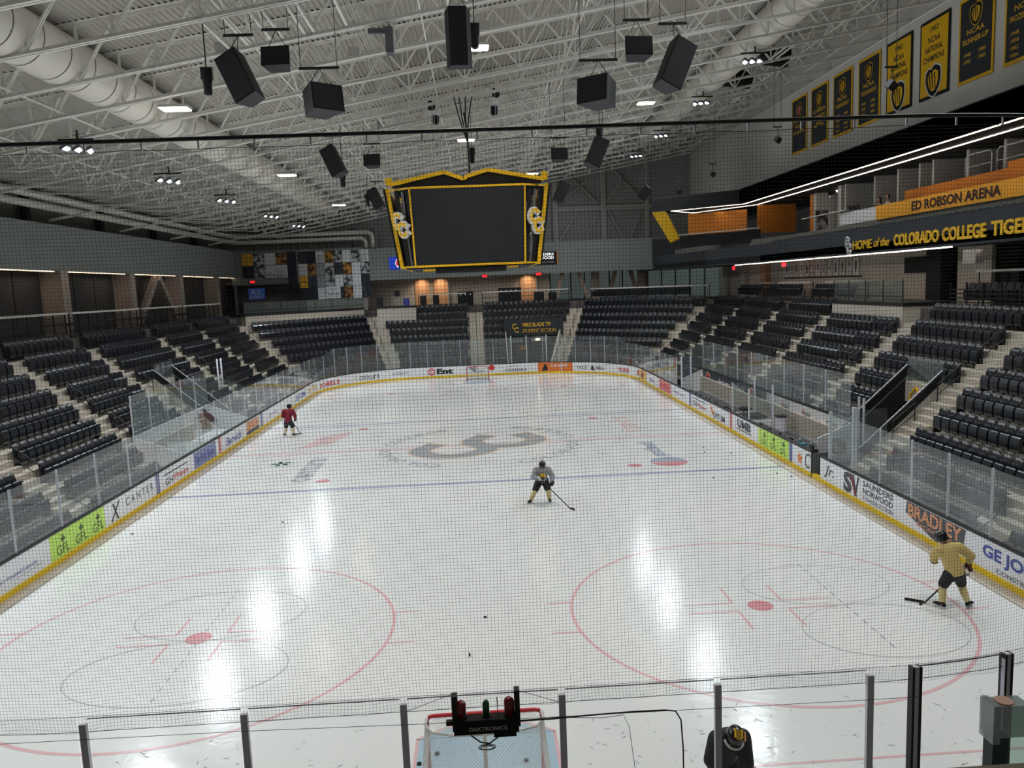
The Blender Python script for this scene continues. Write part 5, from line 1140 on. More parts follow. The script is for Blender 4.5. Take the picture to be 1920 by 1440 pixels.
for nm, pts in (('front', LIN1), ('rear', LIN2)):
    for i in range(2):
        a = Vector(pts[i]); c = Vector(pts[i+1]); solo('strip_lamp', MB().bar((*a, 13.385), (*c, 13.385), .07, .04), ESTRIP, 'long %s warm light line under suite soffit, %s run' % (nm, ('straight', 'angled')[i]), 'light')
solo('strip_lamp', MB().bar((16.2, 24.4, 13.385), (18.7, 27.0, 13.385), .07, .04), ESTRIP, 'short warm light line closing the soffit at its far end', 'light')
for k_, (x, y) in enumerate(((21.5, -8), (21.5, -2), (21.5, 4), (21.5, 10), (21.5, 16), (20, 22.6))): area('lamp_soffit', (x, y, 13.35), .4, 10, (1, .86, .7), None, 150, 4)
# suites
t = thing('suite_wall', 'pale suite back walls with white fins above the gold band', 'wall', (25.5, 0, 11.0)); part('back_wall', MB().box(25.6, 25.8, -14, 17, 9.5, 13.42), GREYP, t)
for y, wd in ((10.8, .45), (10.0, .15), (6.4, .18), (3.9, .18), (1.8, .16), (.6, .16), (-2.2, .2), (-4.8, .2)): part('fin', MB().box(23.6, 25.6, y-wd/2, y+wd/2, 10.7, 13.42), GREYP, t)
part('dark_opening', MB().box(25.45, 25.6, -4.6, -.1, 11.4, 13.3), BLKM, t); part('dark_opening', MB().box(25.45, 25.6, 7.6, 9.4, 11.2, 12.2), BLKM, t); part('door_gap', MB().box(25.5, 25.6, 3.3, 3.8, 11.4, 12.8), BLKM, t); part('screen', MB().box(25.45, 25.6, 4.6, 5.6, 12.6, 13.0), BLKM, t)
part('floor', MB().box(22.5, 25.8, -14, 17, 10.3, 10.7), BLKM, t)
solo('orange_wall', MB().bar((18.05, 26.0, 12.35), (21.9, 22.9, 12.35), .12, 1.7), ORG, 'orange timber panel wall at far end of balcony', 'wall panel'); solo('orange_wall', MB().box(22.0, 25, 20.9, 21.0, 11.2, 13.3), ORG, 'shaded orange wall beside the suite doorway', 'wall panel')
t = thing('column_graphic', 'column with orange and photo graphic at suites', 'column', (24.2, 15.2, 10.7)); part('shaft', MB().box(23.8, 24.6, 14.6, 15.6, 10.0, 13.4), GREYP, t); part('orange_face', MB().box(23.78, 23.8, 15.1, 15.6, 10.0, 13.4), ORG, t); part('photo_face', MB().box(23.7, 24.6, 14.56, 14.6, 10.8, 12.2), PH[0], t)
for k_, (y, z) in enumerate([(12.6, 0), (12.6, 1), (13.4, 0), (14, 1), (11.8, 0), (13.2, 1), (12.2, 1), (16.5, 0), (17.3, 1)]): solo('strip_lamp', MB().bar((24.2+.5*z+.2*k_, y, 13.3), (25.2+.5*z+.2*k_, y-.9, 13.3), .06, .03), ESTRIP, 'short ceiling light strip in the far suite, %s' % ORD[k_+1], 'light')
t = thing('yellow_brace', 'yellow slanting end beam under the suite soffit', 'beam', (15.6, 25.6, 11.3)); b = MB()
b.add([(14.85, 25.35, 13.42), (15.75, 24.7, 13.42), (17.35, 26.4, 11.3), (16.75, 27.1, 11.0), (15.05, 25.65, 13.42), (15.95, 25.0, 13.42), (17.55, 26.7, 11.3), (16.95, 27.4, 11.0)], [(0,1,2,3),(7,6,5,4),(0,4,5,1),(1,5,6,2),(2,6,7,3),(3,7,4,0)]); part('beam', b, GOLD, t)
solo('balcony_counter', MB().bar((17.3, 26.3, 11.55), (22.0, 20.3, 11.55), .3, .06), GREYP, 'pale drink counter under the orange timber wall', 'counter')
solo('balcony_counter', MB().bar((22.4, 13.5, 11.6), (22.4, 7.2, 11.6), .25, .06), GREYP, 'pale drink counter before the far suites', 'counter')
solo('glass_barrier', MB().bar((17.5, 26.6, 11.0), (22.1, 20.6, 11.0), .06, .9), BLKM, 'black glass front below the far balcony counter', 'panel')
t = thing('press_desk', 'white press desk with dark monitors beside the two people', 'desk', (22.6, 6.4, 10.7)); part('front', MB().box(22.5, 22.6, 4.1, 8.3, 10.75, 11.5), TXTW, t); part('top', MB().box(22.45, 23.1, 4.1, 8.3, 11.5, 11.55), BLK, t)
for k_ in range(3): part('monitor', MB().box(22.8, 22.86, 6.7+.5*k_, 7.1+.5*k_, 11.58, 11.85), BLK, t)
b = MB()
for y0, y1 in ((-4.6, -2.75), (-6.8, -4.95)): b.tube([(23.15, y0, 12.0), (23.15, y0, 12.9), (23.15, y0+.15, 13.05), (23.15, y1-.15, 13.05), (23.15, y1, 12.9), (23.15, y1, 12.0)], .03, 6); b.tube([(23.15, y0, 12.5), (23.15, y1, 12.5)], .02, 6)
solo('guard_rail', b, ALUL, 'pale bent tube guard rails above the orange parapet', 'railing', smooth=True)
# right concourse under the balcony
mb = MB().box(24.4, 24.6, 2.6, 46, 6.1, 8.95); mb.box(24.4, 24.6, -3, -.4, 6.1, 8.95); mb.box(24.4, 24.6, 1.5, 2.6, 6.1, 8.95); struct('wall_right_concourse', mb, CREAM)
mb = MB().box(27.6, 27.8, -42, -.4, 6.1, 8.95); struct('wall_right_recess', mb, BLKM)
solo('dark_column', MB().box(23.9, 24.5, .2, 1.5, 6.1, 8.95), BLKM, 'broad dark column on the right concourse', 'column'); solo('tv_screen', MB().box(24.3, 24.41, 1.8, 4.3, 7.75, 8.6), BLKM, 'large dark television beside the broad column', 'screen')
t = thing('poster_row', 'row of framed pale figure posters on right concourse wall', 'posters', (24.35, 15, 7.7))
for k_ in range(13): y = 21.4-.92*k_; part('poster', MB().box(24.33, 24.38, y-.78, y, 7.72, 8.85), CREAM if k_ % 3 else GREYP, t); part('poster_figure', MB().box(24.31, 24.33, y-.5, y-.3, 7.95, 8.6), PH[0], t)
part('rail', MB().box(24.3, 24.38, 9.3, 21.5, 7.62, 7.7), BLK, t)
for k_ in range(9):
    y = 21.5-3.05*k_; solo('strip_lamp', MB().box(20.42+.2*(k_ % 2), 20.5+.2*(k_ % 2), y-3.3, y, 8.79, 8.85), ESTRIP, 'warm light bar under the balcony, %s from the far end' % ORD[k_+1], 'light')
    area('lamp_concourse', (22.2, y-1.5, 8.8), .3, 9, (1, .84, .68), None, 150, 2)
t = thing('exit_sign', 'red lit exit sign over the poster row', 'sign', (22.5, 16.9, 8.5)); part('housing', MB().box(22.4, 22.45, 16.5, 17.2, 8.5, 8.85), EEXIT, t); part('hanger', MB().box(22.42, 22.44, 16.8, 16.85, 8.85, 8.96), BLK, t)
t = thing('exit_sign', 'red lit exit sign at far end of right concourse', 'sign', (22.5, 27.5, 8.5)); part('housing', MB().box(22.2, 22.25, 26.9, 27.5, 8.5, 8.85), EEXIT, t); part('hanger', MB().box(22.22, 22.24, 27.1, 27.15, 8.85, 8.96), BLK, t)
t = thing('fan_heater', 'pale wall box hanging under the balcony at right', 'heater', (22.3, -4.6, 8.1)); part('body', MB().box(22.1, 22.5, -5.3, -4.4, 8.1, 8.7), GREYP, t); part('hanger', MB().box(22.28, 22.32, -4.9, -4.8, 8.7, 8.95), BLK, t)
t = thing('window_wall', 'tall greenish windows at far end of right concourse', 'window', (21, 37, 6.1))
for k_ in range(5): x = 18.6+1.15*k_; y = 44.0-1.3*k_; part('pane', MB().bar((x, y, 7.5), (x+1.05, y-1.2, 7.5), .05, 2.8), EGLASSW, t); part('mullion', MB().box(x-.06, x+.06, y-.06, y+.06, 6.1, 8.95), BLK, t)
for k_ in range(3): solo('concourse_pier', MB().box(23.98, 24.39, 24.5+5*k_, 25.6+5*k_, 6.1, 8.95), PEACHW if k_ == 0 else CREAM, 'pale pier on the far right concourse, %s' % ORD[k_+1], 'pillar')
# low light over the dark platform
area('lamp_far_concourse', (2, 43, 9.1), 20, 60, (1, .85, .7), None, 150, 1.5)
for y in (-2, 7, 16, 25): area('lamp_pilaster', (-24.6, y-.9, 9.75), .3, 7, (1, .75, .6), None, 140, 3)

# ------------------------------------------------------------------ roof
DZ = 1.86
def dz_(x): return chz(x)+DZ
mb = MB(); XL, XRR = -27.5, 28.3; n = int((XRR-XL)/.2); v = []
for i in range(n):
    x = XL+.2*i
    for dx, dzz in ((0, 0), (.085, 0), (.115, .06), (.17, .06)): v.append((x+dx, dz_(x+dx)+dzz))
m_ = len(v); mb.add([(x, -42.0, z) for x, z in v]+[(x, 46.0, z) for x, z in v], [(i, i+1, m_+i+1, m_+i) for i in range(m_-1)])
mb.add([(XL, -42, dz_(XL)+.3), (XRR, -42, dz_(XRR)+.3), (XRR, 46, dz_(XRR)+.3), (XL, 46, dz_(XL)+.3)], [(0,1,2,3)])
struct('ceiling', mb, DECK)
TY = [-.32+3.03*k_ for k_ in range(-13, 15)]
TX0, TX1 = -24.6, 23.35; SL = math.atan(RS); PW = 2.44
slope = Vector((math.cos(SL), 0, math.sin(SL)))
def chord_mesh(x0, x1, zoff, top=False):
    b = MB(); h = .13; wd = .11
    for s_ in (-1, 1):
        for (ya, yb, za, zb_) in ((.012*s_, .024*s_, 0, h), (.012*s_, wd*s_, (h-.014) if top else 0, h if top else .014)):
            y0, y1 = min(ya, yb), max(ya, yb)
            q = [(x, y, chz(x)+zoff+z) for x in (x0, x1) for y, z in ((y0, za), (y1, za), (y1, zb_), (y0, zb_))]
            b.add(q, [(0,3,2,1),(4,5,6,7),(0,1,5,4),(1,2,6,5),(2,3,7,6),(3,0,4,7)])
    return b
bc_long = chord_mesh(-24.6, TX1, 0).mesh('bottom_chord'); bc_short = chord_mesh(-19.4, TX1, 0).mesh('bottom_chord_short'); tc_ = chord_mesh(-26.4, TX1, DZ-.13, True).mesh('top_chord')
for m__ in (bc_long, bc_short, tc_): m__.materials.append(STEELW)
flute_strip = MB().add([(x, y, chz(x)+DZ+z) for x in (-26.4, TX1) for y, z in ((-.03, 0), (.03, 0), (.03, .06), (-.03, .06))], [(0,3,2,1),(4,5,6,7),(0,1,5,4),(1,2,6,5),(2,3,7,6),(3,0,4,7)]).mesh('flute_shade_strip'); flute_strip.materials.append(BLKM)  # black strip added on the chord to stand in for shade in the deck flutes
def webs():
    """members of one truss as (p0, p1) in truss coordinates"""
    out = []; x = -19.4; k_ = 0
    while x < TX1-1:
        xn = x+PW/2*2
        mid = x+PW/2
        a = (x, chz(x)+.1); t_ = (mid, chz(mid)+DZ-.1); c = (xn, chz(xn)+.1)
        for p, q in ((a, t_), (t_, c)):
            xm = (p[0]+q[0])/2
            if any(abs(xm-dx) < 1.0 for dx in (-12.7, 15.5)): continue
            out.append((p, q, 'd'))
        out.append(((x, chz(x)+.1), (x, chz(x)+DZ-.1), 'v'))
        x = xn; k_ += 1
    return out
WB = webs()
def web_mesh(p, q, kind):
    b = MB(); wd = .055 if kind == 'd' else .035
    for s_ in (-1, 1): b.bar((p[0], s_*(.055 if kind == 'd' else .03), p[1]), (q[0], s_*(.055 if kind == 'd' else .03), q[1]), .014 if kind == 'd' else .02, wd, (0, 1, 0)) if False else b.bar((p[0], s_*.05, p[1]), (q[0], s_*.05, q[1]), .05, wd)
    return b
WM = []
for p, q, kd in WB: m__ = web_mesh(p, q, kd).mesh('web_member'); m__.materials.append(STEELW); WM.append((m__, kd))
allw = MB()
for p, q, kd in WB: g = web_mesh(p, q, kd); allw.add(g.v, g.f)
allw_m = allw.mesh('web'); allw_m.materials.append(STEELW)
for k_, y in enumerate(TY):
    long_ = (k_-13) % 3 == 0
    t = thing('roof_truss', 'pale steel roof truss across the rink, %s from the near end' % ORD[k_+1], 'truss', (0, y, 0), 0, 'pale steel roof trusses')
    t.location = (0, y, chz(0)); lo = (0, 0, -chz(0))
    partm('bottom_chord', bc_long if long_ else bc_short, t, lo); partm('top_chord', tc_, t, lo); partm('flute_shade_strip', flute_strip, t, lo)
    if 6 <= k_ <= 15:
        for m__, kd in WM: partm('diagonal' if kd == 'd' else 'vertical', m__, t, lo)
    else:
        partm('web', allw_m, t, lo)['kind'] = 'stuff'
    if not long_:
        ee = MB().bar((-19.4, 0, chz(-19.4)+.08), (-26.2, 0, chz(-26.2)+DZ-.15), .09, .09); m__ = ee.mesh('end_diagonal'); m__.materials.append(STEELW); partm('end_diagonal', m__, t, lo)
# bridging bars parallel to the rink, and a conduit bundle
for k_, x in enumerate((-21.6, -17.2, -14.2, -6.6, -1.2, 4.6, 10.2, 18.9, 21.6)):
    solo('bridging_bar', MB().box(x-.025, x+.025, -40, 42, chz(x)+.13, chz(x)+.18), STEELW, 'thin roof bridging bar running lengthwise, %s from left' % ORD[k_+1], 'steel bar', 'thin bridging bars of the roof')
for k_, x in enumerate((-19.2, -6.5, 4.5, 19.8)):
    b = MB()
    for y in TY[:-1]:
        b.bar((x, y, chz(x)+.12), (x, y+3.03, dz_(x)-.1), .04, .04); b.bar((x, y, dz_(x)-.1), (x, y+3.03, chz(x)+.12), .04, .04)
    solo('cross_bridging', b, STEELW, 'line of X bridging between trusses, %s from left' % ORD[k_+1], 'steel bars', 'lines of X bridging')
for k_ in range(6):
    x = -3.5+.1*k_; solo('conduit', MB().tube([(x, -40, chz(x)+.2), (x, 40, chz(x)+.2)], .025, 6), mat('conduit', (196, 194, 188), .4), 'pale conduit of the roof bundle, %s from left' % ORD[k_+1], 'conduit', 'conduits of the roof bundle')
for k_ in range(4):
    x = 6.2+.16*k_; solo('conduit', MB().tube([(x, -40, dz_(x)-.3), (x, 40, dz_(x)-.3)], .03, 6), MATS['conduit'], 'pale conduit right of centre, %s from left' % ORD[k_+1], 'conduit', 'conduits right of centre')
for s_, x, lab in ((-1, -12.75, 'left'), (1, 15.5, 'right')):
    zc = chz(x)+.93; t = thing('air_duct', 'large round pale air duct through the trusses, %s side' % lab, 'duct', (x, 0, zc))
    part('tube', MB().tube([(x, -40, zc), (x, 34 if x < 0 else 30, zc)], .83, 32), DUCT, t, smooth=True)
    b = MB(); y = -39
    while y < 33: b.tube([(x, y, zc), (x, y+.035, zc)], .845, 32, cap=False); y += 1.52
    part('seam_ring', b, SEAM, t, kind='stuff')
# end wall beam of duct and grille
for x, y in ((19.0, 8.6), (18.4, 13.2)): solo('duct_outlet', MB().tube([(x-1.4, y, chz(x)+.9), (x+.3, y, chz(x)+.7)], .55, 20), BLKM, 'dark oval duct outlet near the right wall, %s' % ('near' if y < 10 else 'far'), 'duct outlet', smooth=True)

# lamps: cool flood clusters and warm high bays
for i, (x, y) in enumerate(BLUE):
    s_ = -1 if x < 0 else 1; z = chz(x)-.45
    t = thing('flood_lamp', 'cool white flood lamp cluster, %s row, %s from the near end' % ('left' if s_ < 0 else 'right', ORD[i % 7+1]), 'lamp', (x, y, z-.2))
    part('bracket', MB().box(x-.75, x+.6, y-.03, y+.03, z+.35, z+.42).box(x-.03, x+.03, y-.03, y+.03, z+.4, z+.75), BLK, t)
    for k_, dx in enumerate((-.55, -.1, .35)):
        R = Matrix.Rotation(s_*.55, 3, 'Y') @ Matrix.Rotation(.12*k_, 3, 'Z'); c = Vector((x+dx*.9, y+.1*k_, z+.1*dx*s_+.05))
        part('housing', MB().cbox(c, (.34, .4, .12), R), MATS['gate_grey'], t); off = R @ Vector((0, 0, -.075)); part('lens', MB().cbox(c+off, (.14, .36, .02), R), EW, t)
for i, (x, y) in enumerate(BAYS):
    z = chz(x)-.12; t = thing('bay_lamp', 'warm white ceiling lamp, %s of the roof grid' % ORD[i+1], 'lamp', (x, y, z-.15)); part('housing', MB().box(x-.52, x+.52, y-.32, y+.32, z-.06, z+.04), GREYP, t)
    for k_ in range(3): part('tube_panel', MB().box(x-.48, x+.48, y-.3+.21*k_, y-.12+.21*k_, z-.1, z-.06), EWARM, t)

# ------------------------------------------------------------------ speakers and rigging
def hang_beam(t, x, y):
    y0 = max(v for v in TY if v <= y+.01); part('support_beam', MB().box(x-.04, x+.04, y0-.1, y0+3.13, chz(x)+.1, chz(x)+.17), STEELW, t)
def cables(t, pts, ztop, m_=None):
    for p in pts: part('cable', MB().tube([p, (p[0], p[1], ztop)], .012, 4), m_ or BLK, t)
def speaker(label, c, dims, rot, barw=.9, curved=False, grille='front'):
    c = Vector(c); w_, d_, h_ = dims; t = thing('loudspeaker', label, 'loudspeaker', tuple(c)); R = rot
    b = MB(); k_ = .16*w_
    poly_ = [(-w_/2+k_, d_/2), (w_/2-k_, d_/2), (w_/2, -d_/2), (-w_/2, -d_/2)]
    P = [R @ Vector((x, y, z))+c for z in (-h_/2, h_/2) for x, y in poly_]; b.add(P, [(0,3,2,1)[::-1], (4,5,6,7)[::-1], (0,1,5,4)[::-1], (1,2,6,5)[::-1], (2,3,7,6)[::-1], (3,0,4,7)[::-1]]); part('cabinet', b, SPK, t)
    b = MB(); P = [R @ Vector((x, -d_/2-.015, z))+c for z in (-h_/2+.03, h_/2-.03) for x in (-w_/2+.03, w_/2-.03)]; b.add(P, [(0,1,3,2)]); part('grille', b, SPK, t)
    top = R @ Vector((0, 0, h_/2))+c; zt = chz(c.x)
    zb = min(top.z+.55, zt-.35)
    part('hanging_bar', MB().bar((c.x-barw/2, c.y, zb), (c.x+barw/2, c.y, zb), .06, .07), BLK, t)
    for dx in (-barw/2+.05, barw/2-.05): hang_beam(t, c.x+dx, c.y); cables(t, [(c.x+dx, c.y, zb)], chz(c.x+dx)+.12)
    for dx in (-.18, .18): part('sling', MB().tube([(c.x, c.y, zb), tuple(R @ Vector((dx*w_*2, 0, h_/2))+c)], .012, 4), BLK, t)
    part('underside', MB().add([R @ Vector((x, y, -h_/2-.005))+c for x, y in poly_], [(0,3,2,1)[::-1]]), SPKB, t)
    return t
RY = lambda a: Matrix.Rotation(math.radians(a), 3, 'Y'); RX = lambda a: Matrix.Rotation(math.radians(a), 3, 'X'); RZZ = lambda a: Matrix.Rotation(math.radians(a), 3, 'Z')
for y, yn in ((-15, 'nearest row'), (0, 'middle row'), (16, 'far row')):
    for s_, sn in ((-1, 'left'), (1, 'right')):
        speaker('tall black loudspeaker tilted outward, %s, %s' % (yn, sn), (s_*6.32, y, 14.2), (.72, .7, 1.42), RY(s_*26) @ RZZ(s_*14) @ RX(-8), .85)
for y, yn in ((-15, 'nearest row'), (0, 'middle row')):
    for s_, sn in ((-1, 'left'), (1, 'right')): speaker('small wide black loudspeaker, %s, %s' % (yn, sn), (s_*5.24 if y < -1 else s_*4.5, y, 14.7 if y < -1 else 14.15), (.82, .5, .55), RX(-10) @ RZZ(s_*4), .8)
for s_, sn in ((-1, 'left'), (1, 'right')): speaker('blocky black subwoofer with curved side, nearest row, %s' % sn, (s_*4.08, -15, 13.5), (1.0, .85, .75), RZZ(-s_*38) @ RX(-6), 1.15)
speaker('tall black loudspeaker hanging upright at the centre', (0, -15, 15.15), (.75, .6, 1.6), RX(4) @ RZZ(180), .7)
for c, lab, a in (((12.2, 16, 14.0), 'black loudspeaker hanging before the far wall bracing', 28), ((14.63, 16, 14.0), 'small dark loudspeaker before the far wall', 10), ((17.0, 16, 15.1), 'small dark loudspeaker near far right wall corner', 20), ((17.3, 5, 15.4), 'small dark loudspeaker before the farthest banner', 20), ((16.7, -8, 15.1), 'dark loudspeaker hanging before the 1950 banner', 25)):
    k_ = 1.0 if c[0] == 12.2 else .62; speaker(lab, c, (.55*k_, .5*k_, .95*k_ if c[0] == 12.2 else .5*k_), RY(a) @ RZZ(25) @ RX(20), .8*k_)
def mover(label, c):
    t = thing('moving_light', label, 'stage light', c); x, y, z = c; part('yoke', MB().box(x-.16, x+.16, y-.06, y+.06, z+.32, z+.38).box(x-.16, x-.13, y-.06, y+.06, z+.05, z+.34).box(x+.13, x+.16, y-.06, y+.06, z+.05, z+.34), BLK, t)
    part('lamp_head', MB().lathe((x, y, z-.38), [(.09, 0), (.12, .05), (.12, .3), (.16, .45), (.14, .68)], 12), BLKM, t, smooth=True); part('clamp', MB().box(x-.015, x+.015, y-.015, y+.015, z+.38, chz(x)+.12), BLK, t); hang_beam(t, x, y)
mover('black moving light at left beside the tilted loudspeaker', (-7.3, -15, 14.15)); mover('black moving light beside the central loudspeaker', (.5, -13.2, 15.75)); mover('small black moving light under middle left loudspeaker', (-6.15, 1.0, 13.5)); mover('small black moving light left of the scoreboard', (-6.95, 16, 14.2)); mover('small black moving light at right behind the net pipe', (6.7, 1.0, 15.2)); mover('small black moving light above the scoreboard', (.3, 2.0, 14.6))
for c in ((-1.54, 0, 16.7), (-1.42, .8, 16.2), (1.58, 0, 17.2), (1.48, .8, 16.55)):
    t = thing('chain_hoist', 'black chain hoist above the scoreboard, %s %s' % ('left' if c[0] < 0 else 'right', 'upper' if c[1] == 0 else 'lower'), 'hoist', (c[0], c[1], c[2]-.2)); part('bucket', MB().lathe((c[0], c[1], c[2]-.25), [(.12, 0), (.18, .08), (.18, .4), (.1, .42)], 12), BLKM, t); part('chain', MB().tube([(c[0]+.1, c[1], 12.8), (c[0]+.1, c[1], chz(c[0])+.12)], .014, 4), ALU, t); hang_beam(t, c[0]+.1, c[1])
for x, y, wh in ((-7.6, -12.44, 'beside the left tilted loudspeaker'), (-3.8, -9.41, 'behind the left subwoofer'), (.9, -9.41, 'behind the upright centre loudspeaker'), (4.9, -6.38, 'behind the right subwoofer'), (-2.6, -15.47, 'left of the upright loudspeaker'), (-4.3, 2.71, 'beyond the middle left loudspeaker')):
    solo('junction_box', MB().box(x-.18, x+.18, y-.1, y+.1, chz(x)+.13, chz(x)+.4), GREYP, 'pale equipment box on a roof truss %s' % wh, 'box')
solo('projector', MB().box(-2.35, -2.1, -12.6, -12.2, 15.5, 16.3).box(-2.9, -2.1, -12.45, -12.35, 16.15, 16.3), MATS['gate_grey'], 'grey bracketed projector under the roof left of centre', 'projector')

# ------------------------------------------------------------------ scoreboard
t = thing('scoreboard', 'hanging black video scoreboard with gold frame and peaked crown', 'scoreboard', (0, 0, 8.8))
zt, zb = 12.4, 8.95
def oct_ring(z, f):  # corners of the chamfered box
    a, c, e = (2.55, 3.4, 3.62) if f else (2.45, 3.3, 3.12); e2 = 2.6
    return None
top = dict(f=[(-2.57, -3.4), (2.57, -3.4)], r=[(3.62, -2.6), (3.62, 2.6)], b=[(2.57, 3.4), (-2.57, 3.4)], l=[(-3.62, 2.6), (-3.62, -2.6)])
bot = dict(f=[(-2.47, -3.3), (2.47, -3.3)], r=[(3.12, -2.6), (3.12, 2.6)], b=[(2.47, 3.3), (-2.47, 3.3)], l=[(-3.12, 2.6), (-3.12, -2.6)])
TP = top['f']+top['r']+top['b']+top['l']; BP = bot['f']+bot['r']+bot['b']+bot['l']
for i, nm in ((0, 'front'), (2, 'right'), (4, 'back'), (6, 'left')):
    a, c = TP[i], TP[i+1]; e, g = BP[i], BP[i+1]
    part('screen', MB().add([(*e, zb), (*g, zb), (*c, zt), (*a, zt)], [(0,1,2,3)]), SCRN, t, '%s dark screen' % nm)
    b = MB()
    for p, q in (((*a, zt), (*c, zt)), ((*e, zb), (*g, zb)), ((*a, zt), (*e, zb)), ((*c, zt), (*g, zb))): b.bar(p, q, .07, .09)
    part('screen_frame', b, GOLD, t)
for i in (1, 3, 5, 7):
    a, c = TP[i], TP[(i+1) % 8]; e, g = BP[i], BP[(i+1) % 8]; A, C_, E_, G = (Vector((*a, zt)), Vector((*c, zt)), Vector((*e, zb)), Vector((*g, zb)))
    b = MB()
    for p, q in ((A, C_), (E_, G)): b.bar(p, q, .07, .08)
    part('corner_frame', b, GOLD, t)
    o_ = Vector((A.x+C_.x, A.y+C_.y, 0)).normalized()
    for f0, f1, m_ in ((.2, .42, BLKM), (.5, .62, MATS['gate_grey']), (.7, .95, BLKM)):
        ins = -o_*.12; part('inner_panel', MB().add([E_.lerp(G, f0)+ins, E_.lerp(G, f1)+ins, A.lerp(C_, f1)+ins, A.lerp(C_, f0)+ins], [(0,1,2,3)]), m_, t)
    ax = (C_-A).normalized(); ay = ((A+C_)/2-(E_+G)/2).normalized(); nn = ax.cross(ay); mid = (A+C_+E_+G)/4+Vector((0, 0, .15))
    if nn.dot(o_) < 0: ax = -ax; nn = -nn
    b = MB(); cc_logo(b, mid+o_*.05, ax, ay, nn, .74, .14, .055); part('emblem_rim', b, TXTW, t); b = MB(); cc_logo(b, mid+o_*.2, ax, ay, nn, .74, .02, -.01); part('emblem', b, GOLD, t)
for x in (-1, 1):
    for y in (-1, 1): b = MB(); b.bar((x*3.62, y*2.6, zt+.1), (x*3.12, y*2.6, zb-.06), .16, .2); part('corner_beam', b, GOLD, t); b = MB(); b.bar((x*3.76, y*2.5, zt+.1), (x*3.24, y*2.5, zb), .12, .2); part('dark_edge', b, BLKM, t)
for y in (-3.15, 3.15):
    pk = [(-3.45, 12.58), (-1.0, 13.06), (-.15, 12.74), (.05, 12.86), (.95, 13.1), (3.45, 12.62)]
    b = MB(); b.add([(x, y+.03*(1 if y > 0 else -1), z) for x, z in pk]+[(3.3, y, 12.44), (-3.3, y, 12.44)], [tuple(range(8))]); part('crown_panel', b, BLKM, t)
    b = MB()
    for i in range(5): b.bar((pk[i][0], y, pk[i][1]), (pk[i+1][0], y, pk[i+1][1]), .34, .16)
    b.bar((3.45, y, 12.6), (3.5, y, 12.95), .3, .1); b.bar((-3.45, y, 12.6), (-3.5, y, 12.9), .3, .1)
    part('crown_edge', b, GOLD, t, 'gold mountain-shaped edge')
b = MB()
for x in (-3.3, 3.3):
    for i in range(3): b.bar((x, [-2.6, -.3, .3, 2.6][i], [12.6, 13.2, 12.9, 12.6][i]), (x, [-2.6, -.3, .3, 2.6][i+1], [12.6, 13.2, 12.9, 12.6][i+1]), .12, .12)
part('crown_side', b, GOLD, t)
part('roof_deck', MB().box(-3.2, 3.2, -3.0, 3.0, 12.3, 12.42), BLKM, t)
part('underside', MB().box(-2.9, 2.9, -3.0, 3.0, 8.86, 8.92), BLKM, t); part('lower_screen', MB().box(-1.6, 1.6, -3.2, -2.4, 8.62, 8.86), BLKM, t)
part('lower_tab', MB().box(-2.15, -1.6, -3.2, -3.0, 8.72, 8.82).box(1.65, 2.15, -3.2, -3.0, 8.76, 8.84), GOLD, t)
part('core_frame', MB().box(-1.2, 1.2, -2.6, 2.6, 9.0, 12.3), BLKM, t)
b = MB()
for x, y in ((-1.5, -.4), (-1.3, .6), (1.5, -.4), (1.3, .6)): b.tube([(x, y, 12.4), (x, y, chz(x))], .014, 4)
part('lifting_cable', b, ALU, t)
part('power_cable', MB().tube([(.15, -.5, 12.4), (.12, -.5, 15.2), (0, -.4, 16.2)], .05, 6), BLK, t)
for dx in (-.45, -.2, .1, .4): part('power_cable', MB().tube([(.1, -.5, 14.8), (dx*.5, -.5, 15.9), (dx, -.5, 16.9)], .03, 6), BLK, t)

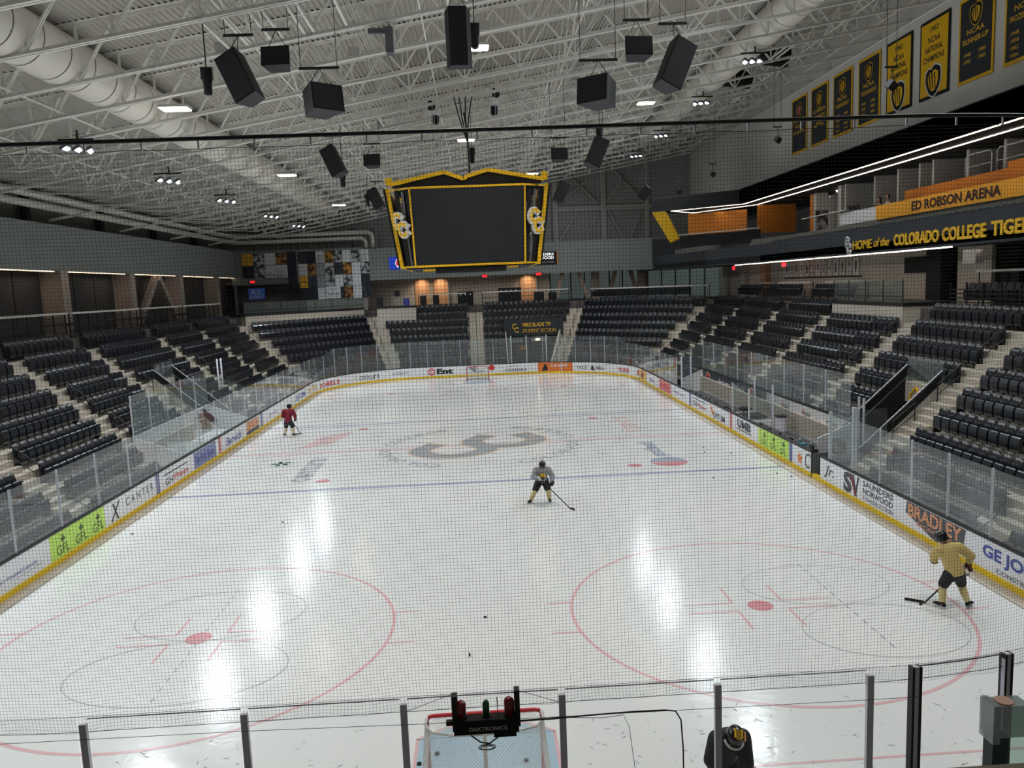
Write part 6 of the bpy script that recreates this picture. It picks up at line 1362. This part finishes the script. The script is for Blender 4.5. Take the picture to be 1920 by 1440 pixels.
# ------------------------------------------------------------------ goals
def goal(label, yg, s, fine=True):
    """goal mouth on line y=yg, opening towards s*Y; body goes back by -s"""
    t = thing('hockey_goal', label, 'goal', (0, yg, 0)); bk = -s
    P = lambda x, d, z: (x, yg+bk*d, z)
    part('goal_post', MB().tube([P(-.915, 0, 0), P(-.915, 0, 1.15), P(-.87, 0, 1.21), P(-.8, 0, 1.22), P(.8, 0, 1.22), P(.87, 0, 1.21), P(.915, 0, 1.15), P(.915, 0, 0)], .032, 10), REDP, t, smooth=True)
    base = [P(-.915, 0, .03), P(-1.05, .35, .03), P(-1.0, .8, .03), P(-.7, 1.08, .03), P(0, 1.12, .03), P(.7, 1.08, .03), P(1.0, .8, .03), P(1.05, .35, .03), P(.915, 0, .03)]
    topf = [P(-.9, 0, 1.2), P(-.93, .2, 1.2), P(-.8, .42, 1.19), P(-.45, .52, 1.18), P(0, .54, 1.18), P(.45, .52, 1.18), P(.8, .42, 1.19), P(.93, .2, 1.2), P(.9, 0, 1.2)]
    part('base_frame', MB().tube(base, .026, 8), TXTW, t, smooth=True); part('top_frame', MB().tube(topf, .02, 8), GREYP, t, smooth=True)
    part('centre_support', MB().tube([P(0, .54, 1.18), P(0, 1.12, .05)], .03, 8), GREYP, t); part('base_pad', MB().tube([(p[0]*.98, p[1], .09) for p in base[1:-1]], .055, 8), GREYP, t, smooth=True)
    def lerp(path, u):
        f_ = u*(len(path)-1); i = min(int(f_), len(path)-2); return Vector(path[i]).lerp(Vector(path[i+1]), f_-i)
    def S(u, v): return lerp(topf, u).lerp(lerp(base, u), v)
    b = MB(); pitch = .052 if fine else .12; r = .0034 if fine else .005; UL, VL = 3.7, 1.3; nseg = 10 if fine else 5
    k_ = -VL
    while k_ < UL:
        for dr in (1, -1):
            pts = []
            for j in range(nseg+1):
                v = j/nseg; u = ((k_+VL*v) if dr == 1 else (k_+VL*(1-v)))/UL
                if 0 <= u <= 1: pts.append(S(u, v)+Vector((0, bk*.04*math.sin(PI*v), 0)))
            if len(pts) > 1: b.tube(pts, r, 3, cap=False)
        k_ += pitch
    # top net
    x = -.9-.54
    while x < .9:
        for dr in (1, -1):
            a = Vector((x if dr == 1 else x+.54, 0, 0)); c = Vector((x+.54 if dr == 1 else x, .54, 0)); pts = []
            for j in range(5):
                p = a.lerp(c, j/4)
                if abs(p.x) <= .9-.35*max(0, p.y-.15)/.4: pts.append(P(p.x, p.y, 1.19-.02*math.sin(PI*j/4)))
            if len(pts) > 1: b.tube(pts, r, 3, cap=False)
        x += pitch
    part('netting', b, NETW, t, kind='stuff')
    if fine:
        b = MB()
        for sx in (-1, 1):
            for i in range(26): z = .05+i*.045; b.tube([P(sx*.95, -.01, z), P(sx*.90, .045, z+.02), P(sx*.87, -.01, z+.04)], .006, 4, cap=False)
        part('lacing', b, NETW, t, kind='stuff')
    return t
goal('red hockey goal at the near end, seen from behind', -27.13, 1); goal('small red hockey goal at the far end', 27.13, -1, False)

# pucks
pk = [(.04, -20.8, 'centre of the near zone, upright bar shape'), (-.32, -22.73, 'standing on edge before the near goal'), (-11.97, -12.39, 'near the left boards'), (-6.97, -11.94, 'left of centre near the blue line'), (-.85, -26.25, 'inside the left of the near goal'), (.66, -26.6, 'inside the right of the near goal'), (-1.14, -26.5, 'beside the left goal post'),
      (12.3, -9.3, 'right, below the gate'), (11.95, -8.7, 'right, on the near blue line'), (9.3, -8.9, 'right of centre inside blue line'), (8.0, 3.0, 'beyond the red line, left of pair'), (7.7, 1.9, 'beyond the red line, nearer of pair'), (10.55, -3.3, 'by the green ad, upper'), (10.3, -4.3, 'by the green ad, lower'), (11.4, -4.7, 'touching the yellow kick plate'), (-.6, 22.2, 'before the far goal, left'), (-.1, 21.3, 'before the far goal, right')]
for x, y, lab in pk:
    prof = [(.038, 0), (.038, .025)]
    if 'edge' in lab: solo('puck', MB().lathe((x, y, .038), [(.038, -.0125), (.038, .0125)], 16, (1, .2, 0)), BLKM, 'black puck %s' % lab, 'puck', 'pucks on the ice')
    else: solo('puck', MB().lathe((x, y, .006), [(.038, 0), (.04, .012), (.038, .025)], 16), BLKM, 'black puck %s' % lab, 'puck', 'pucks on the ice')

# ------------------------------------------------------------------ people
def capsule(b, p0, r0, p1, r1, n=12):
    p0 = Vector(p0); p1 = Vector(p1); d = p1-p0; L = d.length
    if L < 1e-4: b.sphere(p0, r0, n); return
    u = d/L; pts = []; rs = []
    for i in range(5): a = PI/2*(1-i/4); pts.append(p0-u*r0*math.sin(a)); rs.append(max(.002, r0*math.cos(a)))
    for i in range(1, 5): a = PI/2*i/4; pts.append(p1+u*r1*math.sin(a)); rs.append(max(.002, r1*math.cos(a)))
    pts.insert(5, p1); rs.insert(5, r1)
    b.tube(pts, rs, n)
def blob(name, caps, m, parent, voxel=.02, smooth=2, label=None, boxes=()):
    b = MB()
    for c in caps: capsule(b, *c)
    for c, dm, R in boxes: b.cbox(c, dm, R)
    me = b.mesh('tmp'); o = bpy.data.objects.new('tmp', me); COL.objects.link(o)
    md = o.modifiers.new('r', 'REMESH'); md.mode = 'VOXEL'; md.voxel_size = voxel; md.use_smooth_shade = True
    if smooth: ms = o.modifiers.new('s', 'SMOOTH'); ms.iterations = smooth; ms.factor = .5
    dg = bpy.context.evaluated_depsgraph_get(); out = bpy.data.meshes.new_from_object(o.evaluated_get(dg)); bpy.data.objects.remove(o)
    out.name = name; out.materials.clear(); out.materials.append(m)
    q = bpy.data.objects.new(name, out); COL.objects.link(q); q.parent = parent
    if label: q['label'] = label
    return q
def glove(parent, c, d, side, m, size=1.0):
    """hand closed round a shaft of direction d; side=+1/-1 mirrors the thumb"""
    c = Vector(c); d = Vector(d).normalized(); n = d.cross(Vector((0, 0, 1))).normalized()*side; up = n.cross(d)
    caps = [(c-d*.04*size+n*.035, .042*size, c+d*.04*size+n*.035, .045*size)]
    for i in range(4):
        f0 = c+d*(-.052+.034*i)*size+n*.05; l = (.9, 1.05, 1.0, .8)[i]
        k1 = f0-up*.055*size*l; k2 = k1-n*.062*size*l+up*.01; k3 = k2-n*.02*size+up*.045*size*l
        caps += [(f0, .021*size, k1, .02*size), (k1, .02*size, k2, .019*size), (k2, .019*size, k3, .016*size)]
    t0 = c+d*.05*size+n*.03+up*.02; caps += [(t0, .022*size, t0+d*.03*size+up*.045*size-n*.03, .02*size), (t0+d*.03*size+up*.045*size-n*.03, .02*size, t0+d*.01+up*.03-n*.075*size, .017*size)]
    caps += [(c+n*.05+up*.02, .05*size, c+n*.09+up*.09*size, .058*size)]
    return blob('glove', caps, m, parent, .011, 1)
def figure(label, loc, rz, J, mats, detail=True, number=None):
    t = thing('person', label, 'person', loc, rz); V = {k_: Vector(v) for k_, v in J.items()}
    hip, neck, head = V['hip'], V['neck'], V['head']; sh = (neck-hip).normalized()
    across = (V['shl']-V['shr']).normalized(); hl = hip-across*-.1; hr = hip+across*-.1
    fw = (V['look']-head).normalized()
    hu = (head-neck).normalized(); hx = fw.cross(hu).normalized(); hu = hx.cross(fw)
    caps = [(hip, .15, hip.lerp(neck, .5), .14), (hip.lerp(neck, .5), .14, hip.lerp(neck, .85), .15), (neck-sh*.02, .065, head-hu*.05, .06), (head+hu*.02-fw*.01, .095, head+hu*.03-fw*.02, .1), (head-hu*.05+fw*.03, .062, head-hu*.01+fw*.035, .07),
            (head+fw*.085-hu*.005, .014, head+fw*.118-hu*.03, .016), (head-hx*.094, .02, head-hx*.1-hu*.03, .014), (head+hx*.094, .02, head+hx*.1-hu*.03, .014)]
    for s_ in ('l', 'r'):
        h_ = hl if s_ == 'l' else hr
        caps += [(V['sh'+s_], .065, V['el'+s_], .045), (V['el'+s_], .043, V['ha'+s_], .03), (h_, .095, V['kn'+s_], .06), (V['kn'+s_], .058, V['an'+s_], .04), (V['ha'+s_], .035, V['ha'+s_]+(V['ha'+s_]-V['el'+s_]).normalized()*.05, .03)]
    blob('body', caps, SKIN, t, .016, 2)
    # eyes and mouth
    if detail:
        for s_ in (-1, 1): part('eye', MB().sphere(head+fw*.088+hx*.034*s_+hu*.012, .012, 8), TXTB, t, local=True)
        part('mouth', MB().cbox(head+fw*.1-hu*.062, (.04, .012, .01)), TXTM, t, local=True)
    jc = [(hip-sh*.02, .205, hip.lerp(neck, .5), .2), (hip.lerp(neck, .5), .2, neck-sh*.1, .19), (V['shl']*.5+neck*.5-sh*.02, .13, V['shr']*.5+neck*.5-sh*.02, .13)]
    for s_ in ('l', 'r'): jc += [(V['sh'+s_], .125, V['el'+s_], .1), (V['el'+s_], .1, V['el'+s_].lerp(V['ha'+s_], .78), .075), (neck-sh*.06, .12, V['sh'+s_], .12)]
    blob('jersey', jc, mats['jersey'], t, .018, 3)
    sc2 = [(hip-sh*.07, .19, hip-sh*.02, .19)]
    for s_ in ('l', 'r'): h_ = hl if s_ == 'l' else hr; sc2 += [(h_-Vector((0,0,.06)), .15, h_.lerp(V['kn'+s_], .82), .125)]
    blob('shorts', sc2, mats['shorts'], t, .02, 2)
    for s_ in ('l', 'r'):
        k_, a = V['kn'+s_], V['an'+s_]; blob('sock', [((hl if s_ == 'l' else hr).lerp(k_, .85), .09, k_, .092), (k_, .092, k_.lerp(a, .45), .088), (k_.lerp(a, .45), .088, a, .058)], mats['sock'], t, .016, 2)
        ft = V['ft'+s_]; fd = (ft-a); fd.z = 0; fd = fd.normalized() if fd.length > .01 else Vector((0, 1, 0)); g = Vector((a.x, a.y, 0))
        sk = blob('skate', [(a+Vector((0,0,.02)), .062, g+Vector((0,0,.11))-fd*.03, .05), (g+Vector((0,0,.1))-fd*.04, .048, g+Vector((0,0,.1))+fd*.12, .045), (g+Vector((0,0,.1))+fd*.12, .045, g+Vector((0,0,.09))+fd*.19, .036)], BLKM, t, .014, 1)
        b = MB(); b.bar(g+Vector((0,0,.02))-fd*.1, g+Vector((0,0,.02))+fd*.2, .008, .035); b.bar(g+Vector((0,0,.05))-fd*.07, g+Vector((0,0,.05))+fd*.16, .02, .03); part('blade', b, ALUL, sk, local=True)
        glove(t, V['ha'+s_], V['sd'] if 'sd' in V else Vector((1, 0, 0)), 1 if s_ == 'l' else -1, mats['glove'])
    # helmet
    hc = head+hu*.035-fw*.01; b = MB(); vs_ = []; fs = []; N = 16
    prof = [(.128, -.05), (.134, 0), (.13, .05), (.108, .095), (.065, .125), (.004, .134)]
    for r_, z_ in prof:
        for k_ in range(N):
            an = 2*PI*k_/N; vs_.append(hc+hx*r_*.93*math.sin(an)+fw*r_*1.1*math.cos(an)+hu*(z_-(.05*(1-max(0, math.cos(an))) if z_ < 0 else 0)))
    for i in range(len(prof)-1):
        for k_ in range(N): fs.append((i*N+k_, (i+1)*N+k_, (i+1)*N+(k_+1) % N, i*N+(k_+1) % N))
    b.add(vs_, fs); he = part('helmet', b, mats['helmet'], t, local=True, smooth=True)
    b = MB()
    for s_ in (-1, 1): b.bar(hc+hx*.05*s_+hu*.12-fw*.06, hc+hx*.05*s_+hu*.125+fw*.06, .02, .02, tuple(hu))
    part('helmet_ridge', b, mats.get('ridge', mats['helmet']), he, local=True)
    return t, V
def stick(label, a, c, blade, m1=None, grip=TXTW):
    """a top end, c heel on the ice, blade tip"""
    a, c, bl = Vector(a), Vector(c), Vector(blade); t = thing('hockey_stick', label, 'stick', tuple(c))
    part('shaft', MB().bar(a, c, .022, .03), m1 or BLK, t); part('grip', MB().bar(a, a.lerp(c, .12), .028, .034), grip, t)
    d = (bl-c); pts = [c, c+d*.35, c+d*.7+Vector((0, 0, .005)), bl]; b = MB(); up = Vector((0, 0, .065))
    n = Vector((-d.y, d.x, 0)).normalized()*.006
    for i in range(3): p, q = pts[i], pts[i+1]; b.add([p-n, q-n, q-n+up, p-n+up, p+n, q+n, q+n+up, p+n+up], [(0,3,2,1),(4,5,6,7),(0,1,5,4),(1,2,6,5),(2,3,7,6),(3,0,4,7)])
    part('blade', b, BLKM, t); return t
def W(loc, rz, v):
    c, s_ = math.cos(rz), math.sin(rz); return (loc[0]+v[0]*c-v[1]*s_, loc[1]+v[0]*s_+v[1]*c, loc[2]+v[2])
JG = mat('jersey_grey', (150, 152, 158), .8); JT = mat('jersey_tan', (198, 176, 112), .85); JM = mat('jersey_maroon', (124, 20, 44), .8); JB = mat('jersey_black', (16, 18, 28), .75); STN = mat('sock_tan', (204, 188, 134), .85); SBK = mat('shorts_black', (16, 20, 24), .7); HB = mat('helmet_black', (16, 16, 20), .25); GLV = mat('glove_black', (28, 18, 20), .6); GLVR = mat('glove_maroon', (74, 24, 28), .6)
# centre player, facing the camera
l1, r1 = (2.28, -11.15, 0), PI
J1 = dict(hip=(0, -.16, .86), neck=(0, .12, 1.30), head=(0, .22, 1.45), look=(0, 1.0, 1.22), shl=(-.22, .08, 1.26), shr=(.22, .08, 1.26), ell=(-.37, .14, 1.0), elr=(.34, .2, 1.04), hal=(-.3, .33, .78), har=(.02, .36, .96), knl=(-.2, .12, .47), knr=(.3, .12, .46), anl=(-.24, -.03, .12), anr=(.44, -.02, .12), ftl=(-.27, .2, 0), ftr=(.56, .15, 0), sd=(-.4, -.04, -.2))
t, V = figure('person in light grey jersey leaning on stick near blue line', l1, r1, J1, dict(jersey=JG, shorts=SBK, sock=STN, glove=GLV, helmet=HB, ridge=GREYP))
b = MB(); b.cbox((0, .325, 1.08), (.2, .02, .1), RX(-35)); b.cbox((.0, .31, 1.14), (.16, .02, .03), RX(-35)); part('chest_logo', b, GOLD, t, local=True)
stick('black stick held by the grey jersey skater', W(l1, r1, (.2, .4, 1.1)), W(l1, r1, (-.9, 1.0, .01)), W(l1, r1, (-1.02, 1.22, .01)), BLK)
# tan player near the right boards, seen from behind
l2, r2 = (11.06, -21.75, 0), .1
J2 = dict(hip=(0, 0, .9), neck=(-.1, .16, 1.45), head=(-.17, .25, 1.62), look=(-.9, 1.0, 1.1), shl=(-.27, .16, 1.38), shr=(.17, .1, 1.42), ell=(-.24, .4, 1.14), elr=(.46, .06, 1.2), hal=(-.12, .52, .95), har=(.42, .1, .97), knl=(-.22, .1, .5), knr=(.24, .06, .5), anl=(-.28, .0, .12), anr=(.3, -.1, .12), ftl=(-.36, .2, 0), ftr=(.48, -.02, 0), sd=(-.7, .3, -.3))
t, V = figure('person in tan jersey seen from behind beside the right boards', l2, r2, J2, dict(jersey=JT, shorts=SBK, sock=STN, glove=GLVR, helmet=HB, ridge=GREYP))
b = MB(); b.cbox((.2, -.19, .86), (.08, .01, .03)); part('hem_tag', b, BLKM, t, local=True)
stick('black stick of the tan jersey skater with curved blade', W(l2, r2, (.46, .12, 1.05)), W(l2, r2, (-.5, .35, .01)), W(l2, r2, (-.82, .62, .01)))
solo('puck', MB().lathe((10.42, -21.5, .006), [(.038, 0), (.038, .025)], 16), BLKM, 'black puck on the blade of the tan jersey skater', 'puck')
# maroon player at the left boards
l3, r3 = (-10.72, 5.0, 0), -.1
J3 = dict(hip=(0, -.05, .9), neck=(.02, .1, 1.46), head=(.05, .18, 1.65), look=(.5, 1.0, 1.55), shl=(-.24, .08, 1.42), shr=(.25, .08, 1.42), ell=(-.34, .14, 1.12), elr=(.35, .16, 1.12), hal=(-.05, .36, .98), har=(.26, .38, .88), knl=(-.2, .1, .48), knr=(.2, .1, .48), anl=(-.26, 0, .12), anr=(.24, -.02, .12), ftl=(-.38, .14, 0), ftr=(.4, .1, 0), sd=(.5, .1, -.3))
t, V = figure('person in maroon jersey seen from behind at the left boards', l3, r3, J3, dict(jersey=JM, shorts=SBK, sock=mat('sock_cream', (214, 190, 152), .85), glove=GLV, helmet=HB))
b = MB(); b.cbox((.02, -.215, .87), (.12, .012, .04)); part('hem_label', b, TXTW, t, local=True)
stick('black stick of the maroon jersey skater', W(l3, r3, (-.1, .34, 1.1)), W(l3, r3, (.5, .5, .01)), W(l3, r3, (.32, .42, .01)))
# stooping skater behind the near goal line
l4, r4 = (3.52, -28.35, 0), PI
J4 = dict(hip=(0, -.2, .92), neck=(0, .12, 1.38), head=(-.02, .24, 1.46), look=(.1, .72, 1.0), shl=(-.19, .1, 1.36), shr=(.19, .1, 1.36), ell=(-.2, .26, 1.06), elr=(.3, .16, 1.08), hal=(-.06, .46, .92), har=(.12, .44, .86), knl=(-.15, .1, .5), knr=(.17, .1, .5), anl=(-.18, -.05, .12), anr=(.2, -.05, .12), ftl=(-.2, .15, 0), ftr=(.22, .15, 0), sd=(.6, .1, -.2))
t, V = figure('person in black jersey and gold striped helmet stooping behind goal', l4, r4, J4, dict(jersey=JB, shorts=SBK, sock=STN, glove=GLV, helmet=HB, ridge=MATS['gold']))
b = MB(); hd = Vector(J4['head'])
for k_, (dx, m_) in enumerate(((0, None),)): pass
fw = (Vector(J4['look'])-hd).normalized(); hu_ = (hd-Vector(J4['neck'])).normalized(); hx_ = fw.cross(hu_).normalized(); hu_ = hx_.cross(fw)
hc = hd+hu_*.035-fw*.01
b.cbox(hc+hu_*.127+fw*.02, (.075, .02, .13), Matrix((hx_, hu_, fw)).transposed()); part('gold_stripe', b, mat('gold_shiny', (206, 176, 70), .2, metal=.6), t, local=True)
b = MB(); b.cbox(hc+hu_*.09-hx_*.1+fw*.02, (.02, .05, .12), Matrix((hx_, hu_, fw)).transposed()); part('orange_flash', b, PEACH, t, local=True)
b = MB(); b.tube([hc+fw*(.12*math.cos(a))+hx_*(.135*math.sin(a))-hu_*.045+fw*.05 for a in [math.radians(x) for x in range(-85, 86, 17)]], .018, 6); part('pale_face_guard', b, GREYP, t, local=True)
b = MB(); b.bar((-.3, .3, 1.02), (-.18, .36, .98), .03, .015); part('sleeve_stripe', b, GREYP, t, local=True)
# two people at the suite desk
for y, top_, hair, lab, dz in ((5.3, mat('top_pale', (186, 172, 160), .8), mat('hair_brown', (44, 30, 24), .7), 'person with long dark hair in pale top at press desk', 0), (4.35, mat('top_white', (196, 194, 192), .8), mat('hair_dark', (26, 22, 22), .7), 'person in white top beside the long haired one', .05)):
    t = thing('person', lab, 'person', (23.3, y, 10.7)); z = 11.15+dz
    blob('body', [((0,0,z-10.7), .14, (0,0,z-10.25), .15), ((0,0,z-10.15), .05, (-.02,0,z-10.0), .05), ((-.02,0,z-9.9), .095, (-.02,0,z-9.88), .095), ((0,.2,z-10.25), .05, (-.1,.26,z-10.5), .04), ((-.1,.26,z-10.5), .04, (-.36,.12,z-10.45), .03), ((0,-.2,z-10.25), .05, (-.1,-.26,z-10.5), .04), ((-.1,-.26,z-10.5), .04, (-.36,-.12,z-10.45), .03), ((-.11,0,z-9.92), .016, (-.13,0,z-9.94), .014)], SKIN, t, .02, 2)
    blob('shirt', [((0,0,z-10.75), .17, (0,0,z-10.28), .17), ((0,-.17,z-10.25), .08, (0,.17,z-10.25), .08), ((0,.2,z-10.25), .07, (-.1,.26,z-10.5), .06), ((0,-.2,z-10.25), .07, (-.1,-.26,z-10.5), .06)], top_, t, .025, 2)
    blob('hair', [((.03,0,z-9.88), .11, (.02,0,z-9.84), .1)]+([((.06,.05,z-9.9), .06, (.06,.07,z-10.25), .04), ((.06,-.05,z-9.9), .06, (.06,-.07,z-10.25), .04)] if dz == 0 else []), hair, t, .02, 1)
    for s_ in (-1, 1): part('eye', MB().sphere((-.115, .035*s_, z-9.885), .012, 6), TXTB, t, local=True)

# ------------------------------------------------------------------ goal light box and cables on the near glass
YB = -30.66
t = thing('goal_light_box', 'black goal light box with two red and one green lamp', 'light box', (.07, YB, 3.0))
part('housing', MB().box(-.285, .43, YB-.08, YB+.06, 3.06, 3.22), BLKM, t); part('lower_box', MB().box(.15, .4, YB-.06, YB+.05, 3.0, 3.08), BLKM, t)
part('bracket_post', MB().box(-.3, -.235, YB-.04, YB+.06, 3.08, 3.49), BLK, t); part('bracket_post', MB().box(.39, .45, YB-.04, YB+.06, 3.1, 3.52), BLK, t)
REDL = mat('red_lens', (120, 10, 28), .12, coat=.6); GRL = mat('green_lens', (8, 66, 42), .12, coat=.6)
for x, r_, h_, m_, n_ in ((-.2, .058, .18, REDL, 'red'), (.33, .058, .19, REDL, 'red'), (.075, .04, .17, GRL, 'green')):
    part('lamp_base', MB().lathe((x, YB, 3.22), [(r_*1.15, 0), (r_*1.15, .025)], 14), BLK, t); part('beacon_lens', MB().lathe((x, YB, 3.24), [(r_, 0), (r_, h_*.75), (r_*.85, h_*.9), (r_*.4, h_), (.004, h_)], 18), m_, t, '%s domed lens' % n_, smooth=True)
b = MB(); text(b, 'DAKTRONICS', (-.12, YB-.084, 3.10), (1,0,0), (0,0,1), .42, .045, .02); part('lettering', b, GREYP, t)
part('antenna', MB().tube([(.205, YB, 3.22), (.2, YB, 3.44)], .005, 5), BLK, t)
part('loop_cable', MB().tube([(-.1, YB-.09, 3.06), (0, YB-.1, 2.98), (.1, YB-.1, 2.96), (.2, YB-.08, 3.02)], .008, 6), BLK, t)
part('plug', MB().box(-.37, -.29, YB-.03, YB+.02, 3.15, 3.2), BLK, t)
b = MB()
for k_ in range(3): b.tube([(.07+.07*math.cos(a)*(1+.2*k_), YB-.1, 2.91+.022*math.sin(a)*(1+.3*k_)+.004*k_) for a in [2*PI*i/12 for i in range(13)]], .004, 4)
b.tube([(.08, YB-.09, 2.96), (.06, YB-.1, 2.9)], .005, 4); part('cable_coil', b, BLK, t)
solo('power_cord', MB().tube([(.43, YB, 3.14), (.8, YB, 3.14), (1.2, YB, 3.155), (1.7, YB, 3.165), (2.07, YB, 3.16), (2.19, YB, 3.14), (2.25, YB, 3.03), (2.27, YB, 2.7), (2.28, YB, 1.2)], .0085, 6), BLK, 'black power cord running right from the goal light box', 'cable', smooth=True)
solo('power_cord', MB().tube([(.43, YB-.01, 3.155), (.9, YB-.01, 3.16), (1.1, YB-.01, 3.14), (1.35, YB-.01, 3.12), (1.6, YB-.01, 3.14), (1.66, YB-.01, 3.0), (1.74, YB-.01, 2.3), (1.8, YB-.01, 1.2)], .0035, 4), BLK, 'thin dark cord sagging below the thick power cord', 'cable')
solo('glass_wire', MB().tube([(-5.3, -30.6, 3.22), (-2.6, -30.6, 3.19), (-.6, -30.6, 3.14), (4.45, -30.6, 3.09), (5.0, -30.6, 3.09)], .003, 4), ROPE, 'thin wire strung across the near glass panes', 'wire')

# ------------------------------------------------------------------ protective net, pipe and ropes above the near glass
def ringat(s, off=.06):
    """point at arc length s along the near end line, s=0 at x=0, positive to the right"""
    sg = 1 if s >= 0 else -1; a = abs(s)
    if a <= HX-RC: return Vector((s, -HY-off, 0)), Vector((0, -1, 0))
    th = (a-(HX-RC))/(RC+off); return Vector((sg*((HX-RC)+(RC+off)*math.sin(th)), CYN-(RC+off)*math.cos(th), 0)), Vector((sg*math.sin(th), -math.cos(th), 0))
S0, S1 = -6.2, 8.6; ZT, ZB = 9.42, 3.27
t = thing('safety_net', 'fine black protective net hung above the near end glass', 'net', (0, -30.54, 3.2))
PT = .0385
def wob(s, z):
    k_ = (z-ZB)/(ZT-ZB); return (.012*math.sin(s*1.9+z*1.1)+.006*math.sin(s*5.1-z*2.3))*(1-k_*.5)
def npnt(s, z):
    e = max(0, 1-(z-ZB)/.55); r = max(0, (s-3.2)/2)
    ss = s+wob(s, z)+.012*math.sin(z*7+s*3)*e; zz = z+.010*math.sin(s*2.3+z*.7)+.016*math.sin(s*6.0)*e+.05*min(1, r)*math.sin(z*1.7+s)*max(0, 1-(z-ZB)/2.2)
    p, n = ringat(ss); return Vector((p.x, p.y, zz))
b = MB(); rr = .00125
def ribbon_strand(pts):
    """square section cord"""
    k_ = len(pts); vs_ = []
    for i, p in enumerate(pts):
        d = (pts[min(k_-1, i+1)]-pts[max(0, i-1)]).normalized(); n = Vector((0, -1, 0)) if abs(d.y) < .5 else Vector((1, 0, 0)); x = d.cross(n).normalized(); y = x.cross(d)
        vs_ += [p+x*rr, p+y*rr, p-x*rr, p-y*rr]
    b.add(vs_, [(i*4+j, i*4+(j+1) % 4, (i+1)*4+(j+1) % 4, (i+1)*4+j) for i in range(k_-1) for j in range(4)])
ns = int((S1-S0)/PT)
for i in range(ns):
    s_ = S0+i*PT; zs = [ZB+(ZT-ZB)*(j/26)**1.25 for j in range(27)]; ribbon_strand([npnt(s_, z) for z in zs])
nz = int((ZT-ZB)/PT)
for j in range(nz+1):
    z = ZB+j*PT; ribbon_strand([npnt(S0+(S1-S0)*i/70, z) for i in range(71)])
part('netting', b, STRAND, t, kind='stuff')
pp_ = [ringat(S0-1+(S1-S0+4)*i/60, .1)[0]+Vector((0, 0, 9.515)) for i in range(61)]
solo('net_pipe', MB().tube(pp_, .021, 10), mat('pipe_dark', (44, 46, 52), .5), 'long dark pipe carrying the safety net above the near end', 'pipe', smooth=True)
part('head_rope', MB().tube([ringat(S0+(S1-S0)*i/90)[0]+Vector((0, 0, 9.43-.012*abs(math.sin(i*PI/6)))) for i in range(91)], .004, 4), ROPE, t)
b = MB()
for i in range(26): p = ringat(S0+.3+.56*i, .08)[0]; b.box(p.x-.008, p.x+.008, p.y-.008, p.y+.008, 9.42, 9.5)
part('net_hook', b, ALUL, t, kind='stuff')
fr = []
posts_s = [-6.1, -4.33, -2.59, -.84, .93, 2.7, 4.46, 5.0, 6.3, 8.0]
for i in range(len(posts_s)-1):
    a, c = posts_s[i], posts_s[i+1]; n = 8
    for k_ in range(n): u = k_/n; fr.append(ringat(a+(c-a)*u, .07)[0]+Vector((0, 0, 3.27-.0*math.sin(PI*u))))
part('foot_rope', MB().tube(fr, .0035, 4), ROPE, t)
for x in (-.3, .43): solo('tie_rope', MB().tube([(x, -30.6, 3.47), (x+(-.55 if x < 0 else .5), -30.57, 3.27)], .003, 4), ROPE, 'slack tie rope beside the goal light, %s' % ('left' if x < 0 else 'right'), 'rope')
part('top_wire', MB().tube([ringat(S0+(S1-S0)*i/40, .07)[0]+Vector((0, 0, 3.445)) for i in range(41)], .0025, 4), ROPE, t)
for x, z in ((-4.6, 0), (6.8, 0)):
    p = ringat(x, .1)[0]; solo('pipe_hanger', MB().tube([(p.x, p.y, 9.5), (p.x, p.y, chz(p.x))], .006, 4), BLK, 'thin cable holding the net pipe, %s' % ('left' if x < 0 else 'right'), 'cable')

# ------------------------------------------------------------------ foreground guard rail corner at the camera's stand
t = thing('guard_post', 'green glass guard post with clear plastic clamp, lower right', 'post', (1.205, -37.28, 5.7))
part('post', MB().box(1.19, 1.222, -37.28, -37.25, 5.7, 6.972), mat('post_green', (40, 66, 66), .5), t)
part('clamp', MB().box(1.187, 1.262, -37.285, -37.245, 6.972, 7.04).box(1.185, 1.2, -37.287, -37.243, 6.96, 7.043), glass_mat('clear_plastic', (206, 216, 212), .1, .8, .4), t)
part('clamp_screw', MB().lathe((1.22, -37.265, 7.04), [(.018, 0), (.018, .003)], 12), PEACH, t)
part('glass_panel', MB().quad((1.225, -37.27, 5.7), (2.4, -37.2, 5.7), (2.4, -37.2, 7.03), (1.225, -37.27, 7.03)), GLASSG, t)
solo('ledge', MB().box(1.02, 2.4, -37.62, -37.37, 6.5, 6.975), mat('ledge_beige', (150, 142, 128), .8), 'beige ledge at the lower right corner of the view', 'ledge')
